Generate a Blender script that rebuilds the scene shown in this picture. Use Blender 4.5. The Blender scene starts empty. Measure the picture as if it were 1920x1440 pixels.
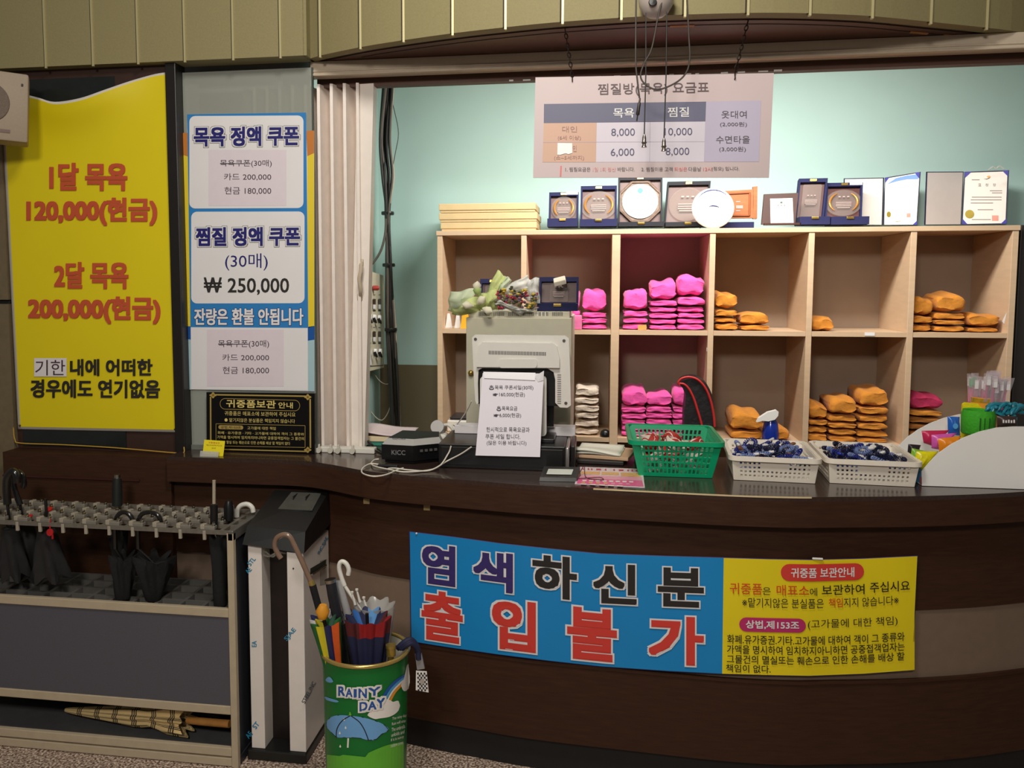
import bpy, bmesh, math, random
from mathutils import Vector, Matrix
R = math.radians
random.seed(7)
SC = bpy.context.scene
COL = SC.collection

# ------------------------------------------------------------------ camera, world, lights, exposure
FOC, PCX, PCY, PITCH, YAW, EYE = 1620.0, 860.0, 670.0, R(4.75), R(9.0), 1.55
cd = bpy.data.cameras.new('camera'); cam = bpy.data.objects.new('camera', cd); COL.objects.link(cam)
cam.location = (0, 0, EYE); cam.rotation_euler = (R(90) - PITCH, 0, YAW)
cd.sensor_fit = 'HORIZONTAL'; cd.sensor_width = 36.0; cd.lens = FOC / 1920 * 36
cd.shift_x = (960 - PCX) / 1920; cd.shift_y = (PCY - 720) / 1920
cd.clip_start = 0.05
SC.camera = cam
W = bpy.data.worlds.new('lobby_air'); SC.world = W; W.use_nodes = True
W.node_tree.nodes['Background'].inputs[0].default_value = (1.0, 0.95, 0.88, 1)
W.node_tree.nodes['Background'].inputs[1].default_value = 0.08
def area(name, loc, rot, sx, sy, energy, color):
    l = bpy.data.lights.new(name, 'AREA'); l.shape = 'RECTANGLE'; l.size = sx; l.size_y = sy; l.energy = energy; l.color = color
    o = bpy.data.objects.new(name, l); COL.objects.link(o); o.location = loc; o.rotation_euler = rot
    return o
area('lobby_ceiling_lamp', (-0.25, 1.3, 3.2), (R(24), 0, R(0)), 0.55, 0.4, 28, (1.0, 0.95, 0.86))
area('lobby_rear_lamp', (-0.5, -1.3, 3.0), (R(62), 0, R(0)), 0.6, 0.4, 50, (1.0, 0.94, 0.86))
area('office_ceiling_lamp', (0.42, 3.2, 2.53), (R(14), 0, 0), 1.4, 0.2, 46, (1.0, 0.97, 0.9))
SC.view_settings.view_transform = 'Standard'; SC.view_settings.look = 'None'
SC.view_settings.gamma = 1; SC.view_settings.use_curve_mapping = False
SC.view_settings.exposure = 0.25

# ------------------------------------------------------------------ a pixel of the photograph, at a known depth, gives a point of the place
_r = Vector((math.cos(YAW), math.sin(YAW), 0)); _f0 = Vector((-math.sin(YAW), math.cos(YAW), 0)); _up = Vector((0, 0, 1))
_fw = _f0 * math.cos(PITCH) - _up * math.sin(PITCH); _u = _up * math.cos(PITCH) + _f0 * math.sin(PITCH)
EY = Vector((0, 0, EYE))
def ray(px, py): return _fw + _r * ((px - PCX) / FOC) - _u * ((py - PCY) / FOC)
def atY(px, py, Y): d = ray(px, py); return EY + d * (Y / d.y)
def atX(px, py, X): d = ray(px, py); return EY + d * (X / d.x)
def atZ(px, py, Z): d = ray(px, py); return EY + d * ((Z - EYE) / d.z)
def planeY(Y): return lambda px, py, lift=0: atY(px, py, Y - lift)
def planeZ(Z): return lambda px, py, lift=0: atZ(px, py, Z + lift)
def planeN(p0, n):
    p0, n = Vector(p0), Vector(n).normalized()
    def f(px, py, lift=0):
        d = ray(px, py); return EY + d * (((p0 + n * lift) - EY).dot(n) / d.dot(n))
    return f

# ------------------------------------------------------------------ materials
def lin(c):
    out = []
    for v in c[:3]:
        v = v / 255.0
        out.append(v / 12.92 if v <= 0.04045 else ((v + 0.055) / 1.055) ** 2.4)
    return (*out, 1.0)
MATS = {}
def M(name, rgb, rough=0.55, metal=0.0, vary=0.08, scale=30.0, bump=0.0, stretch=None, spec=0.5, trans=0.0, coat=0.0, sheen=0.0):
    if name in MATS: return MATS[name]
    m = bpy.data.materials.new(name); m.use_nodes = True; nt = m.node_tree; b = nt.nodes['Principled BSDF']
    b.inputs['Roughness'].default_value = rough; b.inputs['Metallic'].default_value = metal
    b.inputs['Specular IOR Level'].default_value = spec; b.inputs['Transmission Weight'].default_value = trans
    b.inputs['Coat Weight'].default_value = coat; b.inputs['Sheen Weight'].default_value = sheen
    c = lin(rgb); b.inputs['Base Color'].default_value = c
    if vary or bump:
        tc = nt.nodes.new('ShaderNodeTexCoord'); mp = nt.nodes.new('ShaderNodeMapping'); no = nt.nodes.new('ShaderNodeTexNoise')
        nt.links.new(tc.outputs['Object'], mp.inputs[0]); nt.links.new(mp.outputs[0], no.inputs['Vector'])
        if stretch: mp.inputs['Scale'].default_value = stretch
        no.inputs['Scale'].default_value = scale; no.inputs['Detail'].default_value = 5
        if vary:
            rp = nt.nodes.new('ShaderNodeValToRGB'); nt.links.new(no.outputs['Fac'], rp.inputs[0])
            rp.color_ramp.elements[0].position = 0.25; rp.color_ramp.elements[1].position = 0.75
            rp.color_ramp.elements[0].color = (*[x * (1 - vary) for x in c[:3]], 1); rp.color_ramp.elements[1].color = (*[min(1, x * (1 + vary)) for x in c[:3]], 1)
            nt.links.new(rp.outputs[0], b.inputs['Base Color'])
        if bump:
            bp = nt.nodes.new('ShaderNodeBump'); bp.inputs['Strength'].default_value = bump; bp.inputs['Distance'].default_value = 0.01
            nt.links.new(no.outputs['Fac'], bp.inputs['Height']); nt.links.new(bp.outputs[0], b.inputs['Normal'])
    MATS[name] = m
    return m
def glassy(name, rgb, clear=0.85, rough=0.05):
    if name in MATS: return MATS[name]
    m = bpy.data.materials.new(name); m.use_nodes = True; nt = m.node_tree; nt.nodes.clear()
    out = nt.nodes.new('ShaderNodeOutputMaterial'); mx = nt.nodes.new('ShaderNodeMixShader'); tr = nt.nodes.new('ShaderNodeBsdfTransparent'); pr = nt.nodes.new('ShaderNodeBsdfPrincipled')
    tr.inputs[0].default_value = tuple(0.5 + 0.5 * x for x in lin(rgb)[:3]) + (1,)
    pr.inputs['Base Color'].default_value = lin(rgb); pr.inputs['Roughness'].default_value = rough
    mx.inputs[0].default_value = clear
    nt.links.new(pr.outputs[0], mx.inputs[1]); nt.links.new(tr.outputs[0], mx.inputs[2]); nt.links.new(mx.outputs[0], out.inputs[0])
    MATS[name] = m
    return m
def checker(name, c1, c2, scale):
    m = bpy.data.materials.new(name); m.use_nodes = True; nt = m.node_tree; b = nt.nodes['Principled BSDF']
    tc = nt.nodes.new('ShaderNodeTexCoord'); ch = nt.nodes.new('ShaderNodeTexChecker'); ch.inputs['Scale'].default_value = scale
    ch.inputs['Color1'].default_value = lin(c1); ch.inputs['Color2'].default_value = lin(c2)
    nt.links.new(tc.outputs['Object'], ch.inputs['Vector']); nt.links.new(ch.outputs[0], b.inputs['Base Color']); b.inputs['Roughness'].default_value = 0.8
    return m
def tartan(name):
    m = bpy.data.materials.new(name); m.use_nodes = True; nt = m.node_tree; b = nt.nodes['Principled BSDF']; b.inputs['Roughness'].default_value = 0.85
    uv = nt.nodes.new('ShaderNodeTexCoord'); sp = nt.nodes.new('ShaderNodeSeparateXYZ'); nt.links.new(uv.outputs['UV'], sp.inputs[0])
    prev = None
    def lines(out, freq, off, width):
        a = nt.nodes.new('ShaderNodeMath'); a.operation = 'MULTIPLY_ADD'; a.inputs[1].default_value = freq; a.inputs[2].default_value = off; nt.links.new(out, a.inputs[0])
        f = nt.nodes.new('ShaderNodeMath'); f.operation = 'FRACT'; nt.links.new(a.outputs[0], f.inputs[0])
        l = nt.nodes.new('ShaderNodeMath'); l.operation = 'LESS_THAN'; l.inputs[1].default_value = width; nt.links.new(f.outputs[0], l.inputs[0])
        return l.outputs[0]
    ls = [lines(sp.outputs[0], 4, o, 0.055) for o in (0, 0.1, 0.2)] + [lines(sp.outputs[1], 4, o, 0.05) for o in (0, 0.1, 0.2)]
    cur = ls[0]
    for x in ls[1:]:
        mxm = nt.nodes.new('ShaderNodeMath'); mxm.operation = 'MAXIMUM'; nt.links.new(cur, mxm.inputs[0]); nt.links.new(x, mxm.inputs[1]); cur = mxm.outputs[0]
    mix = nt.nodes.new('ShaderNodeMix'); mix.data_type = 'RGBA'; mix.inputs[6].default_value = lin((232, 202, 142)); mix.inputs[7].default_value = lin((48, 40, 32))
    nt.links.new(cur, mix.inputs[0]); nt.links.new(mix.outputs[2], b.inputs['Base Color'])
    return m
def speckle(name):
    m = bpy.data.materials.new(name); m.use_nodes = True; nt = m.node_tree; b = nt.nodes['Principled BSDF']; b.inputs['Roughness'].default_value = 0.6
    tc = nt.nodes.new('ShaderNodeTexCoord'); no = nt.nodes.new('ShaderNodeTexNoise'); no.inputs['Scale'].default_value = 130; no.inputs['Detail'].default_value = 3
    rp = nt.nodes.new('ShaderNodeValToRGB'); e = rp.color_ramp.elements
    e[0].position = 0.38; e[0].color = lin((84, 66, 56)); e[1].position = 0.62; e[1].color = lin((224, 204, 184))
    n = e.new(0.5); n.color = lin((162, 138, 122))
    nt.links.new(tc.outputs['Object'], no.inputs['Vector']); nt.links.new(no.outputs[0], rp.inputs[0]); nt.links.new(rp.outputs[0], b.inputs['Base Color'])
    return m

# ------------------------------------------------------------------ mesh builder
def smoothpath(pts, n=6, closed=False):
    P = [Vector(p) for p in pts]; N = len(P); out = []
    segs = N if closed else N - 1
    for i in range(segs):
        p0 = P[(i - 1) % N] if closed or i > 0 else P[0] * 2 - P[1]
        p1, p2 = P[i], P[(i + 1) % N]
        p3 = P[(i + 2) % N] if closed or i + 2 < N else P[-1] * 2 - P[-2]
        for k in range(n):
            t = k / n
            out.append(0.5 * ((2 * p1) + (p2 - p0) * t + (2 * p0 - 5 * p1 + 4 * p2 - p3) * t * t + (3 * p1 - p0 - 3 * p2 + p3) * t ** 3))
    if not closed: out.append(P[-1])
    return out
def rrect(x0, y0, x1, y1, r, n=5):
    out = []
    for cx, cy, a in ((x1 - r, y1 - r, 0), (x0 + r, y1 - r, 90), (x0 + r, y0 + r, 180), (x1 - r, y0 + r, 270)):
        for k in range(n + 1):
            t = R(a + 90 * k / n); out.append((cx + r * math.cos(t), cy + r * math.sin(t)))
    return out
class MB:
    def __init__(s): s.v = []; s.f = []; s.m = []; s.uv = None
    def add(s, vs, fs, m=0):
        b = len(s.v); s.v += [Vector(p) for p in vs]; s.f += [[i + b for i in f] for f in fs]; s.m += [m] * len(fs); return s
    def box(s, c, size, rot=None, m=0, bev=0.0, seg=2):
        bm = bmesh.new(); bmesh.ops.create_cube(bm, size=1.0)
        bmesh.ops.scale(bm, vec=Vector(size), verts=bm.verts)
        if bev: bmesh.ops.bevel(bm, geom=bm.edges[:], offset=min(bev, 0.49 * min(size)), segments=seg, affect='EDGES', profile=0.5)
        if rot is not None: bmesh.ops.transform(bm, matrix=rot.to_4x4(), verts=bm.verts)
        bm.verts.index_update(); c = Vector(c)
        s.add([v.co + c for v in bm.verts], [[v.index for v in f.verts] for f in bm.faces], m); bm.free(); return s
    def ab(s, a, b, m=0, bev=0.0):
        a, b = Vector(a), Vector(b); return s.box((a + b) / 2, [abs(b[i] - a[i]) for i in range(3)], None, m, bev)
    def tube(s, pts, r, n=8, m=0, closed=False, caps=True):
        P = [Vector(p) for p in pts]; N = len(P); rs = r if isinstance(r, (list, tuple)) else [r] * N
        T = []
        for i in range(N):
            a = P[(i - 1) % N] if closed or i > 0 else P[0]; b = P[(i + 1) % N] if closed or i < N - 1 else P[-1]
            d = b - a; T.append(d.normalized() if d.length > 1e-9 else Vector((0, 0, 1)))
        ref = Vector((0, 0, 1)) if abs(T[0].z) < 0.9 else Vector((1, 0, 0)); nrm = (ref - T[0] * ref.dot(T[0])).normalized(); vs = []
        for i in range(N):
            nrm = nrm - T[i] * nrm.dot(T[i]); nrm = nrm.normalized() if nrm.length > 1e-6 else T[i].orthogonal().normalized(); bn = T[i].cross(nrm)
            for k in range(n):
                a = 2 * math.pi * k / n; vs.append(P[i] + (nrm * math.cos(a) + bn * math.sin(a)) * rs[i])
        fs = []
        for i in range(N if closed else N - 1):
            j = (i + 1) % N
            for k in range(n): fs.append([i * n + k, i * n + (k + 1) % n, j * n + (k + 1) % n, j * n + k])
        if caps and not closed: fs.append(list(range(n))[::-1]); fs.append([(N - 1) * n + k for k in range(n)])
        return s.add(vs, fs, m)
    def lathe(s, prof, n=24, c=(0, 0, 0), rot=None, m=0, caps=True):
        vs = []; c = Vector(c)
        for r_, z in prof:
            for k in range(n):
                a = 2 * math.pi * k / n; p = Vector((r_ * math.cos(a), r_ * math.sin(a), z)); vs.append(c + (rot @ p if rot is not None else p))
        fs = []
        for i in range(len(prof) - 1):
            for k in range(n): fs.append([i * n + k, i * n + (k + 1) % n, (i + 1) * n + (k + 1) % n, (i + 1) * n + k])
        if caps: fs.append(list(range(n))[::-1]); fs.append([(len(prof) - 1) * n + k for k in range(n)])
        return s.add(vs, fs, m)
    def prism(s, poly3, vec, m=0):
        P = [Vector(p) for p in poly3]; n = len(P); v = Vector(vec)
        return s.add(P + [p + v for p in P], [list(range(n))[::-1], list(range(n, 2 * n))] + [[i, (i + 1) % n, n + (i + 1) % n, n + i] for i in range(n)], m)
    def grid(s, fn, nu, nv, m=0, uv=False):
        b = len(s.v)
        s.add([fn(i / nu, j / nv) for i in range(nu + 1) for j in range(nv + 1)], [[i * (nv + 1) + j, (i + 1) * (nv + 1) + j, (i + 1) * (nv + 1) + j + 1, i * (nv + 1) + j + 1] for i in range(nu) for j in range(nv)], m)
        if uv:
            if s.uv is None: s.uv = {}
            for i in range(nu + 1):
                for j in range(nv + 1): s.uv[b + i * (nv + 1) + j] = (i / nu, j / nv)
        return s
    def strip(s, fa, X0, X1, z0, z1, thick, n, m=0):
        """a board bent along the plan curve y = fa(x), its face towards -y"""
        vs = []
        for i in range(n + 1):
            x = X0 + (X1 - X0) * i / n; y = fa(x); vs += [(x, y, z0), (x, y, z1), (x, y + thick, z1), (x, y + thick, z0)]
        fs = []
        for i in range(n):
            a, b = i * 4, i * 4 + 4
            for k in range(4): fs.append([a + k, b + k, b + (k + 1) % 4, a + (k + 1) % 4])
        fs += [[0, 1, 2, 3], [n * 4 + 3, n * 4 + 2, n * 4 + 1, n * 4]]
        return s.add(vs, fs, m)
    def build(s, name, mats, parent=None, smooth=None, solid=0.0, local=False, label=None, kind=None):
        me = bpy.data.meshes.new(name)
        off = Vector((0, 0, 0)) if (parent is None or local) else WL[parent.name]
        me.from_pydata([v - off for v in s.v], [], s.f)
        mats = mats if isinstance(mats, (list, tuple)) else [mats]
        for m in mats: me.materials.append(m)
        me.polygons.foreach_set('material_index', s.m)
        if s.uv is not None:
            l = me.uv_layers.new(name='UVMap')
            for lp in me.loops: l.data[lp.index].uv = s.uv.get(lp.vertex_index, (0, 0))
        bm = bmesh.new(); bm.from_mesh(me); bmesh.ops.recalc_face_normals(bm, faces=bm.faces); bm.to_mesh(me); bm.free()
        if smooth is not None:
            me.polygons.foreach_set('use_smooth', [True] * len(me.polygons)); me.set_sharp_from_angle(angle=R(smooth))
        o = bpy.data.objects.new(name, me); COL.objects.link(o)
        if solid:
            md = o.modifiers.new('thickness', 'SOLIDIFY'); md.thickness = solid; md.offset = 0
        if parent is not None: o.parent = parent; WL[o.name] = WL[parent.name].copy()
        else: WL[o.name] = Vector((0, 0, 0))
        if label: o['label'] = label
        if kind: o['kind'] = kind
        return o
WL = {}
def thing(name, label, cat, loc=(0, 0, 0), group=None, rotz=0.0):
    o = bpy.data.objects.new(name, None); COL.objects.link(o); o.location = loc; o.rotation_euler = (0, 0, rotz); o.empty_display_size = 0.02
    o['label'] = label; o['category'] = cat
    if group: o['group'] = group
    WL[o.name] = Vector(loc)
    return o
def solo(mb, name, label, cat, mats, loc, group=None, smooth=None, solid=0.0, local=False):
    """a thing that is one mesh, its origin at its base"""
    if not local: mb.v = [v - Vector(loc) for v in mb.v]
    o = mb.build(name, mats, None, smooth, solid); o.location = loc; o['label'] = label; o['category'] = cat
    if group: o['group'] = group
    WL[o.name] = Vector(loc)
    return o
def structure(mb, name, mats, smooth=None, label=None):
    o = mb.build(name, mats, None, smooth); o['kind'] = 'structure'
    if label: o['label'] = label
    return o
def dup(root, loc, label=None, group=None, rotz=None):
    r = root.copy(); COL.objects.link(r); r.location = loc; WL[r.name] = Vector(loc)
    if rotz is not None: r.rotation_euler = (0, 0, rotz)
    if label: r['label'] = label
    if group: r['group'] = group
    for ch in list(root.children):
        c = ch.copy(); COL.objects.link(c); c.parent = r
        for g in list(ch.children):
            d = g.copy(); COL.objects.link(d); d.parent = c
    return r

# ------------------------------------------------------------------ lettering
_tc = {}
def glyphs(body):
    k = body
    if k not in _tc:
        cu = bpy.data.curves.new('letters', 'FONT'); cu.body = body; cu.resolution_u = 3
        o = bpy.data.objects.new('letters', cu); COL.objects.link(o)
        bpy.context.view_layer.update()
        dg = bpy.context.evaluated_depsgraph_get(); me = bpy.data.meshes.new_from_object(o.evaluated_get(dg))
        _tc[k] = ([(v.co.x, v.co.y) for v in me.vertices], [list(p.vertices) for p in me.polygons])
        bpy.data.objects.remove(o); bpy.data.curves.remove(cu); bpy.data.meshes.remove(me)
    return _tc[k]
class Print(MB):
    """lettering and printed shapes on a real surface; each colour is one material slot"""
    def __init__(s, surf, vunit=1.0): super().__init__(); s.surf = surf; s.mats = []; s.vu = vunit
    def mi(s, mat):
        if mat not in s.mats: s.mats.append(mat)
        return s.mats.index(mat)
    def text(s, body, x0, y0, x1, y1, mat, bold=0.0, sl=0.0, lift=0.0012, layers=()):
        """letters filling the box; bold strokes are drawn by printing the letters several times, shifted by the stroke's growth"""
        vs, fs = glyphs(body)
        bx0 = min(p[0] for p in vs); bx1 = max(p[0] for p in vs); by0 = min(p[1] for p in vs); by1 = max(p[1] for p in vs)
        em = min((x1 - x0) / (bx1 - bx0), abs(y1 - y0) * s.vu / (by1 - by0))
        for i, (b, mt) in enumerate(list(layers) + [(bold, mat)]):
            rad = b * em; g = bold * em
            X0, X1, Y0, Y1 = x0 + g, x1 - g, y0 + g / s.vu, y1 - g / s.vu
            n = 0 if rad < 0.12 else 4 if rad < 0.8 else 8 if rad < 2.2 else 16
            for k in range(max(1, n)):
                ca, sa = math.cos(2 * math.pi * k / n + 0.7854) if n else 0, math.sin(2 * math.pi * k / n + 0.7854) if n else 0; sq = max(abs(ca), abs(sa), 1e-6) * 1.08
                dx, dy = rad * ca / sq, rad * sa / sq / s.vu
                s.add([s.surf(X0 + (X1 - X0) * (x - bx0) / (bx1 - bx0) + dx, Y1 + (Y0 - Y1) * (y - by0) / (by1 - by0) + dy + sl * (x - bx0) / (bx1 - bx0), lift + 0.0012 * i + 0.00008 * k) for x, y in vs], fs, s.mi(mt))
        return s
    def poly(s, pts, mat, lift=0.0008): return s.add([s.surf(x, y, lift) for x, y in pts], [list(range(len(pts)))], s.mi(mat))
    def rect(s, x0, y0, x1, y1, mat, lift=0.0008, sl=0.0, r=0.0, nx=1):
        if r: return s.poly([(x, y + sl * (x - x0) / (x1 - x0)) for x, y in rrect(x0, y0, x1, y1, r)], mat, lift)
        for i in range(nx):
            a, b = x0 + (x1 - x0) * i / nx, x0 + (x1 - x0) * (i + 1) / nx; sa, sb = sl * i / nx, sl * (i + 1) / nx
            s.poly([(a, y0 + sa), (b, y0 + sb), (b, y1 + sb), (a, y1 + sa)], mat, lift)
        return s
    def line(s, pts, w, mat, lift=0.001):
        for (ax, ay), (bx, by) in zip(pts[:-1], pts[1:]):
            d = math.hypot(bx - ax, by - ay) or 1; nx, ny = -(by - ay) / d * w / 2, (bx - ax) / d * w / 2
            s.poly([(ax + nx, ay + ny), (bx + nx, by + ny), (bx - nx, by - ny), (ax - nx, ay - ny)], mat, lift)
        return s
    def done(s, name, parent, label=None): return s.build(name, s.mats, parent, label=label)

# colours shared by many things
ink = M('ink_black', (38, 34, 32), 0.6, vary=0); navy = M('ink_navy', (28, 26, 110), 0.5, vary=0); paper = M('paper_white', (226, 220, 222), 0.7, vary=0.02, scale=8)
pwhite = M('print_white', (232, 230, 230), 0.5, vary=0.02, scale=8)
alu = M('aluminium', (176, 166, 148), 0.42, 0.35, vary=0.05); black_plastic = M('black_plastic', (22, 21, 21), 0.35, vary=0.1); black_cloth = M('black_cloth', (17, 17, 18), 0.9, vary=0.2, scale=60, bump=0.2)
white_plastic = M('white_plastic', (226, 222, 212), 0.4, vary=0.02); chrome = M('chrome', (190, 188, 184), 0.2, 1.0, vary=0); gold = M('gold_print', (196, 168, 92), 0.4, 0.3, vary=0.05)
brown = M('brown_laminate', (60, 36, 22), 0.55, vary=0.22, scale=14, stretch=(1, 1, 9), spec=0.25); brown_dark = M('brown_shadow_board', (50, 33, 25), 0.55, vary=0.15, scale=14)
khaki = M('khaki_panel', (142, 132, 92), 0.7, vary=0.06, scale=160, bump=0.05); beech = M('pale_birch', (206, 176, 144), 0.55, vary=0.06, scale=9, stretch=(1, 1, 7)); teal = M('teal_paint', (178, 208, 203), 0.7, vary=0.03, scale=3)

# ------------------------------------------------------------------ the setting
def curve_fn(pts):
    sm = smoothpath([(x, y, 0) for x, y in pts], 8)
    xs = [p.x for p in sm]; ys = [p.y for p in sm]
    def f(x):
        if x <= xs[0]: return ys[0]
        for i in range(len(xs) - 1):
            if x <= xs[i + 1]: return ys[i] + (ys[i + 1] - ys[i]) * (x - xs[i]) / max(1e-9, xs[i + 1] - xs[i])
        return ys[-1]
    return f
fascia_y = curve_fn([(-1.52, 2.832), (-1.25, 2.835), (-1.02, 2.838), (-0.9, 2.80), (-0.8, 2.745), (-0.71, 2.70), (-0.56, 2.66), (-0.35, 2.62), (-0.18, 2.592), (0.14, 2.57), (0.4, 2.556), (0.58, 2.563), (0.7, 2.585), (0.95, 2.636), (1.25, 2.735), (1.7, 2.95), (2.3, 3.35)])
head_y = curve_fn([(-0.985, 2.945), (-0.94, 2.915), (-0.776, 2.835), (-0.618, 2.778), (-0.45, 2.728), (-0.282, 2.691), (-0.108, 2.663), (0.15, 2.648), (0.419, 2.662), (0.602, 2.695), (0.784, 2.75), (0.975, 2.836), (1.166, 2.926), (1.305, 3.004), (1.7, 3.3)])
def on_curve(fn, px, py, lift=0.0):
    Y = 2.7
    for _ in range(40):
        p = atY(px, py, Y); Y = 0.5 * Y + 0.5 * (fn(p.x) - lift)
    return atY(px, py, Y)

fl = MB(); fl.ab((-4, -2.5, -0.1), (4, 4.6, 0)); structure(fl, 'floor', speckle('terrazzo_floor'))
tile = M('olive_wall_tile', (112, 98, 74), 0.45, vary=0.1, scale=50); dark_gap = M('dark_joint', (24, 22, 20), 0.8)
wl = MB(); jz = atY(10, 566, 2.93).z
wl.ab((-3.4, 2.93, 0), (-2.168, 3.0, jz - 0.008), 0); wl.ab((-3.4, 2.93, jz + 0.008), (-2.168, 3.0, 2.33), 0); wl.ab((-3.4, 2.945, 0), (-2.17, 2.99, 2.33), 1)
structure(wl, 'wall_left', [tile, dark_gap])
# dark board that the yellow banner hangs on, with its black post
bd = MB(); bd.ab((-2.165, 2.95, 0.93), (-1.505, 2.99, 2.336), 0)
bd.ab((-2.14, 2.945, 0.945), (-1.72, 2.951, 2.30), 1)
structure(bd, 'wall_front', [M('board_brown', (58, 36, 28), 0.5, vary=0.1), M('board_glass', (34, 38, 36), 0.15, vary=0.1)])
po = MB(); po.ab((-1.515, 2.925, 0.93), (-1.475, 3.0, 2.336), 0, 0.003); structure(po, 'trim_1', M('black_post', (26, 23, 21), 0.4, vary=0.1))
# panel under the board, level with the wall beside the counter
pn = MB(); pn.ab((-2.165, 2.86, 0.0), (-1.5, 2.95, 0.935), 0); pn.ab((-2.165, 2.853, 0.845), (-1.62, 2.862, 0.851), 1)
structure(pn, 'wall_front.001', [brown, M('red_brown_shadow_line', (62, 26, 20), 0.5)])  # thin red-brown strip colours in the shadow line under the ledge
# back wall in two paints, office side wall, right wall, ceilings
tealdk = M('olive_dado', (104, 92, 68), 0.7, vary=0.05, scale=3)
bw = MB(); bw.ab((-1.15, 4.3, 1.147), (2.6, 4.4, 2.7), 0); bw.ab((-1.15, 4.3, 0), (2.6, 4.4, 1.147), 1); structure(bw, 'wall_back', [teal, tealdk])
sw = MB(); sw.ab((-1.2, 3.25, 1.147), (-1.09, 4.3, 2.7), 0); sw.ab((-1.2, 3.25, 0), (-1.09, 4.3, 1.147), 0); structure(sw, 'wall_side', [teal])
rw = MB(); rw.ab((2.5, 3.2, 0), (2.6, 4.3, 2.7)); structure(rw, 'wall_right', teal)
ce = MB(); ce.ab((-1.6, 3.15, 2.62), (2.6, 4.4, 2.7)); structure(ce, 'ceiling', M('ceiling_white', (205, 200, 190), 0.8))
gp = MB(); gp.ab((-1.5, 3.16, 0.5), (-1.2, 3.2, 2.4)); structure(gp, 'wall_side.001', M('grey_green_board', (226, 226, 214), 0.6))
# header: flat panels on the left, a bulge over the counter, seams and dark underside
hd = MB(); hd.ab((-3.4, 2.905, 2.333), (-0.995, 2.99, 3.2), 0)
hd.ab((-0.998, 2.905, 2.333), (-0.985, 2.96, 3.2), 0)
hd.strip(head_y, -0.985, 1.7, 2.333, 3.2, 0.05, 60, 0)
for px, flat in [(83, 1), (172, 1), (257, 1), (345, 1), (436, 1), (525, 1)]:
    x = atY(px, 60, 2.9).x; hd.ab((x - 0.0035, 2.900, 2.326), (x + 0.0035, 2.906, 3.2), 1); hd.ab((x - 0.0075, 2.903, 2.333), (x - 0.0035, 2.9055, 3.2), 2)
for px in (600, 676, 757, 849, 948, 1055, 1165, 1284, 1402, 1518, 1635, 1745, 1850):
    x = on_curve(head_y, px, 40).x; y = head_y(x)
    hd.ab((x - 0.0035, y - 0.004, 2.326), (x + 0.0035, y + 0.01, 3.2), 1); hd.ab((x - 0.0085, y - 0.001, 2.333), (x - 0.0035, y + 0.01, 3.2), 2)
structure(hd, 'wall_header', [khaki, M('seam_metal', (196, 186, 140), 0.35, 0.3, vary=0), M('seam_groove', (58, 50, 32), 0.8, vary=0)])
sf = MB(); N = 60; xs = [-0.985 + 2.685 * i / N for i in range(N + 1)]
sf.prism([(x, head_y(x) + 0.005, 2.336) for x in xs] + [(x, head_y(x) + 0.075, 2.336) for x in xs[::-1]], (0, 0, 0.02), 1)
sf.prism([(x, min(3.2, head_y(x) + 0.07), 2.333) for x in xs] + [(1.7, 3.25, 2.333), (-0.985, 3.25, 2.333)], (0, 0, 0.03), 0)
sf.ab((-3.4, 2.91, 2.334), (-0.985, 3.25, 2.36), 1)
for a, b in ((1255, 1300), (1702, 1735), (1764, 1815)):
    pa = [on_curve(lambda x: head_y(x) + 0.13 * 1, p, 62 if p < 1500 else 64 + (p - 1702) * 0.05) for p in (a, b)]
    sf.prism([(pa[0].x, head_y(pa[0].x) + 0.10, 2.331), (pa[1].x, head_y(pa[1].x) + 0.10, 2.331), (pa[1].x, head_y(pa[1].x) + 0.118, 2.331), (pa[0].x, head_y(pa[0].x) + 0.118, 2.331)], (0, 0, 0.002), 2)
for x0, x1 in zip(xs[:-1], xs[1:]):
    if -0.85 < x0 < 1.15: sf.prism([(x0, head_y(x0) + 0.106, 2.3315), (x1, head_y(x1) + 0.106, 2.3315), (x1, head_y(x1) + 0.111, 2.3315), (x0, head_y(x0) + 0.111, 2.3315)], (0, 0, 0.002), 1)
structure(sf, 'ceiling_soffit', [M('soffit_brown', (84, 50, 38), 0.55, vary=0.1, scale=12), M('soffit_edge', (40, 28, 22), 0.6), M('chipped_board', (176, 120, 70), 0.7)])
tr = MB(); tr.ab((-1.0, 2.985, 2.283), (2.4, 3.04, 2.332), 0, 0.002); tr.tube([(-1.0, 2.984, 2.286), (2.4, 2.984, 2.286)], 0.005, 8, 0); tr.tube([(-1.0, 2.984, 2.298), (2.4, 2.984, 2.298)], 0.003, 8, 0)
structure(tr, 'trim_2', M('track_aluminium', (206, 190, 168), 0.4, 0.0, vary=0.04), smooth=40)
ib = MB(); ib.ab((-1.0, 3.06, 2.258), (2.5, 3.10, 2.62), 0)
for k in range(16):
    x = -0.3 + k * 0.058 + random.uniform(-0.02, 0.02); ib.ab((x, 3.058, 2.257), (x + random.uniform(0.01, 0.04), 3.062, 2.257 + random.uniform(0.003, 0.006)), 1)
structure(ib, 'trim_3', [M('lintel_brown', (88, 58, 44), 0.6), pwhite])
# fixed glass pane with its edge, standing on the counter
gl = MB(); gl.ab((-1.474, 2.976, 0.948), (-0.99, 2.984, 2.31), 0); gl.ab((-0.993, 2.974, 0.948), (-0.988, 2.986, 2.31), 1); gl.ab((-1.474, 2.970, 0.9445), (-1.02, 2.990, 0.962), 2)
structure(gl, 'window_1', [glassy('clear_glass', (196, 200, 190), 0.58, 0.12), M('glass_edge', (74, 84, 76), 0.3), M('grey_channel', (132, 136, 128), 0.4, 0.3)])

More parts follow.
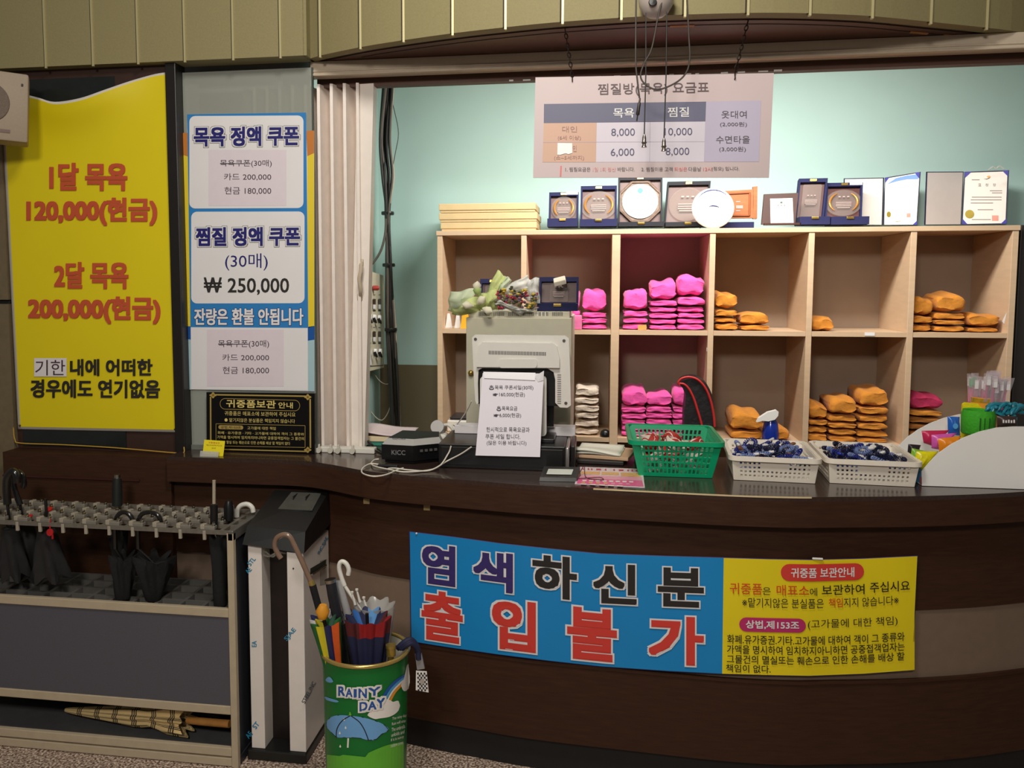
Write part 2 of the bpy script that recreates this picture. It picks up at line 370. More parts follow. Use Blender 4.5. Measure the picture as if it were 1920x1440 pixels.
# ------------------------------------------------------------------ reception counter
cnt = thing('reception_counter', 'long dark brown bulging reception counter with a beige band along its front', 'counter', (0.3, 2.9, 0))
NX = 80; cx = [-1.5 + 3.6 * i / NX for i in range(NX + 1)]
top = MB()
def back_y(x): return 3.04 if x < -1.05 else 3.3 if x < -0.55 else 3.13
edges = sorted(set(cx + [-1.05, -0.55]))
for xa, xb in zip(edges[:-1], edges[1:]):
    yb_ = back_y((xa + xb) / 2); ya, yc = fascia_y(xa) + 0.001, fascia_y(xb) + 0.001
    top.add([(xa, ya, 0.944), (xb, yc, 0.944), (xb, yb_, 0.944), (xa, yb_, 0.944), (xa, ya, 0.93), (xb, yc, 0.93), (xb, yb_, 0.93), (xa, yb_, 0.93)], [[0, 1, 2, 3], [7, 6, 5, 4], [0, 1, 5, 4], [2, 3, 7, 6]])
top.build('countertop', M('countertop_dark', (58, 42, 36), 0.22, vary=0.25, scale=120, coat=0.2), cnt, smooth=30)
f1 = MB(); f1.strip(fascia_y, -1.5, 2.1, 0.854, 0.93, 0.05, NX); f1.build('fascia', brown, cnt, smooth=30)
we = MB(); we.strip(lambda x: fascia_y(x) - 0.0006, 0.0, 0.62, 0.9405, 0.9446, 0.003, 24); we.build('worn_edge', M('worn_cream_edge', (214, 192, 150), 0.6), cnt, label='pale chipped front edge of the countertop')
pan = lambda x: fascia_y(x) + 0.05
p1 = MB(); p1.strip(pan, -1.5, 2.1, 0.585, 0.86, 0.05, NX); p1.build('upper_panel', brown, cnt, smooth=30)
p2 = MB(); p2.strip(lambda x: pan(x) + 0.006, -1.5, 2.1, 0.37, 0.59, 0.04, NX); p2.build('beige_band', M('beige_band', (122, 102, 86), 0.6, vary=0.06), cnt, smooth=30)
p3 = MB(); p3.strip(lambda x: pan(x) - 0.002, -1.5, 2.1, 0.113, 0.372, 0.05, NX); p3.strip(lambda x: pan(x) - 0.006, -1.5, 2.1, 0.364, 0.374, 0.02, NX)
p3.build('lower_panel', brown, cnt, smooth=30)
kb = MB(); kb.strip(lambda x: pan(x) + 0.03, -1.5, 2.1, 0.0, 0.12, 0.04, NX); kb.build('kick_board', M('kick_black', (20, 18, 18), 0.6, vary=0.2), cnt, smooth=30)
for px, py in ((688, 941), (801, 953)):
    p = on_curve(pan, px, py); t = MB(); t.box((p.x, p.y - 0.004, p.z + 0.004), (0.022, 0.008, 0.02), None, 0, 0.002)
    solo(t, 'bracket', 'small beige bracket under the counter edge ' + ('above the bag dispenser' if px < 700 else 'left above the blue banner'), 'bracket', M('bracket_beige', (150, 128, 84), 0.6), (p.x, p.y, p.z - 0.006))

# ------------------------------------------------------------------ folding partition beside the glass
fp = thing('folding_partition', 'cream aluminium folding partition pushed open beside the glass', 'partition', (-0.9, 3.06, 0.965))
pl = MB(); zz = [(-1.27, 3.03)]; x = -1.27
while x < -0.88:
    x += 0.017; zz.append((x, 3.105)); x += 0.006; zz.append((x, 3.1)); x += 0.015; zz.append((x, 3.03)); x += 0.010; zz.append((x, 3.033))
for (xa, ya), (xb, yb) in zip(zz[:-1], zz[1:]):
    pl.prism([(xa, ya, 0.95), (xb, yb, 0.95), (xb, yb + 0.004, 0.95), (xa, ya + 0.004, 0.95)], (0, 0, 1.315))
cream = M('cream_aluminium', (238, 226, 216), 0.35, 0.0, vary=0.05)
pl.build('pleats', cream, fp)
ep = MB(); q = [atY(670, 158, 3.05), atY(700.5, 156, 3.05), atY(683.5, 838, 3.05), atY(656, 840, 3.05)]
ep.prism(q, (0, 0.05, 0)); ep.build('end_post', M('post_cream', (240, 230, 220), 0.4, 0.0, vary=0.03), fp)
ha = MB(); hp = [atY(677, 492, 3.05), atY(681, 505, 3.05), atY(679, 525, 3.05), atY(680.5, 545, 3.05), atY(675, 557, 3.05)]
ha.tube(smoothpath([hp[0] + Vector((0, -0.005, 0)), hp[1] + Vector((0, -0.03, 0)), hp[2] + Vector((0, -0.038, 0)), hp[3] + Vector((0, -0.03, 0)), hp[4] + Vector((0, -0.005, 0))]), 0.007, 8); ha.box(hp[0], (0.02, 0.012, 0.025), None, 0, 0.004); ha.box(hp[4], (0.02, 0.012, 0.025), None, 0, 0.004)
ha.build('pull_handle', M('handle_cream', (196, 180, 156), 0.4, vary=0.03), fp, smooth=40)
rl = MB(); rl.ab((-0.99, 2.992, 0.944), (-0.782, 3.03, 0.964), 0, 0.003); rl.build('bottom_rail', white_plastic, fp)
for px in (600, 622, 636, 663):
    w = MB(); p = atY(px, 847, 2.995); w.lathe([(0.010, 0), (0.010, 0.018)], 14, (p.x, 2.99, 0.955), Matrix.Rotation(R(90), 3, 'X')); w.box((p.x, 2.985, 0.966), (0.008, 0.01, 0.02), None, 0, 0.002)
    w.build('roller', M('roller_white', (206, 200, 186), 0.35, vary=0.1), fp, smooth=40)

# ------------------------------------------------------------------ wall speaker
sp = atY(30, 203, 2.68); SR = Matrix.Rotation(R(34), 3, 'Z') @ Matrix.Rotation(R(3), 3, 'Y')
spk = thing('wall_speaker', 'beige wall speaker with a round grille above the yellow banner corner', 'speaker', (-1.99, 2.79, 2.03))
WL[spk.name] = Vector(spk.location); sc = Vector((-2.092, 2.77, 2.168))
b = MB(); b.box(sc, (0.25, 0.12, 0.235), SR, 0, 0.008); b.box(sc + Vector((0, 0.1, 0)), (0.05, 0.16, 0.05)); b.build('cabinet', M('speaker_beige', (158, 142, 122), 0.6, vary=0.05, scale=150), spk, smooth=40)
g = MB(); g.lathe([(0.068, -0.062), (0.066, -0.065), (0.05, -0.064), (0.0001, -0.0615)], 32, sc + SR @ Vector((0.0, 0.0, 0.008)), SR @ Matrix.Rotation(R(-90), 3, 'X'), 0, False); g.build('round_grille', M('speaker_grille', (112, 98, 86), 0.8, vary=0.25, scale=300), spk, smooth=40)
bg = MB(); bg.box(sc + SR @ Vector((0.045, -0.061, -0.085)), (0.05, 0.003, 0.011), SR); bg.build('badge', M('badge_brown', (96, 62, 50), 0.4), spk)
sb = MB(); sb.box(sc + SR @ Vector((0.105, -0.062, 0.078)), (0.006, 0.004, 0.008), SR); sb.build('screw', ink, spk)

# ------------------------------------------------------------------ yellow banner on the dark board
YB = planeY(2.942)
yel = M('banner_yellow', (228, 208, 16), 0.45, vary=0.02, scale=6); orange_ink = M('ink_orange_red', (196, 84, 48), 0.5, vary=0)
yb = thing('yellow_banner', 'tall yellow price banner with red and black lettering on the dark board', 'banner', atY(180, 806, 2.942))
topy = lambda u: [(0, 193), (0.1, 191), (0.2, 184), (0.38, 191), (0.55, 172), (0.7, 155), (0.85, 141), (1, 134)]
def lerp_tab(tab, u):
    for (a, ya), (b2, yb2) in zip(tab[:-1], tab[1:]):
        if u <= b2: return ya + (yb2 - ya) * (u - a) / (b2 - a)
    return tab[-1][1]
tsm = [(p.x, p.y) for p in smoothpath([(a, b2, 0) for a, b2 in [(0, 176), (0.1, 176), (0.2, 183), (0.3, 191), (0.45, 184), (0.6, 168), (0.75, 152), (0.9, 139), (1, 134.5)]], 6)]
def ybf(m0, m1, bulge=True):
    def f(u, v):
        ty = lerp_tab(tsm, u) + m0[1]; by = 804.5 + 6 * u - m0[1]
        y = ty + (by - ty) * v; fy = (y - 135) / 673
        xl = 6 + 28 * max(0, (y - 260) / 545) if y > 260 else 6 - 2 * (y - 260) / 60; xr = 321.5 + 14.5 * fy
        xl += m0[0]; xr -= m0[0]
        x = xl + (xr - xl) * u
        lift = m1 + (0.035 * math.exp(-((v - 0.0) / 0.08) ** 2) * math.sin(math.pi * min(1, u * 1.05)) ** 2 + 0.012 * math.exp(-(v / 0.07) ** 2) * (1 - u) if bulge else 0)
        return YB(x, y, lift)
    return f
s = MB(); s.grid(ybf((0, 0), 0.0), 40, 60); s.build('white_border', M('banner_white', (222, 216, 206), 0.5, vary=0.03), yb, smooth=60, solid=0.001)
s = MB(); s.grid(ybf((4.5, 4.5), 0.0030), 40, 60); s.build('yellow_sheet', yel, yb, smooth=60)
lt = Print(lambda x, y, l=0: YB(x, y, 0.0055 + l))
for tx in (('1달 목욕', 92, 305, 239, 358, 0), ('120,000(현금)', 49, 371, 295, 424, -1), ('2달 목욕', 101, 491, 241, 542, 0), ('200,000(현금)', 52, 555, 301, 607, 1)):
    lt = Print(lambda x, y, l=0: YB(x, y, 0.0055 + l)); lt.text(tx[0], *tx[1:5], orange_ink, 0.048, tx[5]); lt.done('price_lettering', yb)
lb = Print(lambda x, y, l=0: YB(x, y, 0.0055 + l)); lb.text('내에 어떠한', 131, 673, 286, 705, ink, 0.035); lb.text('경우에도 연기없음', 57, 711, 300, 746, ink, 0.035, 1); lb.done('notice_lettering', yb)
pt = Print(lambda x, y, l=0: YB(x, y, 0.0055 + l)); pt.rect(64, 671.5, 125, 706, paper, 0.001); pt.text('기한', 66, 675, 122, 704, M('ink_plum', (64, 40, 56), 0.6, vary=0), 0.0, 0, 0.002); pt.done('paper_patch', yb, 'small white paper patch with two letters')
for px, py in ((312, 145), (328, 805), (37, 798)):
    pp = YB(px, py, 0.006); k = MB(); k.lathe([(0.0035, -0.004), (0.0035, 0.002), (0.0001, 0.004)], 10, pp, Matrix.Rotation(R(90), 3, 'X')); k.build('pin', M('pin_bronze', (80, 62, 40), 0.4, 0.5), yb, smooth=40)
wy = MB(); wy.tube(smoothpath([YB(25, 800, 0.01), YB(28, 824, 0.012), YB(40, 831, 0.012), YB(120, 834, 0.01), YB(220, 840, 0.012), YB(325, 849, 0.03), YB(344, 849, 0.03), YB(345, 838, 0.025)], 6), 0.0022, 6)
solo(wy, 'yellow_wire', 'thin yellow wire running under the yellow banner', 'wire', M('wire_yellow', (190, 150, 60), 0.5, vary=0.05), YB(180, 850, 0.01), smooth=50)

# ------------------------------------------------------------------ coupon poster on the glass
CP = planeY(2.972)
cp = thing('coupon_poster', 'blue and yellow bathing coupon price poster taped on the glass pane', 'poster', atY(467, 732, 2.972))
blue = M('poster_blue', (44, 128, 196), 0.4, vary=0.02); pyel = M('poster_yellow', (232, 206, 48), 0.4, vary=0.02); porg = M('poster_orange', (198, 122, 48), 0.4, vary=0.02)
dblue = M('poster_deep_blue', (20, 84, 160), 0.4, vary=0); pale = M('poster_pale_blue', (168, 200, 208), 0.4, vary=0.02)
sh = MB()
def slab(pts, th=0.002): sh.prism([CP(x, y) for x, y in pts], (0, th, 0))
slab([(351, 214.5), (574, 211), (574.5, 246), (589, 245), (589.5, 734), (346.5, 730), (341, 250), (351, 250)])
sh.build('backing_sheet', pwhite, cp)
pr = Print(CP)
pr.poly([(340.5, 249), (352, 249), (354, 294), (341, 290)], porg); pr.poly([(574, 246), (589, 244.5), (589, 287), (576, 293)], porg)
pr.poly([(341, 290), (354, 294), (358.5, 612), (345, 611)], pyel); pr.poly([(576, 293), (589, 287), (589.5, 611), (577, 615)], pyel)
pr.poly([(345, 611), (358, 612), (358, 637), (346, 635)], dblue); pr.poly([(577, 613), (589.5, 611), (589.5, 637), (577, 639)], dblue)
pr.poly([(346, 635), (358, 637), (358, 730.5), (346.5, 730)], pale); pr.poly([(577, 639), (589.5, 637), (589.5, 734), (577.5, 733.5)], pale)
pr.poly([(351, 214.5), (574, 211), (578, 615), (357, 613.5)], blue, 0.001)
pr.rect(355, 217.5, 569, 391, pwhite, 0.0016, -1, 11); pr.rect(358.5, 397, 571, 569, pwhite, 0.0016, -0.5, 11)
pr.poly([(357.5, 613.5), (577, 615), (577.5, 732.5), (359, 730)], pwhite, 0.0016)
pr.done('printed_panels', cp)
pt = Print(CP)
for t in (('목욕 정액 쿠폰', 363, 238, 561, 275, -2), ('찜질 정액 쿠폰', 367, 426, 563, 462, -1)):
    pt.text(*t[:5], navy, 0.042, t[5], 0.0024, layers=((0.125, ink), (0.105, pwhite)))
pt.text('잔량은 환불 안됩니다', 364, 578, 569, 610, pwhite, 0.035, 0, 0.0024, layers=((0.07, navy),))
pt.text('(30매)', 422, 475, 502, 507, navy, 0.0, 0, 0.0024); pt.text('₩ 250,000', 382, 520, 542, 553, ink, 0.014, 0, 0.0024)
pt.done('heading_lettering', cp)
gink = M('ink_grey', (66, 56, 62), 0.6, vary=0)
for nm, X0, Y0, X1, Y1, rows in (('pasted_notice', 391, 281, 537, 386, (('목욕쿠폰(30매)', 412.6, 299.5, 509.5, 314), ('카드 200,000', 420, 325, 508.5, 338.5), ('현금 180,000', 421, 350.5, 508.5, 365))),
                                 ('pasted_notice', 388, 618, 532, 724.5, (('목욕쿠폰(30매)', 409, 637.5, 504.5, 653), ('카드 200,000', 417, 664, 504.5, 677), ('현금 180,000', 417.5, 687.5, 504.5, 701.5)))):
    q = Print(CP); q.rect(X0, Y0, X1, Y1, M('paper_pinkish', (226, 214, 222), 0.6, vary=0.02), 0.0022)
    for r_ in rows: q.text(*r_, gink, 0.004, 0, 0.003)
    q.line([(rows[0][1], (rows[0][2] + rows[0][4]) / 2), (rows[0][1] + 57, (rows[0][2] + rows[0][4]) / 2)], 1.2, gink, 0.0034); q.done(nm, cp, 'pasted white notice with coupon prices')

# ------------------------------------------------------------------ black plaque standing against the glass
pq = thing('storage_notice_plaque', 'black plaque with gold border and lettering leaning below the coupon poster', 'plaque', atY(490, 850, 2.955))
PL = planeY(2.955); b = MB(); b.prism([PL(387, 735.5), PL(590, 738), PL(590.5, 851), PL(387.5, 848)], (0, 0.013, 0)); b.build('board', M('plaque_black', (12, 11, 11), 0.18, vary=0.1), pq)
gf = Print(PL); gf.line([(396, 740), (578, 743)], 2.6, gold); gf.line([(396, 842), (578, 846.5)], 2.2, gold); gf.line([(394.8, 744), (395.2, 840)], 2.6, gold); gf.line([(581.5, 748), (582, 840)], 2.8, gold)
for px, py in ((399.5, 741), (577, 744.5), (577, 843.5), (398, 842)):
    gf.poly([(px + 5.6 * math.cos(a) * (1 + 0.25 * math.cos(4 * a)), py + 4.6 * math.sin(a) * (1 + 0.25 * math.cos(4 * a))) for a in [2 * math.pi * k / 24 for k in range(24)]], gold, 0.0014)
    gf.poly([(px + 2.2 * math.cos(a), py + 2 * math.sin(a)) for a in [2 * math.pi * k / 10 for k in range(10)]], M('gold_dark', (130, 100, 40), 0.4), 0.0018)
pill = [(x, y + 3.6 * (x - 413) / 149) for x, y in rrect(412.7, 747, 562, 767, 9.5)]; gf.line(pill + [pill[0]], 0.9, gold)
gf.line([(405, 794.5), (572, 798), (572, 839), (405, 836), (405, 794.5)], 0.8, gold); gf.rect(409.6, 797, 456, 804.5, gold, 0.001, 1, 3.5)
gf.done('gold_border', pq)
gt = Print(PL); lite = M('gold_light', (226, 204, 122), 0.4, vary=0)
gt.text('귀중품보관', 424, 749, 517, 764, lite, 0.02, 2); gt.text('안내', 522, 754, 549, 765.5, lite, 0.015, 0.6)
gt.text('귀중품은 매표소에 보관하여 주십시요', 421, 770.5, 554, 779, lite, 0.012, 2.6); gt.text('● 맡기지않은 분실품은 책임지지 않습니다', 421, 783.5, 553, 791, lite, 0.012, 2.6)
gt.text('상법,제153조', 414, 798.3, 452, 803.6, ink, 0.012, 0.8, 0.002); gt.text('고가물에 대한 책임', 463.6, 799.5, 517, 805.5, lite, 0.01, 1)
gt.text('화폐 · 유가증권 · 기타 · 고가물에 대하여 객이 그 종류와', 408, 808.5, 570, 814, lite, 0.008, 3); gt.text('가액을 명시하여 임치하지아니하면 공중접객업자는 그 물건의', 407, 816.5, 570, 822.5, lite, 0.008, 3)
gt.text('멸실 또는 훼손으로 인한 손해를 배상 할 책임이 없다', 424.7, 826, 544, 832, lite, 0.008, 2.6); gt.done('gold_lettering', pq)

# yellow card in a clear holder on the counter ledge
ch = thing('card_holder', 'small yellow card in a clear holder in front of the black plaque', 'card holder', (-1.335, 2.868, 0.944))
cs = planeN((-1.335, 2.872, 0.95), (0.05, -1, 0.25))
b = MB(); b.prism([cs(383, 824.5), cs(422, 827), cs(418, 857.5), cs(379.5, 855)], (0, 0.0015, 0)); b.build('card', M('card_yellow', (240, 222, 20), 0.4, vary=0.02), ch)
q = Print(cs); q.text('귀중품보관', 391, 828, 412, 831.5, orange_ink, 0.01, 1); q.text('매표소에 보관하여 주십시요', 387, 833, 416, 835.5, M('ink_brown', (120, 90, 30), 0.6, vary=0), 0, 1.4); q.text('안내', 397, 839, 404, 841.5, ink); q.done('lettering', ch)
b = MB(); b.prism([cs(376, 845, 0.012), cs(411, 847, 0.012), cs(409, 858, 0.014), cs(375, 856, 0.014)], (0, -0.002, 0)); b.prism([cs(375, 856, 0.014), cs(416, 859, 0.014), cs(419, 855, -0.02), cs(381, 852.5, -0.02)], (0, 0, 0.002)); b.build('acrylic_stand', glassy('acrylic', (220, 220, 214), 0.55, 0.1), ch)

# ------------------------------------------------------------------ hanging price sign
SG = planeY(2.74)
sg = thing('hanging_price_sign', 'pale pink hanging price board with a grey table above the counter', 'sign', atY(1225, 150, 2.74))
b = MB(); b.prism([SG(1004, 145), SG(1451, 137), SG(1442, 333), SG(999.5, 333)], (0, 0.006, 0)); b.build('board', M('sign_pinkish', (206, 188, 188), 0.5, vary=0.03, scale=4), sg)
slate = M('sign_slate', (104, 104, 128), 0.5, vary=0); peach = M('sign_peach', (212, 172, 150), 0.5, vary=0); lilac = M('sign_lilac', (192, 184, 206), 0.5, vary=0); cell = M('sign_cell', (218, 210, 222), 0.5, vary=0)
q = Print(SG)
q.poly([(1020, 195), (1324, 190.5), (1322.5, 227.5), (1019.5, 231)], slate); q.poly([(1019.5, 231), (1118.5, 230), (1117, 304), (1017, 304)], peach)
q.poly([(1119, 230), (1322.5, 227.8), (1320, 303.5), (1117.5, 303.8)], cell); q.poly([(1324, 190.5), (1427, 188.5), (1423, 303), (1320.5, 303.5)], lilac)
q.line([(1018, 267), (1321, 265.5)], 0.8, M('sign_rule', (180, 170, 186), 0.5, vary=0), 0.0012); q.line([(1219, 229), (1218, 303)], 0.8, M('sign_rule', (1, 1, 1)), 0.0012)
q.poly([(1045.6, 268), (1073, 268.5), (1073, 287), (1066, 289), (1060, 287.5), (1050, 290.5), (1045, 290)], M('torn_white', (250, 250, 250), 0.5, vary=0), 0.0026)
q.line([(1052, 311), (1051, 331)], 2.6, M('sign_red', (224, 120, 120), 0.5, vary=0)); q.done('price_table', sg)
si = M('sign_ink', (96, 78, 82), 0.5, vary=0); sb2 = M('sign_blue_ink', (86, 86, 112), 0.5, vary=0); pi = M('sign_faded_ink', (164, 126, 120), 0.5, vary=0); sr = M('sign_red_ink', (222, 110, 106), 0.5, vary=0); sk = M('sign_small_ink', (84, 76, 80), 0.5, vary=0); spk2 = M('sign_pink_ink', (226, 156, 156), 0.5, vary=0)
for a in (('찜질방(목욕) 요금표', 1121, 157, 1329, 181, si, 0.006, -4), ('목욕', 1150, 203, 1189, 221, pwhite, 0.014, -0.5), ('찜질', 1252, 201, 1292, 219.5, pwhite, 0.014, -0.5),
          ('대인', 1054, 236.5, 1082, 248, pi, 0.006, 0), ('(6세 이상)', 1046, 254, 1089, 263.5, pi, 0.0, 0), ('인', 1074, 272.5, 1081, 284.5, pi, 0.004, 0), ('(소~5세까지)', 1039, 291.5, 1095, 301, pi, 0, 0),
          ('8,000', 1146, 241, 1190.5, 257, sb2, 0.004, -0.5), ('10,000', 1246, 240, 1298, 256, sb2, 0.004, -0.5), ('6,000', 1145, 278.5, 1189.5, 294.5, sb2, 0.004, -0.5), ('8,000', 1248, 277, 1292.5, 293, sb2, 0.004, -0.5),
          ('옷대여', 1352.5, 207.5, 1400, 222, sk, 0.006, 0), ('(2,000원)', 1350, 228.5, 1400.6, 238.5, sk, 0.01, 0), ('수면타올', 1342.5, 254.5, 1406, 269, sk, 0.006, 0), ('(3,000원)', 1348.5, 275, 1398.5, 285.5, sk, 0.01, 0),
          ('1. 찜질요금은', 1060, 313.5, 1107, 321.5, sk, 0, 0), ('1일 1회 정산', 1111.5, 313.5, 1154.5, 321.5, spk2, 0, 0), ('바랍니다.', 1158, 313.3, 1189.6, 321.3, sk, 0, 0), ('2. 찜질이용 고객', 1202.6, 313.3, 1261, 321.3, sk, 0, 0),
          ('퇴실은', 1264.4, 313.2, 1288.6, 321, sr, 0.012, 0), ('다음날', 1291, 313, 1314.6, 321, sk, 0.004, 0), ('12시', 1318.5, 313, 1334, 321, sr, 0, 0), ('(정오) 입니다.', 1334.7, 312.5, 1386, 321, sk, 0.004, 0)):
    q = Print(SG); q.text(*a[:6], a[6], a[7], 0.002); q.done('lettering', sg)
def chain(p0, p1, link, wire, mb):
    n = max(2, int((p1 - p0).length / (link * 0.78))); d = (p1 - p0) / n; dn = d.normalized()
    for i in range(n):
        c = p0 + d * (i + 0.5); side = Vector((1, 0, 0)) if i % 2 else Vector((0, 1, 0))
        mb.tube([c + dn * math.cos(a) * link / 2 + side * math.sin(a) * link * 0.27 for a in [2 * math.pi * k / 8 for k in range(8)]], wire, 4, 0, True)
for (ax, ay), (bx, by) in (((1058, 44), (1073, 151)), ((1404, 30), (1377.5, 147))):
    m = MB(); p1 = SG(bx, by, 0.002); p0 = Vector((p1.x, 2.735, 2.332)); t = SG(ax, 60)
    p0.x += (t.x - p1.x) * 0.9; p0.y = 2.735
    chain(p0, p1 + Vector((0, 0, 0.012)), 0.018, 0.0016, m); m.tube([p1 + Vector((0, 0.004, -0.004)), p1 + Vector((0, -0.006, 0)), p1 + Vector((0, -0.002, 0.014))], 0.0018, 6)
    m.build('chain', M('chain_dark', (48, 38, 34), 0.4, 0.6), sg, smooth=50)

# ------------------------------------------------------------------ dome and cords hanging from the header
dm = thing('ceiling_dome', 'white dome fixture on the header above the hanging sign', 'dome', atY(1230, 2, 2.60))
c = atY(1230, 0, 2.60); b = MB()
b.lathe([(0.0001, -0.05), (0.02, -0.048), (0.036, -0.036), (0.047, -0.016), (0.05, 0.0), (0.05, 0.02), (0.038, 0.03)], 28, c); b.build('shell', M('dome_white', (176, 164, 156), 0.35, vary=0.03), dm, smooth=50)
b = MB(); b.box(c + Vector((0, 0.035, 0.035)), (0.08, 0.05, 0.05), None, 0, 0.006); b.build('mount', M('dome_mount', (110, 100, 84), 0.5), dm)
b = MB(); b.lathe([(0.012, 0), (0.01, 0.004), (0.0001, 0.005)], 14, atY(1224, 4, 2.555), Matrix.Rotation(R(90), 3, 'X')); b.build('eye', black_plastic, dm, smooth=40)
cordm = M('cord_black', (26, 22, 20), 0.5, vary=0.1); HP = planeY(2.56)
for (px, py), (qx, qy), lab in (((1211, 24), (1208, 255), 'left of two thin pull cords with chrome bell tips before the hanging sign'), ((1250, 22), (1245, 262), 'right of two thin pull cords with chrome bell tips before the hanging sign')):
    p0, p1 = HP(px, py), HP(qx, qy); t = thing('pull_cord', lab, 'cord', p1, 'pull cords before the sign'); WL[t.name] = p1.copy()
    m = MB(); m.tube([p0, (p0 + p1) / 2 + Vector((0.002, 0, 0)), p1], 0.0018, 6); m.build('cord', cordm, t, smooth=50)
    m = MB(); m.lathe([(0.003, 0.004), (0.0055, -0.004), (0.006, -0.016), (0.008, -0.019), (0.006, -0.021), (0.005, -0.024), (0.008, -0.032), (0.0001, -0.032)], 16, p1); m.build('bell_tip', M('nickel', (150, 140, 130), 0.25, 0.9, vary=0), t, smooth=45)
jk = thing('loose_cable', 'loose looped black cable with a plug tip hanging before the sign', 'cable', HP(1197, 212))
m = MB(); m.tube(smoothpath([HP(x, y, 0.01) for x, y in ((1193, -4), (1192, 60), (1192, 118), (1195, 150), (1199, 184))], 5), 0.0024, 6)
m.tube(smoothpath([HP(x, y, 0.0) for x, y in ((1243, -4), (1234, 30), (1222, 90), (1208, 118), (1201, 142), (1210, 158), (1232, 168), (1262, 158), (1284, 140), (1293, 112), (1291, 60), (1288, -4))], 6), 0.0024, 6); m.build('cable', M('cable_brown', (52, 42, 34), 0.5), jk, smooth=50)
m = MB(); a, b2 = HP(1200, 184, 0.01), HP(1195.5, 216, 0.01); d = (b2 - a); m.tube([a, a + d * 0.25, a + d * 0.3, a + d * 0.95, b2], [0.002, 0.003, 0.0045, 0.0052, 0.004], 10); m.tube([b2, b2 + d * 0.35], 0.002, 8); m.build('plug', M('plug_black', (44, 34, 32), 0.4), jk, smooth=40)

# ------------------------------------------------------------------ banner wrapped on the counter front
bn = thing('counter_banner', 'blue and yellow warning banner stretched across the curved counter front', 'banner', (0.2, 2.6, 0.4))
TOPB = [(767, 996), (850, 1006), (937, 1018), (1030, 1028), (1127, 1037.5), (1250, 1042), (1358, 1045), (1440, 1047.5), (1522, 1049), (1620, 1046.5), (1721, 1041.5)]
BOTB = [(767, 1203), (850, 1216), (934, 1228), (1030, 1240), (1127, 1250.5), (1250, 1259), (1354, 1264.5), (1440, 1267), (1516, 1268.5), (1620, 1264.5), (1721, 1257)]
def bsurf(px, v, lift=0.0):
    """px across the photograph, v from the banner's top edge (0) to its bottom edge (1)"""
    py = lerp_tab(TOPB, px); py += (lerp_tab(BOTB, px) - py) * v
    p = on_curve(lambda x: pan(x) - 0.010, px, py, lift)
    return p
bfix = lambda px, v, l=0: bsurf(px + (2 if px < 800 else -11 if px > 1690 else -4 if px > 1340 else 0) * v * (1 if px < 800 or px > 1340 else 0), v, l)
s = MB(); s.grid(lambda u, v: bsurf(767 + (1721 - 767) * u - (10.5 * v * (u > 0.985) if u > 0.9 else 0) + 3 * v * (u < 0.02), v, 0), 180, 8)
s.build('sheet', M('banner_hem', (60, 50, 110), 0.6), bn, smooth=60, solid=0.001)
bb = M('banner_blue', (10, 136, 204), 0.5, vary=0.04, scale=5); by_ = M('banner_lemon', (236, 214, 20), 0.5, vary=0.04, scale=5); bred = M('ink_red', (214, 62, 52), 0.5, vary=0); bind = M('ink_indigo', (58, 44, 108), 0.5, vary=0); bmag = M('ink_magenta', (190, 44, 104), 0.5, vary=0); bor = M('ink_vermilion', (214, 84, 30), 0.5, vary=0)
s = MB(); s.grid(lambda u, v: bsurf(768.5 + (1357 - 768.5) * u - 3 * v * (u == 1) + 3 * v * (u == 0), 0.006 + 0.988 * v, 0.0028), 120, 8); s.build('blue_field', bb, bn, smooth=60)
s = MB(); s.grid(lambda u, v: bsurf(1357 + (1720 - 1357) * u - 3 * v * (u == 0) - 10.5 * v * (u == 1), 0.006 + 0.988 * v, 0.0028), 70, 8); s.build('yellow_field', by_, bn, smooth=60)
q = Print(bsurf, 224.0)
for t, x0, v0, x1, v1, mt in (('염', 791, 0.088, 854, 0.452, bind), ('색', 887, 0.085, 962, 0.44, bind), ('하', 998, 0.06, 1082, 0.44, ink), ('신', 1112, 0.09, 1194, 0.44, ink), ('분', 1233, 0.1, 1320, 0.44, ink),
                             ('출', 790, 0.505, 868, 0.955, bred), ('입', 922, 0.495, 1005, 0.945, bred), ('불', 1063, 0.49, 1157, 0.955, bred), ('가', 1216, 0.52, 1320, 0.94, bred)):
    q.text(t, x0, v0, x1, v1, mt, 0.035, 0, 0.006, layers=((0.068, pwhite),))
q.done('large_lettering', bn)
q = Print(bsurf, 224.0)
def pill_v(x0, v0, x1, v1): return [(x, y / 224.0) for x, y in rrect(x0, v0 * 224, x1, v1 * 224, (v1 - v0) * 112 * 0.95, 6)]
def pill(x0, v0, x1, v1, mat):
    r_ = (v1 - v0) * 112; n = 24; c = (v0 + v1) / 2; hs = []
    for k in range(n + 1):
        x = x0 + (x1 - x0) * (0.5 - 0.5 * math.cos(math.pi * k / n)); e = min(x - x0, x1 - x); hs.append((x, (math.sqrt(max(0, r_ * r_ - (r_ - e) ** 2)) if e < r_ else r_) / 224.0))
    for (xa, ha_), (xb, hb_) in zip(hs[:-1], hs[1:]): q.poly([(xa, c - ha_), (xb, c - hb_), (xb, c + hb_), (xa, c + ha_)], mat, 0.0055)
pill(1464, 0.042, 1620, 0.188, bred); pill(1386, 0.507, 1511, 0.628, bmag)
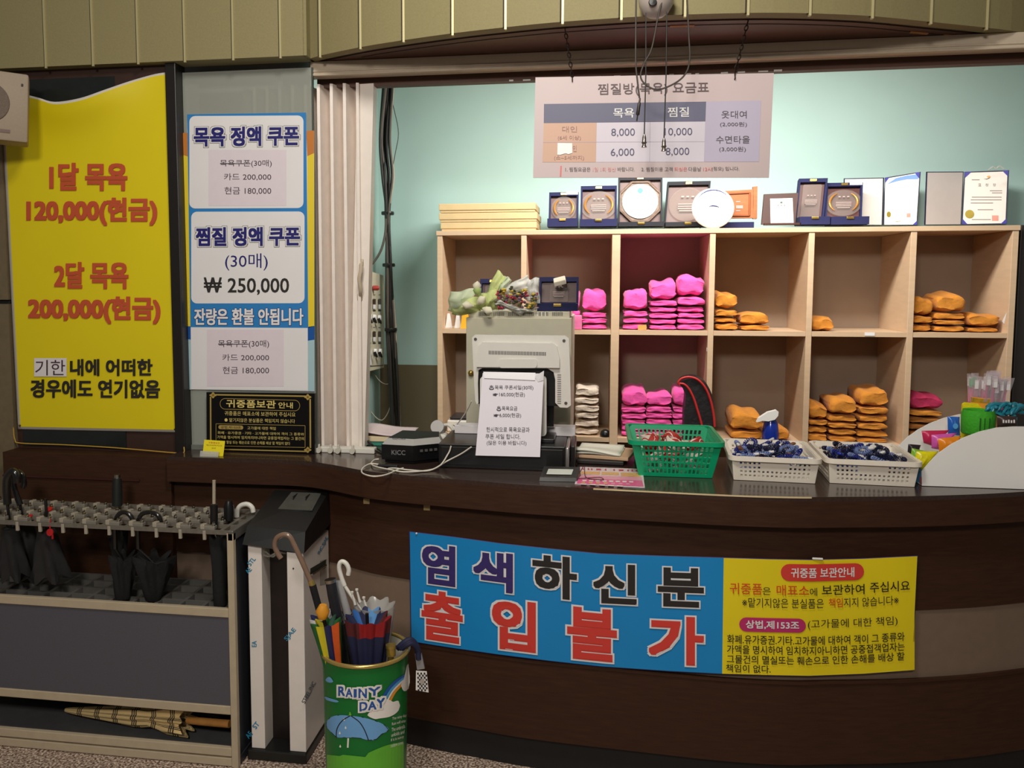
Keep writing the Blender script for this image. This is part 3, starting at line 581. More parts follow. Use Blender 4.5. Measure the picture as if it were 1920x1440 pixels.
for t, x0, v0, x1, v1, mt, bo in (('귀중품 보관안내', 1483, 0.075, 1602, 0.16, pwhite, 0.02), ('귀중품', 1368, 0.215, 1429, 0.31, bor, 0.008), ('은', 1430, 0.245, 1445, 0.31, ink, 0), ('매표소', 1456, 0.222, 1517, 0.312, bor, 0.008), ('에', 1518.5, 0.245, 1532, 0.312, ink, 0),
      ('보관하여', 1541, 0.222, 1621, 0.31, ink, 0.008), ('주십시요', 1631, 0.212, 1706, 0.302, ink, 0.008), ('※맡기지않은 분실품은', 1392, 0.337, 1544.5, 0.42, ink, 0.004), ('책임', 1554, 0.337, 1580, 0.415, bor, 0.008), ('지지 않습니다※', 1582, 0.337, 1685, 0.417, ink, 0.004),
      ('상법,제153조', 1399.5, 0.53, 1498.5, 0.604, pwhite, 0.024), ('(고가물에 대한 책임)', 1514.7, 0.515, 1683, 0.602, ink, 0.004), ('화폐.유가증권.기타.고가물에 대하여 객이 그 종류와', 1365, 0.658, 1696, 0.735, ink, 0.008),
      ('가액을 명시하여 임치하지아니하면 공중접객업자는', 1365, 0.745, 1696, 0.82, ink, 0.008), ('그물건의 멸실또는 훼손으로 인한 손해를 배상 할', 1365, 0.83, 1696, 0.903, ink, 0.008), ('책임이 없다.', 1364, 0.912, 1445, 0.978, ink, 0.008)):
    xo = 4.0 * (1 - v0) - 3
    q.text(t, x0 + xo * (x0 < 1400), v0, x1, v1, mt, bo, 0, 0.0068)
q.done('notice_lettering', bn)
for px, v in ((781, 0.012), (1533, -0.005)):
    k = MB(); p = bsurf(px, v, 0.006); k.box(p, (0.03 if px > 1000 else 0.006, 0.006, 0.006), None, 0, 0.002); k.build('tape', pwhite, bn)

# ------------------------------------------------------------------ cubby shelf
ST, SM, SL, SY0, SY1 = 1.797, 1.352, 0.868, 3.9, 4.28     # heights of top, middle, lower boards; front and back
SX = [-0.717, -0.322, 0.086, 0.498, 0.906, 1.313, 1.716]   # upright centre lines
shf = thing('cubby_shelf', 'pale birch cubby shelf of two rows holding folded clothes behind the counter', 'shelf', (0.5, 4.09, 0.42))
inn = M('cubby_shaded_birch', (164, 142, 122), 0.6, vary=0.05, scale=10)  # same birch set darker: cubby shade put into the back panel's colour
for i, x in enumerate(SX):
    hw = 0.018 if i == 2 else 0.012
    xx = x + (hw if i == 0 else -hw if i == 6 else 0)
    b = MB(); b.ab((xx - hw, SY0, 0.42), (xx + hw, SY1, ST - 0.0215), 0, 0.0015); b.build('upright', beech, shf)
b = MB(); b.ab((SX[0] - 0.004, SY0 - 0.004, ST - 0.021), (SX[6] + 0.004, SY1, ST + 0.0), 0, 0.002); b.build('top_board', beech, shf)
for i in range(6):
    a, c = SX[i] + (0.024 if i == 0 else 0.018 if i == 2 else 0.012) + 0.0005, SX[i + 1] - (0.024 if i == 5 else 0.018 if i == 1 else 0.012) - 0.0005
    for z in (SM, SL):
        b = MB(); b.ab((a, SY0 + 0.002, z - 0.02), (c, SY1 - 0.01, z)); b.build('shelf_board', beech, shf)
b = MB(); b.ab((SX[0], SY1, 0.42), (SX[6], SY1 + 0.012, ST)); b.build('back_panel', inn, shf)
b = MB(); p = atY(1483, 632, 3.9); b.box((p.x + 0.32, 3.9005, SM - 0.008), (0.04, 0.002, 0.014)); b.build('edge_label', pwhite, shf)
b = MB(); b.prism([(SX[6] - 0.0245, 3.93, 1.39), (SX[6] - 0.0245, 3.91, 1.44), (SX[6] - 0.0245, 3.95, 1.40)], (-0.002, 0, 0)); b.build('torn_sticker', pwhite, shf)

# ------------------------------------------------------------------ folded shirts in the cubbies
def folded(w, d, h, seed, top=0.0):
    rng = random.Random(seed); ph = [rng.uniform(0, 6.28) for _ in range(6)]; m = MB(); NU, NVV = 12, 22; vs = []
    for i in range(NU + 1):
        t = -1 + 2 * i / NU; e = (1 - abs(t) ** 5) ** 0.5 if abs(t) < 1 else 0
        e = 0.62 + 0.38 * e
        for k in range(NVV):
            a = 2 * math.pi * k / NVV; ca, sa = math.cos(a), math.sin(a)
            y = 0.5 * d * math.copysign(abs(ca) ** 0.45, ca); z = 0.5 * h * math.copysign(abs(sa) ** 0.7, sa)
            if ca < 0 and abs(sa) < 0.32: y *= 0.93 + 0.02 * math.sin(3 * t + ph[0])           # the crease of the front fold
            z *= e; y *= 0.9 + 0.1 * e
            if sa > 0: z *= 1 + 0.16 * math.sin(2.1 * t + ph[1]) + 0.13 * math.sin(7 * y / d + ph[2]) + top * (0.5 + 1.0 * y / d) * (0.9 + 0.3 * math.sin(3 * t + ph[5]))
            z += 0.05 * h * math.sin(5 * t + ph[3] + 3 * ca)
            x = t * w / 2 * (1 + 0.05 * math.sin(2 * a + ph[4]) + 0.03 * math.sin(5 * a + ph[0]))
            vs.append((x, y, z + h / 2))
    fs = [[i * NVV + k, i * NVV + (k + 1) % NVV, (i + 1) * NVV + (k + 1) % NVV, (i + 1) * NVV + k] for i in range(NU) for k in range(NVV)]
    fs += [list(range(NVV))[::-1], [NU * NVV + k for k in range(NVV)]]
    zmin = min(v[2] for v in vs); zk = (h * (1 + 0.6 * top)) / (max(v[2] for v in vs) - zmin); xk = w / (max(v[0] for v in vs) - min(v[0] for v in vs)); m.add([(x * xk, y, (z - zmin) * zk) for x, y, z in vs], fs); return m
pinkc = M('cotton_pink', (240, 84, 168), 0.9, vary=0.07, scale=70, bump=0.25, sheen=0.2); orangec = M('cotton_mustard', (206, 132, 40), 0.9, vary=0.1, scale=70, bump=0.25, sheen=0.1)
whitec = M('towel_cream', (232, 214, 196), 0.95, vary=0.06, scale=90, bump=0.4); magc = M('cotton_magenta', (178, 40, 82), 0.9, vary=0.1, scale=70, bump=0.25); brownc = M('cotton_umber', (150, 92, 34), 0.9, vary=0.1, scale=70, bump=0.25)
ORD = ['bottom', 'second from bottom', 'third from bottom', 'fourth from bottom', 'fifth from bottom', 'sixth from bottom']
nsh = [0]
def stack(px0, px1, base, hs, mats, where, colour, group, Y=3.925, top=0.35, d=0.23, kind='folded_shirt'):
    p0, p1 = atY(px0, 620, Y), atY(px1, 620, Y)
    for k in range(6):
        if SX[k] < (p0.x + p1.x) / 2 < SX[k + 1]: p0.x = max(p0.x, SX[k] + (0.032 if k in (0, 2) else 0.02)); p1.x = min(p1.x, SX[k + 1] - (0.032 if k in (5, 1) else 0.02))
    w = p1.x - p0.x - 0.002; cxx = (p0.x + p1.x) / 2; z = base + 0.001; n = len(hs)
    for i, h in enumerate(hs):
        nsh[0] += 1; last = i == n - 1; rng = random.Random(nsh[0])
        m = folded(w * rng.uniform(0.94, 1.0) * (0.97 if last and n > 2 else 1), d * rng.uniform(0.9, 1), h * 0.985, nsh[0] * 3 + 1, top if last else 0.0)
        col = colour if isinstance(colour, str) else colour[i]; mt = mats if not isinstance(mats, list) else mats[i]
        noun = 'shirt' if kind == 'folded_shirt' else 'towel'
        pos = 'only' if n == 1 else 'topmost' if last else ORD[i]
        lab = f'folded {col} {noun}, {pos} of the {where}' if n > 1 else f'single folded {col} {noun} in the {where}'
        o = solo(m, kind, lab, noun, mt, (cxx + rng.uniform(-0.0015, 0.0015), Y + d / 2 + rng.uniform(-0.004, 0.004), z), group, 70, local=True)
        o.rotation_euler = (0, 0, rng.uniform(-0.01, 0.01)); z += h
U = 3.9 / 1620 * 1.0
stack(1089, 1145, SM, [0.026, 0.026, 0.026, 0.09], pinkc, 'pink stack in the upper second cubby', 'pink', 'pink shirts on the upper shelf')
stack(1062, 1088, SM, [0.03, 0.03, 0.03, 0.07], pinkc, 'half hidden pink stack behind the monitor', 'pink', 'pink shirts on the upper shelf')
stack(1160, 1216, SM, [0.028, 0.028, 0.031, 0.082], pinkc, 'left pink stack, upper third cubby', 'pink', 'pink shirts on the upper shelf')
stack(1216, 1271, SM, [0.025, 0.025, 0.028, 0.027, 0.028, 0.085], pinkc, 'middle pink stack, upper third cubby', 'pink', 'pink shirts on the upper shelf')
stack(1269, 1325, SM, [0.027, 0.026, 0.025, 0.03, 0.043, 0.085], pinkc, 'right pink stack, upper third cubby', 'pink', 'pink shirts on the upper shelf', top=0.3)
stack(1335, 1385, SM, [0.034, 0.026, 0.035, 0.075], orangec, 'left mustard stack, upper fourth cubby', 'mustard', 'mustard shirts on the upper shelf', top=0.15)
stack(1387, 1446, SM, [0.026, 0.05], orangec, 'low right mustard stack, upper fourth cubby', 'mustard', 'mustard shirts on the upper shelf', top=0.2)
stack(1520, 1568, SM, [0.062], orangec, 'left corner of the upper fifth cubby', 'mustard', 'mustard shirts on the upper shelf', top=0.1)
stack(1708, 1752, SM, [0.036, 0.034, 0.07], orangec, 'left mustard stack, upper sixth cubby', 'mustard', 'mustard shirts on the upper shelf', Y=3.93)
stack(1753, 1814, SM, [0.03, 0.022, 0.032, 0.075], orangec, 'middle mustard stack, upper sixth cubby', 'mustard', 'mustard shirts on the upper shelf', top=0.4)
stack(1816, 1879, SM, [0.024, 0.055], orangec, 'low right mustard stack, upper sixth cubby', 'mustard', 'mustard shirts on the upper shelf', top=0.2)
stack(1078, 1127, SL, [0.036, 0.04, 0.03, 0.036, 0.036, 0.04], whitec, 'white towel stack in the lower second cubby', 'white', 'white towels in the lower cubby', kind='folded_towel')
stack(1160, 1217, SL, [0.026, 0.026, 0.027, 0.028, 0.03, 0.07], pinkc, 'left pink stack, lower third cubby', 'pink', 'pink shirts on the lower shelf', top=0.5)
stack(1213, 1266, SL, [0.028, 0.028, 0.028, 0.028, 0.028, 0.05], pinkc, 'middle pink stack, lower third cubby', 'pink', 'pink shirts on the lower shelf', top=0.5)
stack(1264, 1310, SL, [0.028, 0.028, 0.028, 0.028, 0.028, 0.07], pinkc, 'right pink stack behind the black bag', 'pink', 'pink shirts on the lower shelf', top=0.5)
stack(1374, 1440, SL, [0.04, 0.08], orangec, 'slumped mustard pile behind the spray bottle', 'mustard', 'mustard shirts on the lower shelf', top=0.4)
stack(1441, 1490, SL, [0.045], orangec, 'lower fourth cubby right of the spray bottle', 'mustard', 'mustard shirts on the lower shelf')
stack(1517, 1561, SL, [0.036, 0.034, 0.028, 0.06], orangec, 'left mustard stack, lower fifth cubby', 'mustard', 'mustard shirts on the lower shelf', top=0.5)
stack(1561, 1617, SL, [0.03, 0.03, 0.028, 0.034, 0.06], orangec, 'middle mustard stack, lower fifth cubby', 'mustard', 'mustard shirts on the lower shelf', top=0.5)
stack(1617, 1677, SL, [0.022, 0.034, 0.033, 0.034, 0.034, 0.066], orangec, 'right mustard stack, lower fifth cubby', 'mustard', 'mustard shirts on the lower shelf', top=0.5)
stack(1704, 1780, SL, [0.03, 0.03, 0.03, 0.03, 0.03, 0.062], [brownc, brownc, brownc, brownc, orangec, magc], 'mixed stack, lower sixth cubby', ['umber', 'umber', 'umber', 'umber', 'mustard', 'magenta'], 'mixed shirts in the lower corner cubby', top=0.3)

# ------------------------------------------------------------------ boxes, awards and certificates on the shelf top
kraft = M('kraft_card', (214, 186, 138), 0.7, vary=0.04); kraft2 = M('kraft_side', (196, 168, 122), 0.7)
def flatbox(px0, px1, z, h, lab, dx=0.0):
    a, c = atY(px0, 428, 3.915), atY(px1, 428, 3.915); t = thing('carton', lab, 'box', ((a.x + c.x) / 2, 4.06, z), 'flat cartons on the shelf top')
    m = MB(); m.ab((a.x + 0.004, 3.918, z + 0.001), (c.x - 0.004, 4.20, z + h - 0.016), 0, 0.002); m.build('tray', kraft, t)
    m = MB(); m.ab((a.x, 3.914, z + h * 0.28), (c.x, 4.204, z + h - 0.001), 0, 0.002); m.build('lid', kraft2 if dx else kraft, t)
flatbox(826, 1006, ST, 0.04, 'flat beige carton, bottom of the stack of three'); flatbox(823, 1007, ST + 0.04, 0.042, 'flat beige carton, middle of the stack of three'); flatbox(823, 1004, ST + 0.082, 0.042, 'flat beige carton, top of the stack of three')
cvel = M('case_navy', (22, 26, 74), 0.8, vary=0.12, scale=80); cvel2 = M('case_black_blue', (20, 21, 32), 0.7, vary=0.12, scale=80); satin = M('satin_mauve', (104, 74, 70), 0.45, vary=0.08, scale=20); satinr = M('satin_wine', (84, 44, 40), 0.45, vary=0.1, scale=20)
brass = M('brass', (176, 146, 78), 0.3, 0.8, vary=0); crystal = glassy('crystal', (232, 222, 216), 0.9, 0.4); etched = M('etched_grey', (176, 156, 150), 0.6, vary=0.05)
def award(px0, px1, pyl, pyb, pyf, lab, vel, sat, disc, Y=3.93, lean=15, tag=False, shift=0.0, zb_=None):
    """an open presentation case: base tray, lid leaning back, lining, brass clasp and the award in it"""
    a, c = atY(px0, 424, Y), atY(px1, 424, Y); w = c.x - a.x; zb = atY((px0 + px1) / 2, pyf, Y).z if zb_ is None else zb_; hb = max(0.02, atY(0, pyb, Y).z - atY(0, pyf, Y).z); hl = atY(0, pyl, Y + 0.12).z - zb
    L = Vector(((a.x + c.x) / 2, Y, zb)); t = thing('award_case', lab, 'award', L, 'award cases'); l = MB(); d = 0.11
    l.ab((-w / 2, 0, 0.0008), (w / 2, 0.012, hb)); l.ab((-w / 2, 0.012, 0.0008), (-w / 2 + 0.01, d, hb)); l.ab((w / 2 - 0.01, 0.012, 0.0008), (w / 2, d, hb)); l.ab((-w / 2 + 0.01, 0.012, 0.0008), (w / 2 - 0.01, d, 0.008))
    l.build('tray', vel, t, local=True)
    rot = Matrix.Rotation(R(-lean), 3, 'X'); org = Vector((0, d - 0.004, hb * 0.8)); hh = (hl - hb * 0.8) / math.cos(R(lean))
    T = lambda x, y, z: org + rot @ Vector((x + shift * z, y, z))
    def tb(mb, x0, y0, z0, x1, y1, z1): mb.prism([T(x0, y0, z0), T(x1, y0, z0), T(x1, y0, z1), T(x0, y0, z1)], rot @ Vector((0, y1 - y0, 0)))
    l = MB(); e = 0.008; tb(l, -w / 2, 0.022, 0, w / 2, 0.028, hh)
    for q in ((-w / 2, 0, -w / 2 + e, hh), (w / 2 - e, 0, w / 2, hh), (-w / 2 + e, hh - 2.2 * e, w / 2 - e, hh), (-w / 2 + e, 0, w / 2 - e, e)): tb(l, q[0], 0, q[1], q[2], 0.0218, q[3])
    l.build('lid', vel, t, local=True)
    l = MB(); tb(l, -w / 2 + e, 0.0185, e, w / 2 - e, 0.0215, hh - 2.2 * e); l.build('lining', sat, t, local=True)
    l = MB(); tb(l, -0.014, -0.004, hh - 1.8 * e, 0.014, -0.0005, hh - 0.5 * e); l.box((0, -0.0025, hb - 0.006), (0.03, 0.004, 0.01), None, 0, 0.0015); l.build('clasp', brass, t, local=True)
    if tag: l = MB(); tb(l, w / 2 - 0.055, -0.002, hh - 0.013, w / 2 - 0.003, 0, hh + 0.003); l.build('paper_tag', pwhite, t, local=True)
    cz = e + (hh - 3 * e) * 0.5; r_ = min(w, hh) * 0.42
    rim = (lambda k, r2, y0: T(r2 * math.cos(2 * math.pi * k), y0, cz + r2 * math.sin(2 * math.pi * k)))
    if disc == 'octagon':
        l = MB(); P8 = [rim((k + 0.5) / 8, r_ * 1.22, 0.010) for k in range(8)]; l.prism(P8, rot @ Vector((0, 0.006, 0)))
        for k in range(8): l.tube([rim((k + 0.5) / 8, r_ * 1.18, 0.008), rim((k + 1.5) / 8, r_ * 1.18, 0.008)], 0.006, 6)
        l.build('octagon_plate', M('pewter', (126, 104, 90), 0.5, 0.0, vary=0.3, scale=60), t, local=True)
        l = MB(); l.prism([rim(k / 32, r_ * 0.96, 0.004) for k in range(32)], rot @ Vector((0, 0.004, 0))); l.build('white_disc', M('disc_white', (250, 250, 248), 0.3, vary=0), t, local=True)
        l = MB(); l.prism([T(0.0 + 0.012 * math.cos(2 * math.pi * k / 16), 0.002, cz + r_ * 0.6 + 0.012 * math.sin(2 * math.pi * k / 16)) for k in range(16)], rot @ Vector((0, 0.0015, 0))); l.build('blue_emblem', M('emblem_blue', (30, 150, 216), 0.4, vary=0), t, local=True)
    else:
        rx = r_ * (1.2 if disc == 'oval' else 1.0)
        l = MB()
        if disc == 'block': l.prism([T(x, 0.006, z) for x, z in rrect(-r_ * 0.75, e + 0.004, r_ * 0.8, hh - 3.2 * e, 0.006, 3)], rot @ Vector((0, 0.008, 0)))
        else: l.prism([T(rx * math.cos(2 * math.pi * k / 28), 0.006, cz + r_ * math.sin(2 * math.pi * k / 28)) for k in range(28)], rot @ Vector((0, 0.008, 0)))
        l.build('crystal_disc', crystal, t, local=True)
        l = MB()
        for i, (zz2, ww) in enumerate(((0.42, 0.14), (0.0, 0.5), (-0.13, 0.5), (-0.26, 0.5), (-0.39, 0.42))):
            for sx in ((-0.28, 0, 0.28) if i == 0 else (0,)): tb(l, sx * r_ - ww * r_ * (0.5 if i == 0 else 1), 0.003, cz + (zz2 - 0.04) * r_, sx * r_ + ww * r_ * (0.5 if i == 0 else 1), 0.0055, cz + (zz2 + (0.05 if i == 0 else 0.02)) * r_)
        l.build('engraving', etched, t, local=True)
        if disc in ('wreath', 'oval'):
            l = MB()
            for sg_ in (-1, 1): l.tube([T(sg_ * rx * 0.75 * math.cos(a), 0.003, cz + r_ * 0.78 * math.sin(a)) for a in [R(-50 + 110 * k / 10) for k in range(11)]], [0.002 + 0.003 * math.sin(math.pi * k / 10) for k in range(11)], 6)
            l.build('gold_wreath', M('wreath_gold', (206, 140, 66) if disc == 'wreath' else (178, 160, 84), 0.4, 0.4, vary=0.2), t, local=True)
    return t
award(1026, 1083, 377, 411, 425, 'smallest navy award case with a gold wreath, next to the flat cartons', cvel, satinr, 'wreath', tag=True)
award(1087, 1157, 367, 412, 424.5, 'open blue award case with a round crystal plaque and pale wreath', cvel, satinr, 'oval')
award(1159.5, 1245, 352.5, 417, 424.5, 'large black award case with an octagonal plate and white disc', cvel2, satin, 'octagon', lean=10)
award(1248, 1332, 362, 418, 424.5, 'black award case partly behind the white plate', cvel2, satin, 'round', lean=14, shift=0.08, Y=3.99)
award(1500, 1556, 361, 408, 421, 'tall navy award case with an upright crystal block', cvel, satinr, 'block', lean=14, shift=0.12)
award(1558, 1629.5, 368, 408, 421, 'wide navy award case leaning before the white certificate folder', cvel, satinr, 'oval', lean=22, tag=True, shift=0.1)
# white plate on its edge
plp = atY(1337, 424, 3.925); t = thing('commemorative_plate', 'round white plate with a thin blue arc standing on edge', 'plate', (plp.x, 3.95, ST))
PR = Matrix.Rotation(R(80), 3, 'X'); rc = (atY(1377, 390, 3.93).x - atY(1297, 390, 3.93).x) / 2; pc = Vector((plp.x, 3.935, ST + 0.003 + rc * math.sin(R(80))))
m = MB(); m.lathe([(0.0001, -0.004), (rc * 0.6, -0.004), (rc * 0.96, -0.012), (rc, -0.008), (rc * 0.97, 0.0), (rc * 0.72, 0.006), (rc * 0.68, 0.003), (0.0001, 0.002)], 40, pc, PR @ Matrix.Rotation(R(0), 3, 'X'), 0, False); m.v = [pc + Vector((v.x - pc.x, v.y - pc.y, v.z - pc.z)) for v in m.v]
m.build('dish', M('porcelain', (246, 244, 244), 0.2, vary=0.01), t, smooth=40)
m = MB(); m.tube([pc + PR @ Vector((rc * 0.86 * math.cos(a), rc * 0.86 * math.sin(a), 0.0035)) for a in [R(35 + 120 * k / 20) for k in range(21)]], [0.0005 + 0.0022 * math.sin(math.pi * k / 20) for k in range(21)], 6)
m.tube([pc + PR @ Vector((x, y, 0.005)) for x, y in ((-0.02, 0.004), (-0.004, 0.008), (0.012, 0.006), (0.026, 0.0))], [0.0006, 0.002, 0.002, 0.0006], 6); m.build('blue_arc', M('plate_blue', (50, 60, 110), 0.4, vary=0), t, smooth=50)
m = MB(); m.tube([(plp.x - 0.05, 3.978, ST + 0.004), (plp.x - 0.03, 3.965, ST + 0.05), (plp.x, 3.96, ST + 0.006), (plp.x + 0.03, 3.965, ST + 0.05), (plp.x + 0.05, 3.978, ST + 0.004)], 0.003, 6); m.build('wire_stand', ink, t, smooth=50)
# carved wooden plaque on a blue box
a, c = atY(1356, 420, 4.0), atY(1414, 420, 4.0); b = MB(); b.ab((a.x, 4.0, ST + 0.0008), (c.x, 4.12, ST + 0.033), 0, 0.002); solo(b, 'gift_box', 'low blue box under the carved wooden plaque', 'box', cvel, ((a.x + c.x) / 2, 4.06, ST))
t = thing('wooden_plaque', 'carved orange wood plaque with two upright posts behind the white plate', 'plaque', ((a.x + c.x) / 2, 4.03, ST + 0.034))
wood = M('plaque_wood', (172, 104, 62), 0.5, vary=0.15, scale=20, stretch=(1, 1, 5)); PP = planeY(4.03)
m = MB()
for x0, y0, x1, y1 in ((1334, 353, 1343, 410), (1412, 349, 1420.5, 410)): m.prism([PP(x0, y0 + 1), PP(x1, y0), PP(x1 - 1, y1), PP(x0, y1)], (0, 0.025, 0))
m.build('post', wood, t)
m = MB(); m.prism([PP(1343, 359), PP(1413, 355), PP(1412, 409), PP(1343, 410)], (0, 0.018, 0)); m.build('panel', wood, t)
m = MB(); PQ = planeY(4.027)
for (x0, y0), (x1, y1) in (((1346, 364), (1406, 361)), ((1406, 361), (1405, 404)), ((1346, 404), (1405, 404))): m.tube([PQ(x0, y0), PQ(x1, y1)], 0.004, 6)
m.build('moulding', M('plaque_wood_dark', (160, 88, 50), 0.5), t, smooth=50)
m = Print(planeY(4.029)); m.rect(1380, 385, 1393, 391, etched, 0.0005); m.rect(1380, 377, 1388, 379, etched, 0.0005); m.rect(1380, 394, 1388, 396, etched, 0.0005); m.done('engraving', t)
# framed thank-you note
t = thing('picture_frame', 'dark brown framed white document leaning on the shelf top', 'picture frame', atY(1463, 423, 3.95)); FN = planeN(atY(1463, 423, 3.95), (0, -1, 0.26))
m = MB(); m.prism([FN(1433, 364), FN(1497, 361.5), FN(1491, 420), FN(1428, 421)], (0, 0.018, 0)); m.box(atY(1466, 422, 3.945) + Vector((0, 0, 0.004)), (0.15, 0.03, 0.008)); m.build('frame', M('frame_walnut', (62, 28, 18), 0.6, vary=0.15, scale=30), t)
q = Print(FN); q.poly([(1444, 372.5), (1486, 371.5), (1488, 418), (1445, 419)], M('frame_paper', (236, 222, 220), 0.6, vary=0), 0.002)
for k in range(8): q.rect(1453, 392 + k * 2.0, 1482, 392.9 + k * 2.0, M('fine_grey', (176, 160, 160), 0.6, vary=0), 0.0028)
for x in (1459, 1465, 1471): q.rect(x - 1, 384, x + 1.4, 386, M('fine_grey2', (120, 110, 110), 0.6, vary=0), 0.0028)
q.rect(1463, 378, 1467, 381.5, M('fine_green', (60, 90, 70), 0.6, vary=0), 0.0028); q.done('document', t)
# two certificate folders standing open
fold_b = M('folder_blue', (26, 26, 60), 0.6, vary=0.05); corner = M('corner_blue', (38, 34, 150), 0.5, vary=0); cw = M('certificate_white', (248, 246, 244), 0.5, vary=0.01); cg = M('certificate_grey', (214, 206, 204), 0.6, vary=0.02); gsl = M('gold_seal', (150, 132, 44), 0.4, 0.4, vary=0.2); stamp = M('red_stamp', (222, 148, 134), 0.6, vary=0.1, scale=200); fine = M('fine_ink', (128, 116, 112), 0.6, vary=0)
def folder(lab, L, Rr, inside):
    """L, Rr: the four photograph corners of the left and the right leaf; the spine stands further back than the outer edges"""
    sp_x = (L[1][0] + L[2][0]) / 2; base = atY(sp_x, L[2][1], 4.22); t = thing('certificate_folder', lab, 'certificate', (base.x, base.y, ST)); ps = []
    for nm, Q, left in (('left_leaf', L, True), ('right_leaf', Rr, False)):
        out = [atY(Q[0][0], Q[0][1], 4.14), atY(Q[3][0], Q[3][1], 4.14)] if left else [atY(Q[1][0], Q[1][1], 4.14), atY(Q[2][0], Q[2][1], 4.14)]
        inn_ = base; dv = Vector((out[0].x - inn_.x, 4.14 - 4.22, 0)); n = Vector((-dv.y, dv.x, 0)) if not left else Vector((dv.y, -dv.x, 0)); n = n if n.y < 0 else -n
        f = planeN(inn_, n); ps.append(f); pts = [f(x, y) for x, y in Q]; pts[2].z = max(pts[2].z, ST + 0.001); pts[3].z = max(pts[3].z, ST + 0.001); m = MB(); m.prism(pts, -n.normalized() * 0.004); m.build(nm, fold_b, t)
    return t, ps
t, (fl_, fr_) = folder('open certificate folder with a bright white left leaf and blue swoosh', [(1583, 334.5), (1658, 333), (1655, 422), (1581, 421.5)], [(1659, 333), (1726, 322), (1719, 421.5), (1656, 422)], 0)
q = Print(fl_); q.poly([(1584, 336), (1655.5, 334.5), (1653, 421.5), (1583, 421)], cw, 0.0015); q.done('left_page', t)
q = Print(fr_); q.poly([(1660, 335), (1724, 324), (1718, 421), (1658, 421.5)], cw, 0.0015)
q.poly([(1662, 346), (1680, 334), (1700, 329), (1722, 326.5), (1722, 336), (1700, 336.5), (1682, 340)], M('swoosh_blue', (110, 150, 224), 0.5, vary=0), 0.002)
for tri in (((1660, 333.5), (1668, 332), (1660, 343)), ((1715, 324), (1725, 322.5), (1723.5, 335)), ((1711, 421.5), (1719, 421.5), (1720, 413))): q.poly(tri, corner, 0.0025)
q.poly([(1666.5 + 4 * math.cos(k * 0.5236), 402 + 5.5 * math.sin(k * 0.5236)) for k in range(12)], gsl, 0.0025); q.poly([(1700, 400), (1707.5, 400), (1707, 407.5), (1700, 407.5)], stamp, 0.0025)
for k, x in enumerate((1682, 1689, 1696.5)): q.rect(x, 350, x + 3, 354, M('fine_pale', (200, 200, 206), 0.6, vary=0), 0.0025)
q.line([(1679, 416), (1688, 414.5)], 1, gsl, 0.0025); q.done('right_page', t)
t, (fl_, fr_) = folder('open certificate folder with a grey left leaf, rightmost on the shelf top', [(1737.5, 322), (1807, 321.5), (1802, 421), (1734, 422)], [(1808, 322), (1892, 319), (1887, 420), (1803, 421)], 1)
q = Print(fl_); q.poly([(1739, 323.5), (1805.5, 323), (1801, 420.5), (1735.5, 421)], cg, 0.0015); q.done('left_page', t)
q = Print(fr_); q.poly([(1810, 324), (1889, 321.5), (1885, 418.5), (1805, 420)], M('certificate_cream', (232, 224, 218), 0.5, vary=0.01), 0.0015)
for tri in (((1808.5, 322.5), (1822, 322), (1809, 334)), ((1879, 320), (1891, 319.5), (1890, 331)), ((1804, 420.5), (1803.8, 409), (1814, 420.5)), ((1876, 420), (1887, 419.5), (1887.5, 409))): q.poly(tri, corner, 0.0025)
q.poly([(1818 + 8.5 * math.cos(k * 0.2618), 401.5 + 8 * math.sin(k * 0.2618)) for k in range(24)], gsl, 0.003); q.rect(1860, 404, 1872, 414, stamp, 0.0025)
for ch_, x in (('표', 1834), ('창', 1847.5), ('장', 1861.5)): q.text(ch_, x, 344, x + 6, 349.5, M('cert_ink', (96, 84, 80), 0.6, vary=0), 0.01, 0, 0.0025)
for y, x0, x1 in ((336.5, 1822, 1837), (357, 1856, 1879), (361, 1860, 1879), (369, 1822, 1878), (374, 1820, 1878), (380, 1820, 1862), (392.5, 1833, 1862), (411, 1822, 1858)): q.rect(x0, y, x1, y + 1.3, fine, 0.0025)
q.poly([(1844, 335.5), (1850, 336.5), (1856, 334), (1858, 330), (1856, 333), (1850, 335.2)], ink, 0.0025); q.poly([(1850, 331), (1855, 329), (1857, 331.5), (1853, 334)], M('emblem_orange', (226, 160, 60), 0.5, vary=0), 0.0025); q.done('right_page', t)
cl = MB(); cp_ = atY(1868, 318, 4.04); cl.tube(smoothpath([cp_ + Vector((-0.03, 0, 0.0)), cp_ + Vector((-0.012, 0, 0.012)), cp_ + Vector((0, 0, 0.004)), cp_ + Vector((0.012, 0, 0.014)), cp_ + Vector((0.03, 0.0, 0.003))]), 0.003, 6)
solo(cl, 'wall_hook', 'small clear hook on the teal wall above the rightmost certificate', 'hook', glassy('acrylic', (1, 1, 1)), cp_ + Vector((0, 0, -0.004)), smooth=50)

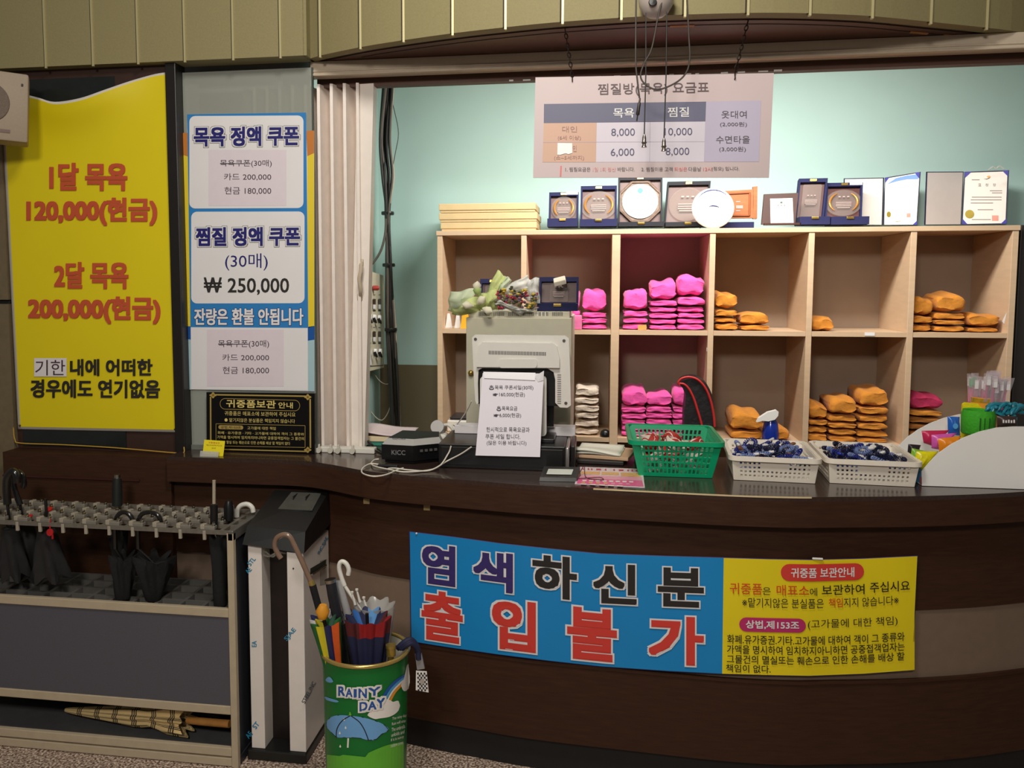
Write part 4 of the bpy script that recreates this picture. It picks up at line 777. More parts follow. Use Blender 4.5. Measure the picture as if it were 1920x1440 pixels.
# ------------------------------------------------------------------ cables and switch panel in the office corner
cb = thing('cable_bundle', 'bundle of black and grey cables running down the office corner', 'cables', atY(742, 838, 4.1)); BP = planeY(4.14)
path = [(728, 160), (722, 260), (727, 330), (727, 400), (729, 500), (732, 600), (737, 700), (744, 850)]
cols = [cordm, M('cable_grey', (96, 88, 80), 0.5, vary=0.05), M('cable_dark', (44, 40, 38), 0.5, vary=0.1), M('cable_pale', (190, 178, 160), 0.5, vary=0.05)]
for k in range(13):
    rng = random.Random(50 + k); w = rng.uniform(-1, 1)
    pts = [BP(x + w * (3.0 if i in (3, 4) else 10.0 if i < 3 else 7.5) + rng.uniform(-1.5, 1.5), y, rng.uniform(0, 0.05)) for i, (x, y) in enumerate(path)]
    m = MB(); m.tube(smoothpath(pts, 6), rng.uniform(0.004, 0.0085), 7); m.build('cable', cols[[0, 2, 1, 0, 2, 0, 3, 2, 0, 1, 0, 2, 0][k]], cb, smooth=60)
m = MB(); m.tube(smoothpath([BP(728, 165, 0.03), BP(740, 210, 0.03), BP(747, 250, 0.04), BP(741, 288, 0.03), BP(733, 330, 0.03)], 6), 0.0018, 6); m.build('cable', cols[2], cb, smooth=60)
m = MB(); m.tube(smoothpath([BP(724, 410, 0.05), BP(722, 440, 0.05), BP(714, 470, 0.06), BP(700, 492, 0.06), BP(686, 503, 0.06)], 6), 0.006, 7); m.build('cable', cols[1], cb, smooth=60)
m = MB(); m.tube(smoothpath([BP(684, 745, 0.0), BP(698, 775, 0.02), BP(716, 788, 0.02), BP(730, 768, 0.03), BP(735, 738, 0.03)], 6), 0.003, 7); m.tube(smoothpath([BP(699, 696, 0.0), BP(710, 712, 0.02), BP(722, 720, 0.02), BP(736, 718, 0.03)], 6), 0.002, 6); m.build('hanging_loop', cols[3], cb, smooth=60)
for py in (400, 497, 618):
    m = MB(); px = lerp_tab([(160, 728), (400, 727), (500, 729), (600, 732), (850, 744)], py); p = BP(px, py, 0.025); m.lathe([(0.03, -0.008), (0.032, 0), (0.03, 0.008)], 14, p); m.build('cable_tie', black_plastic, cb, smooth=50)
SPX = lambda px, py, l=0: atX(px, py, -1.045 + l)
sp_ = thing('switch_panel', 'beige switch panel with rocker switches and key levers on the side wall', 'switch panel', (-1.06, 4.0, 1.14)); m = MB()
m.prism([SPX(684, 505), SPX(720, 517), SPX(720, 689), SPX(684, 698)], (-0.045, 0, 0)); m.build('plate', M('panel_beige', (206, 198, 174), 0.5, vary=0.03), sp_)
for row in (569, 630):
    for px in (693, 702, 712):
        m = Print(SPX); m.poly([(px - 2.4, row - 9), (px + 2.6, row - 8.4), (px + 2.6, row + 2), (px - 2.4, row + 2)], M('switch_brown', (70, 48, 40), 0.4), 0.004); m.poly([(px - 2.4, row + 2), (px + 2.6, row + 2), (px + 2.6, row + 10), (px - 2.4, row + 10)], pwhite, 0.005); m.rect(px - 2.6, row + 12, px + 2.6, row + 14.5, ink, 0.002); m.rect(px - 2, row - 17, px + 2, row - 15.8, fine, 0.002); m.done('rocker_switch', sp_)
for px, py in ((692.5, 599), (700.5, 599), (709.5, 600), (702, 663), (711, 663)):
    m = MB(); p = SPX(px, py - 4, 0.004); m.lathe([(0.014, 0), (0.013, 0.012), (0.0001, 0.014)], 12, p, Matrix.Rotation(R(90), 3, 'Y')); lv = m.build('key_knob', pwhite, sp_, smooth=45)
    m = MB(); m.tube([SPX(px, py - 3, 0.02), SPX(px + 2.5, py + 3, 0.026), SPX(px + 5, py + 6, 0.024)], [0.007, 0.008, 0.004], 8); m.build('lever', black_plastic, lv, smooth=50)
m = MB(); p = SPX(700, 540, 0.004); m.lathe([(0.012, 0), (0.012, 0.02), (0.008, 0.028), (0.0001, 0.03)], 12, p, Matrix.Rotation(R(90), 3, 'Y')); m.build('main_lamp', M('lamp_red', (170, 60, 56), 0.3), sp_, smooth=45)
m = Print(SPX); m.poly([(684, 658), (697, 657), (697, 684), (684, 687)], pwhite, 0.003); m.poly([(684, 676), (694, 675), (694, 683), (684, 684)], M('sticker_lime', (200, 206, 110), 0.5), 0.004); m.rect(684, 687, 719, 688.2, ink, 0.002, -3); m.done('sticker', sp_)

m = MB(); m.ab((1.735, 3.93, 0), (2.3, 4.27, 1.80), 0, 0.004); solo(m, 'dark_filler_box', 'tall dark filler box at the right end of the cubby shelf', 'cabinet', M('filler_dark', (40, 34, 32), 0.5, vary=0.1), (2.0, 4.1, 0))  # plain box added to keep the strip right of the shelf dark
# small things in the cubbies
m = MB(); f = planeY(3.915); m.prism([f(1196, 613), f(1212, 612.5), f(1212, 622), f(1196, 622.5)], (0, 0.003, 0)); zm = min(v.z for v in m.v); m.v = [v + Vector((0, 0, SM + 0.001 - zm)) for v in m.v]; solo(m, 'card', 'small tan card before the pink stacks in the upper third cubby', 'card', M('card_tan', (206, 160, 84), 0.6), (atY(1204, 620, 3.915).x, 3.915, SM))
m = MB(); m.ab((atY(1070, 600, 3.9).x, 3.908, SM + 0.001), (atY(1091, 600, 3.9).x - 0.0, 3.922, SM + 0.066), 0, 0.004); solo(m, 'tissue_pack', 'flat pink packet before the half hidden pink stack', 'packet', M('pack_pink', (232, 120, 168), 0.3, vary=0.15, scale=40), (atY(1080, 618, 3.9).x, 3.915, SM))
mx_ = atY(1130, 805, 3.92).x; m = MB(); m.lathe([(0.0001, 0.0), (0.022, 0.0), (0.024, 0.012), (0.018, 0.026), (0.008, 0.032), (0.0001, 0.033)], 20, (0.05, 3.925, SL + 0.001)); solo(m, 'computer_mouse', 'black rounded mouse beside the white towel stack', 'mouse', black_plastic, (0.05, 3.925, SL + 0.001), smooth=50)
m = MB(); p = Vector((SX[3] - 0.0135, 3.91, 1.27)); m.box(p, (0.002, 0.012, 0.016), None, 0, 0.001); m.build('sticker', pwhite, shf)

# ------------------------------------------------------------------ equipment cabinet behind the till
ec = thing('equipment_cabinet', 'tall grey-beige metal cabinet behind the till monitor', 'cabinet', (-0.29, 3.32, 0)); CBY = 3.16
a, c = atY(874, 595, CBY), atY(1072, 594, CBY); gb = M('cabinet_grey_beige', (196, 190, 168), 0.5, vary=0.04); CF = planeY(CBY)
ra = atX(1088, 600, c.x).y
m = MB(); m.ab((a.x, CBY, 0.0), (c.x, min(ra, 3.62), a.z), 0, 0.003); m.build('body', gb, ec)
m = MB(); b2 = atY(882, 583.5, CBY + 0.02); m.ab((a.x + 0.012, CBY + 0.02, a.z - 0.002), (c.x - 0.008, 3.58, b2.z), 0, 0.002); m.build('vent_lid', M('lid_grey_beige', (204, 198, 176), 0.5, vary=0.04), ec)
m = Print(planeY(CBY + 0.02))
for g0 in (0, 1, 2, 3, 4, 5):
    for k in range(9): x = 898 + g0 * 27.5 + k * 2.3; m.rect(x, 585, x + 1.1, 592.5, ink if g0 not in (4,) or k % 3 else pwhite, 0.0006)
m.done('vent_slots', ec)
m = MB(); p = CF(883.5, 699, 0.0); m.lathe([(0.009, 0), (0.011, 0.01), (0.006, 0.016), (0.0001, 0.017)], 14, p, Matrix.Rotation(R(90), 3, 'X')); m.build('latch_knob', brass, ec, smooth=45)
topz = b2.z
# award case, bouquets on the cabinet; second case behind
award(1008, 1085, 521, 570, 583, 'navy award case with clear plaque and white tag on the grey cabinet', cvel, satin, 'block', Y=3.21, lean=12, zb_=topz + 0.0005)
tg = MB(); tp = atY(1049, 523, 3.25); tg.box(tp, (0.045, 0.05, 0.018), Matrix.Rotation(R(-14), 3, 'Y') @ Matrix.Rotation(R(20), 3, 'X'), 0, 0.003); tg.box(tp + Vector((0, 0, -0.013)), (0.014, 0.03, 0.012)); tg.v = [v + Vector((0, 0.03, -0.008)) for v in tg.v]
solo(tg, 'folded_tag', 'small folded white card lying on top of the navy award case', 'card', M('tag_cream', (240, 230, 208), 0.6, vary=0.02), tp + Vector((0, 0.03, -0.024)))
award(893, 944, 524, 576, 586, 'blue award case half hidden behind the green bouquet', cvel, satinr, 'block', Y=3.40, lean=8, zb_=topz + 0.0005)
bq = thing('green_bouquet', 'bouquet wrapped in pale green tissue with cream lilies lying on the cabinet', 'bouquet', atY(900, 585, 3.2)); QB = planeY(3.2)
tissue = glassy('tissue_green', (224, 234, 160), 0.3, 0.6); tissue2 = glassy('tissue_pale', (228, 238, 208), 0.35, 0.6)
def sheet(pts, mat, name, parent, bulge=0.03, seed=0, n=10, surf=QB, dl=0.0):
    """a crumpled sheet of wrapping between four photograph corners"""
    rng = random.Random(seed); p = [rng.uniform(0, 6) for _ in range(4)]; m = MB()
    def f(u, v):
        x = (pts[0][0] * (1 - u) + pts[1][0] * u) * (1 - v) + (pts[3][0] * (1 - u) + pts[2][0] * u) * v; y = (pts[0][1] * (1 - u) + pts[1][1] * u) * (1 - v) + (pts[3][1] * (1 - u) + pts[2][1] * u) * v
        return surf(x + 1.5 * math.sin(9 * v + p[0]), y + 1.5 * math.sin(8 * u + p[1]), dl + bulge * (math.sin(math.pi * u) * math.sin(math.pi * v)) + 0.006 * math.sin(14 * u + 5 * v + p[2]) + 0.004 * math.sin(17 * v + p[3]))
    m.grid(f, n, n); m.build(name, mat, parent, smooth=70, solid=0.0008)
sheet([(843, 548), (892, 540), (884, 588), (840, 584)], tissue2, 'wrapping', bq, 0.06, 1); sheet([(850, 562), (905, 556), (900, 590), (846, 590)], tissue, 'wrapping', bq, 0.05, 2, dl=0.01)
sheet([(932, 506), (950, 522), (928, 580), (902, 574)], tissue, 'wrapping', bq, 0.03, 3, dl=-0.01); sheet([(945, 516), (958, 524), (936, 566), (918, 560)], tissue2, 'wrapping', bq, 0.03, 4, dl=-0.015)
sheet([(900, 552), (932, 540), (936, 582), (898, 582)], tissue, 'wrapping', bq, 0.05, 5, dl=0.015)
petal = M('lily_cream', (240, 234, 206), 0.6, vary=0.03); leafg = M('leaf_light_green', (176, 198, 120), 0.6, vary=0.15)
for k, (px, py, ang) in enumerate(((895, 570, 40), (898, 556, 100), (888, 574, 170), (905, 578, -20), (893, 548, 80))):
    m = MB(); c0 = QB(px, py, 0.07); d = Vector((math.cos(R(ang)), -0.5, math.sin(R(ang)))).normalized(); m.tube([c0, c0 + d * 0.015, c0 + d * 0.03, c0 + d * 0.045], [0.004, 0.012, 0.016, 0.002], 9); m.build('flower', petal if k != 1 else leafg, bq, smooth=60)
fb = thing('flower_bouquet', 'bouquet of small dried flowers in clear white wrap lying on the cabinet', 'bouquet', atY(970, 585, 3.2))
wrapw = glassy('wrap_white', (238, 238, 232), 0.3, 0.4)
sheet([(930, 548), (988, 514), (1004, 540), (940, 560)], wrapw, 'wrap', fb, 0.03, 7, dl=-0.03); sheet([(988, 524), (1010, 520), (1012, 574), (984, 560)], wrapw, 'wrap', fb, 0.02, 8, dl=-0.02); sheet([(926, 568), (962, 580), (1010, 578), (976, 590)], wrapw, 'wrap', fb, 0.02, 9, dl=0.04); sheet([(930, 560), (960, 572), (984, 586), (928, 572)], wrapw, 'wrap', fb, 0.02, 10, dl=0.05)
fm = [M('floret_red', (190, 60, 76), 0.7), M('floret_yellow', (220, 190, 70), 0.7), M('floret_white', (232, 226, 216), 0.7), M('floret_olive', (110, 112, 70), 0.7), M('floret_mauve', (130, 106, 124), 0.7), M('floret_dark', (66, 70, 50), 0.7)]
rng = random.Random(3)
for k in range(90):
    u, v = rng.random(), rng.random(); px = 930 + 76 * u; py = 545 + 34 * v + 6 * (1 - u) * (0.5 - v) - 8 * math.sin(3.1 * u) * (1 - v); m = MB()
    c0 = QB(px, py, 0.02 + 0.04 * rng.random()); r_ = rng.uniform(0.004, 0.0075)
    for q in range(3): m.lathe([(0.0001, -r_ * 0.7), (r_ * 0.8, -r_ * 0.3), (r_, 0.1 * r_), (r_ * 0.6, r_ * 0.6), (0.0001, r_ * 0.7)], 6, c0 + Vector((rng.uniform(-r_, r_), rng.uniform(-r_, r_), rng.uniform(-r_, r_))))
    m.build('floret', fm[rng.choice([0, 0, 1, 1, 2, 3, 3, 4, 4, 5, 5])], fb, smooth=60)
# small frames in the first cubby
for x0, x1, y0, y1, mt, lab, Y in ((836, 848, 590, 617, pwhite, 'white photo frame edge, leftmost in the first upper cubby', 3.98), (853, 865, 589, 617, pwhite, 'small white frame leaning, second in the first upper cubby', 3.95), (864, 882, 588, 616, M('plastic_yellow', (236, 176, 30), 0.5), 'yellow card beside the white frames in the first upper cubby', 3.93)):
    f = planeY(Y); m = MB(); zb = SM + 0.001; p = [f(x0 + 3, y0), f(x1 - 5, y0), f(x1, y1), f(x0 - 1, y1)]; dz = zb - min(q.z for q in p); p = [q + Vector((0, 0, dz)) for q in p]; p[2].z = p[3].z = zb; m.prism(p, (0, 0.012, 0)); solo(m, 'photo_frame' if mt is pwhite else 'card', lab, 'frame' if mt is pwhite else 'card', mt, (p[3] + p[2]) / 2)
# reader in the lower first cubby
t = thing('card_reader', 'white box with a dark display in the lower first cubby', 'device', atY(860, 790, 3.95) + Vector((0, 0, 0))); t.location.z = SL + 0.001; WL[t.name] = Vector(t.location)
m = MB(); p = t.location; q0, q1 = atY(838, 790, 3.94).x, atY(884, 790, 3.94).x; m.ab((q0, 3.94, SL + 0.001), (q1, 4.12, SL + 0.055), 0, 0.006); m.build('case', white_plastic, t)
m = MB(); m.ab((q0 + 0.012, 3.95, SL + 0.0552), (q1 - 0.008, 4.10, SL + 0.07), 0, 0.004); m.build('display', M('display_dark', (46, 42, 44), 0.3), t)

# ------------------------------------------------------------------ on the counter: books, card terminal, till
CT = 0.9445
bk = [(-0.93, -0.70, 3.15, 3.29, CT, 0.016, M('book_teal', (60, 140, 120), 0.6), 'teal edged book at the bottom of the paper pile behind the card terminal', 'book'), (-0.925, -0.71, 3.145, 3.29, CT + 0.0165, 0.02, M('book_cream', (232, 214, 176), 0.6), 'cream notebook on the teal book behind the card terminal', 'book')]
for x0, x1, y0, y1, z, h, mt, lab, cat in bk: m = MB(); m.ab((x0, y0, z), (x1, y1, z + h), 0, 0.002); solo(m, 'notebook', lab, cat, mt, ((x0 + x1) / 2, (y0 + y1) / 2, z))
m = MB(); z0 = CT + 0.037
m.grid(lambda u, v: Vector((-0.94 + 0.26 * u, 3.14 + 0.15 * v, z0 + 0.004 + 0.018 * math.sin(2.6 * u + 0.3) * (0.4 + 0.6 * v) + 0.006 * math.sin(7 * u))), 14, 8); solo(m, 'loose_papers', 'curling pinkish paper sheets on the notebooks behind the card terminal', 'papers', M('paper_rose', (226, 206, 208), 0.7, vary=0.05, scale=12), (-0.81, 3.21, z0), smooth=60, solid=0.004)
ct = thing('card_terminal', 'black and silver card payment terminal at the left of the till', 'card terminal', (-0.62, 2.92, CT))
foot = [(-0.718, 2.845), (-0.605, 2.832), (-0.515, 2.90), (-0.53, 2.985), (-0.69, 2.995)]
cenx = sum(p[0] for p in foot) / 5; ceny = sum(p[1] for p in foot) / 5
def ins(k): return [(cenx + (x - cenx) * k, ceny + (y - ceny) * k) for x, y in foot]
m = MB(); m.prism([(x, y, CT + 0.001) for x, y in ins(0.9)], (0, 0, 0.012)); m.prism([(x, y, CT + 0.012) for x, y in foot], (0, 0, 0.052)); m.build('base', M('terminal_black', (20, 20, 21), 0.25, vary=0.05), ct)
m = MB(); A = [(x, y, CT + 0.0642) for x, y in ins(0.985)]; B = [(x, y + 0.012, CT + 0.083 + 0.006 * (y > 2.95)) for x, y in ins(0.84)]
m.add(A + B, [[i, (i + 1) % 5, 5 + (i + 1) % 5, 5 + i] for i in range(5)] + [[5, 6, 7, 8, 9], [4, 3, 2, 1, 0]], 0); m.m[5] = 1; m.build('silver_cover', [M('terminal_silver', (176, 174, 170), 0.4, 0.0, vary=0.03), M('terminal_top', (16, 16, 16), 0.6, vary=0.03)], ct)
n_ = Vector((foot[1][1] - foot[0][1], -(foot[1][0] - foot[0][0]), 0)); q = Print(planeN((foot[0][0], foot[0][1], CT), n_)); q.text('KICC', 734, 843.5, 760, 852.5, M('terminal_grey_ink', (120, 118, 118), 0.5, vary=0), 0.02, 1); q.done('lettering', ct)
Av, Bv = Vector(A[0]), Vector(B[0]); nn = (Vector(A[1]) - Av).cross(Bv - Av); nn = nn if nn.y < 0 else -nn; q = Print(planeN(Av, nn)); q.text('EasyCheck', 736, 819, 761, 825, ink, 0.01, 1.0); q.done('cover_lettering', ct)
m = MB(); d = Vector((foot[2][0] - foot[1][0], foot[2][1] - foot[1][1], 0)).normalized()
for k in range(4): m.box(Vector((foot[1][0], foot[1][1], CT + 0.045)) + d * (0.03 + 0.018 * k) + Vector((0.0015, -0.0015, 0)), (0.01, 0.004, 0.008), Matrix.Rotation(math.atan2(d.y, d.x), 3, 'Z'))
m.build('port_covers', M('port_grey', (92, 88, 86), 0.4), ct)
td = thing('tape_dispenser', 'white tape dispenser with a round core behind the card terminal', 'tape dispenser', (-0.57, 3.1, CT))
p0, p1 = atY(768, 812, 3.08), atY(838, 812, 3.08); m = MB(); m.ab((p0.x, 3.07, CT + 0.0005), (p1.x, 3.125, CT + 0.065), 0, 0.01); m.build('body', white_plastic, td, smooth=40)
pc_ = atY(820, 806, 3.08); m = MB(); m.lathe([(0.0001, -0.028), (0.024, -0.028), (0.026, -0.02), (0.026, 0.02), (0.024, 0.026), (0.0001, 0.026)], 24, (pc_.x, 3.10, pc_.z + 0.004), Matrix.Rotation(R(70), 3, 'X')); m.build('core', M('core_grey', (186, 182, 178), 0.4, vary=0.04), td, smooth=40)
m = MB(); m.tube(smoothpath([(pc_.x + 0.02, 3.09, pc_.z + 0.016), (pc_.x + 0.04, 3.085, pc_.z + 0.018), (pc_.x + 0.056, 3.085, pc_.z + 0.002), (pc_.x + 0.058, 3.085, pc_.z - 0.02)]), 0.006, 8); m.build('arm', white_plastic, td, smooth=50)
dr = thing('cash_drawer', 'black cash drawer under the till monitor', 'cash drawer', (-0.29, 2.94, CT)); drz = 1.026
m = MB(); m.ab((-0.512, 2.80, CT + 0.0005), (-0.092, 3.075, drz), 0, 0.003); m.build('box', M('drawer_black', (19, 18, 18), 0.3, vary=0.08), dr)
m = MB(); m.ab((-0.092, 2.806, CT + 0.004), (-0.078, 3.07, drz - 0.003), 0, 0.005); m.build('side_trim', M('trim_silver', (176, 172, 168), 0.3, 0.7), dr, smooth=40)
m = MB(); m.ab((-0.074, 2.80, CT + 0.0005), (-0.06, 3.0, drz + 0.004), 0, 0.003); m.build('side_bracket', black_plastic, dr)
m = MB(); m.ab((-0.502, 2.797, CT + 0.012), (-0.10, 2.8005, drz - 0.01), 0, 0.001); m.build('front', M('drawer_front', (25, 24, 24), 0.35), dr)
m = MB(); m.ab((-0.49, 3.0, drz + 0.0005), (-0.29, 3.06, drz + 0.03), 0, 0.002); solo(m, 'receipt_stack', 'stack of white slips on the cash drawer left of the monitor', 'papers', paper, (-0.39, 3.03, drz))
m = MB(); m.ab((-0.2, 3.0, drz + 0.0005), (-0.065, 3.06, drz + 0.032), 0, 0.002); solo(m, 'receipt_stack', 'stack of white slips on the cash drawer right of the monitor', 'papers', paper, (-0.13, 3.03, drz))
mo = thing('till_monitor', 'white till monitor seen from the back on a black stand', 'monitor', (-0.24, 2.93, drz)); MP = planeY(2.915)
Pm = [(885, 633), (891, 627.5), (1060, 629.5), (1067, 635), (1069, 700), (1070.5, 760), (1064, 764.5), (1050, 764), (1041, 755), (1041, 712), (1038, 698), (1026, 690.5), (905, 690), (897, 694), (896, 720), (897, 756), (894, 758), (891, 752), (888, 700)]
m = MB(); m.prism([MP(x, y) for x, y in Pm], (0, 0.022, 0)); m.build('back_shell', M('monitor_white', (226, 222, 214), 0.35, vary=0.02), mo)
m = MB(); M2 = planeY(2.900); ra_ = [(897, 648), (904, 642), (1036, 644), (1044, 650), (1049, 672), (1049, 690), (893, 688), (893, 668)]; m.prism([M2(x, y) for x, y in ra_], (0, 0.0155, 0)); m.prism([planeY(2.893)(x, y) for x, y in rrect(935, 673.5, 1007, 690, 6)], (0, 0.0075, 0)); m.build('raised_back', MATS['monitor_white'], mo)
q = Print(M2)
for k in range(38): q.rect(916.5 + k * 2.85, 657.5 + k * 0.07, 917.9 + k * 2.85, 664.5 + k * 0.07, ink, 0.0006)
q.done('vent_slots', mo)
q = Print(MP)
for k in range(14): q.rect(1045, 702 + k * 4.1, 1052, 704 + k * 4.1, M('vent_shade', (140, 136, 130), 0.5), 0.0008)
q.done('side_vents', mo)
for x, y in ((891.5, 636), (1057.5, 639), (1061, 756)):
    m = MB(); m.lathe([(0.006, 0), (0.005, 0.002), (0.0001, 0.002)], 12, MP(x, y, 0.0005), Matrix.Rotation(R(90), 3, 'X')); m.build('screw', chrome, mo, smooth=40)
m = MB(); m.prism([planeY(2.938)(x, y) for x, y in ((890, 636), (1064, 638), (1068, 762), (896, 757))], (0, 0.016, 0)); m.build('screen_frame', black_plastic, mo)
m = MB(); m.prism([planeY(2.965)(x, y) for x, y in ((897, 692), (1040, 692), (1038, 800), (900, 800))], (0, 0.03, 0))
m.ab((-0.36, 2.86, drz + 0.0005), (-0.13, 3.0, drz + 0.014), 0, 0.003); m.build('stand', M('stand_black', (16, 16, 16), 0.25), mo)
m = MB(); m.prism([planeY(2.88)(x, y) for x, y in rrect(900, 706, 1024.5, 818, 7)], (0, 0.02, 0)); m.build('stand_cover', MATS['monitor_white'], mo)
nt_ = thing('paper_notice', 'white printed price notice taped to the back of the till monitor', 'notice', (-0.29, 2.78, 0.955)); NB = Vector(atY(950, 856, 2.772)); NP = planeN(NB, (0, -1, 0.28))
m = MB(); m.prism([NP(905, 699.5), NP(1019.5, 700.5), NP(1012.5, 857), NP(891.5, 854)], (0, 0.0012, 0)); m.build('sheet', M('notice_white', (232, 226, 234), 0.6, vary=0.01), nt_)
m = MB(); m.prism([NP(1002, 706, 0.002), NP(1020, 695, 0.012), NP(1019, 713, 0.003), NP(1009, 716, 0.002)], (0, 0.001, 0)); m.prism([NP(906, 697, 0.001), NP(1004, 699, 0.001), NP(1003, 713, 0.004), NP(908, 709, 0.004)], (0, 0.001, 0)); m.build('tape', M('tape_white', (238, 236, 240), 0.3, vary=0), nt_)
q = Print(NP); ni = M('notice_ink', (46, 42, 60), 0.6, vary=0)
for a in (('♨목욕 쿠폰세일(30매)', 917, 722, 1000, 731.5), ('☛160,000(현금)', 924, 735, 984, 744.5), ('♨목욕요금', 931, 761, 970, 770.5), ('☛6,000(현금)', 925.5, 774, 977, 783.5), ('한시적으로 목욕요금과', 912, 800.5, 993, 810), ('쿠폰 세일 합니다.', 910, 813.5, 975.5, 823), ('(많은 이용 바랍니다)', 912.5, 826, 987, 835.5)): q.text(*a, ni, 0.008, 0.5, 0.0018)
q.done('lettering', nt_)
# pad, notepads, leaflet
sgp = thing('signature_pad', 'small black signature pad at the counter edge by the till', 'signature pad', (-0.11, 2.69, CT)); RZ = lambda x, y, z=0: Vector((x, y, CT + z))
m = MB(); m.add([RZ(-0.166, 2.648, 0.0005), RZ(-0.05, 2.655, 0.0005), RZ(-0.04, 2.74, 0.0005), RZ(-0.158, 2.735, 0.0005), RZ(-0.164, 2.652, 0.012), RZ(-0.052, 2.659, 0.012), RZ(-0.043, 2.738, 0.03), RZ(-0.156, 2.733, 0.03)], [[0, 1, 2, 3], [4, 5, 6, 7], [0, 1, 5, 4], [1, 2, 6, 5], [2, 3, 7, 6], [3, 0, 4, 7]]); m.build('case', black_plastic, sgp)
m = MB(); m.add([RZ(-0.146, 2.672, 0.0177), RZ(-0.068, 2.677, 0.0177), RZ(-0.063, 2.716, 0.0265), RZ(-0.141, 2.712, 0.0265)], [[0, 1, 2, 3]]); m.build('screen', M('lcd_pale', (214, 216, 206), 0.2, vary=0.03), sgp)
m = MB(); m.tube([RZ(-0.152, 2.655, 0.0135), RZ(-0.06, 2.661, 0.0135)], 0.0025, 6); m.build('pen_rest', chrome, sgp, smooth=50)
m = MB(); m.tube(smoothpath([RZ(-0.045, 2.72, 0.012), RZ(-0.03, 2.75, 0.03), RZ(-0.025, 2.71, 0.006), RZ(0.0, 2.675, 0.006), RZ(0.03, 2.675, 0.006), RZ(0.02, 2.705, 0.006), RZ(-0.02, 2.69, 0.006), RZ(-0.045, 2.68, 0.006)], 6), 0.0013, 5); m.build('cord', M('cord_maroon', (90, 40, 50), 0.5), sgp, smooth=60)
m = MB(); m.box((0.03, 3.02, CT + 0.008), (0.16, 0.19, 0.014), Matrix.Rotation(R(-6), 3, 'Z'), 0, 0.003); solo(m, 'notebook', 'closed notebook at the bottom of the white pads right of the till', 'book', M('book_black', (40, 34, 32), 0.5), (0.03, 3.02, CT))
m = MB(); m.box((0.05, 3.03, CT + 0.022), (0.17, 0.18, 0.012), Matrix.Rotation(R(-12), 3, 'Z'), 0, 0.002); solo(m, 'clipboard', 'tan board under the white pads right of the till', 'clipboard', M('board_tan', (206, 170, 136), 0.6), (0.05, 3.03, CT + 0.016))
m = MB(); mr = Matrix.Rotation(R(-8), 3, 'Z'); m.grid(lambda u, v: Vector((0.022, 3.015, CT + 0.0295)) + mr @ Vector(((u - 0.5) * 0.15, (v - 0.5) * 0.15, 0.008 + 0.008 * math.sin(3 * u + 1) * (1 - v) + 0.003 * math.sin(8 * v))), 10, 8); m.grid(lambda u, v: Vector((0.025, 3.02, CT + 0.0295)) + mr @ Vector(((u - 0.5) * 0.15, (v - 0.5) * 0.15, 0.004 + 0.002 * math.sin(5 * u))), 10, 8); solo(m, 'note_pad', 'curling white note pad on top of the tan board', 'note pad', M('pad_white', (240, 238, 222), 0.6, vary=0.02), (0.022, 3.015, CT + 0.028), smooth=60, solid=0.006)
lf = thing('leaflet', 'pink and white laminated price leaflet lying at the counter edge', 'leaflet', (0.05, 2.74, CT)); LZ = planeZ(CT + 0.0005)
m = MB(); m.prism([LZ(1088, 876), LZ(1205, 880), LZ(1209, 915), LZ(1077.5, 908)], (0, 0, 0.0015)); m.build('sheet', M('leaflet_white', (244, 228, 230), 0.25, vary=0.01), lf)
q = Print(LZ); lp = M('leaflet_pink', (240, 104, 160), 0.3, vary=0.02); lpp = M('leaflet_rose', (246, 170, 190), 0.3, vary=0); lo = M('leaflet_orange', (244, 190, 120), 0.3, vary=0.15, scale=60); lr = M('leaflet_red', (214, 60, 90), 0.3, vary=0); lw = M('leaflet_ivory', (252, 244, 236), 0.3, vary=0)
q.poly([(1084, 897.5), (1204, 901), (1207, 912.5), (1081.5, 906.5)], lp, 0.002); q.poly([(1086, 890.5), (1203, 894.5), (1204, 900.5), (1084.5, 897)], lpp, 0.002); q.poly([(1090, 883.5), (1125, 884.5), (1125, 890), (1088.5, 889)], lo, 0.002); q.poly([(1128, 884.6), (1160, 885.6), (1161, 891), (1127, 890)], lo, 0.002); q.poly([(1164, 886), (1200, 887), (1201.5, 894.5), (1164, 892.5)], lo, 0.002)
for k, x in enumerate((1092, 1102, 1108, 1118, 1124, 1134, 1150, 1160, 1166, 1176, 1184, 1192)): q.rect(x, 877.6 + (x - 1088) * 0.034, x + (7 if k in (3, 7) else 3), 880.2 + (x - 1088) * 0.034, lr, 0.0024, 0.1)
for k in range(8): q.rect(1092 + k * 12.5, 899.6 + k * 0.35, 1100 + k * 12.5, 902 + k * 0.35, lw, 0.0026, 0.2)
for k in range(7): q.rect(1090 + k * 14, 903 + k * 0.5, 1097 + k * 14, 905.4 + k * 0.5, lo if k < 4 else lpp, 0.0026, 0.3)
for k in range(5): q.rect(1089 + k * 17, 906.4 + k * 0.9, 1100 + k * 17, 908.3 + k * 0.9, lw, 0.0026, 0.5)
q.done('print', lf)
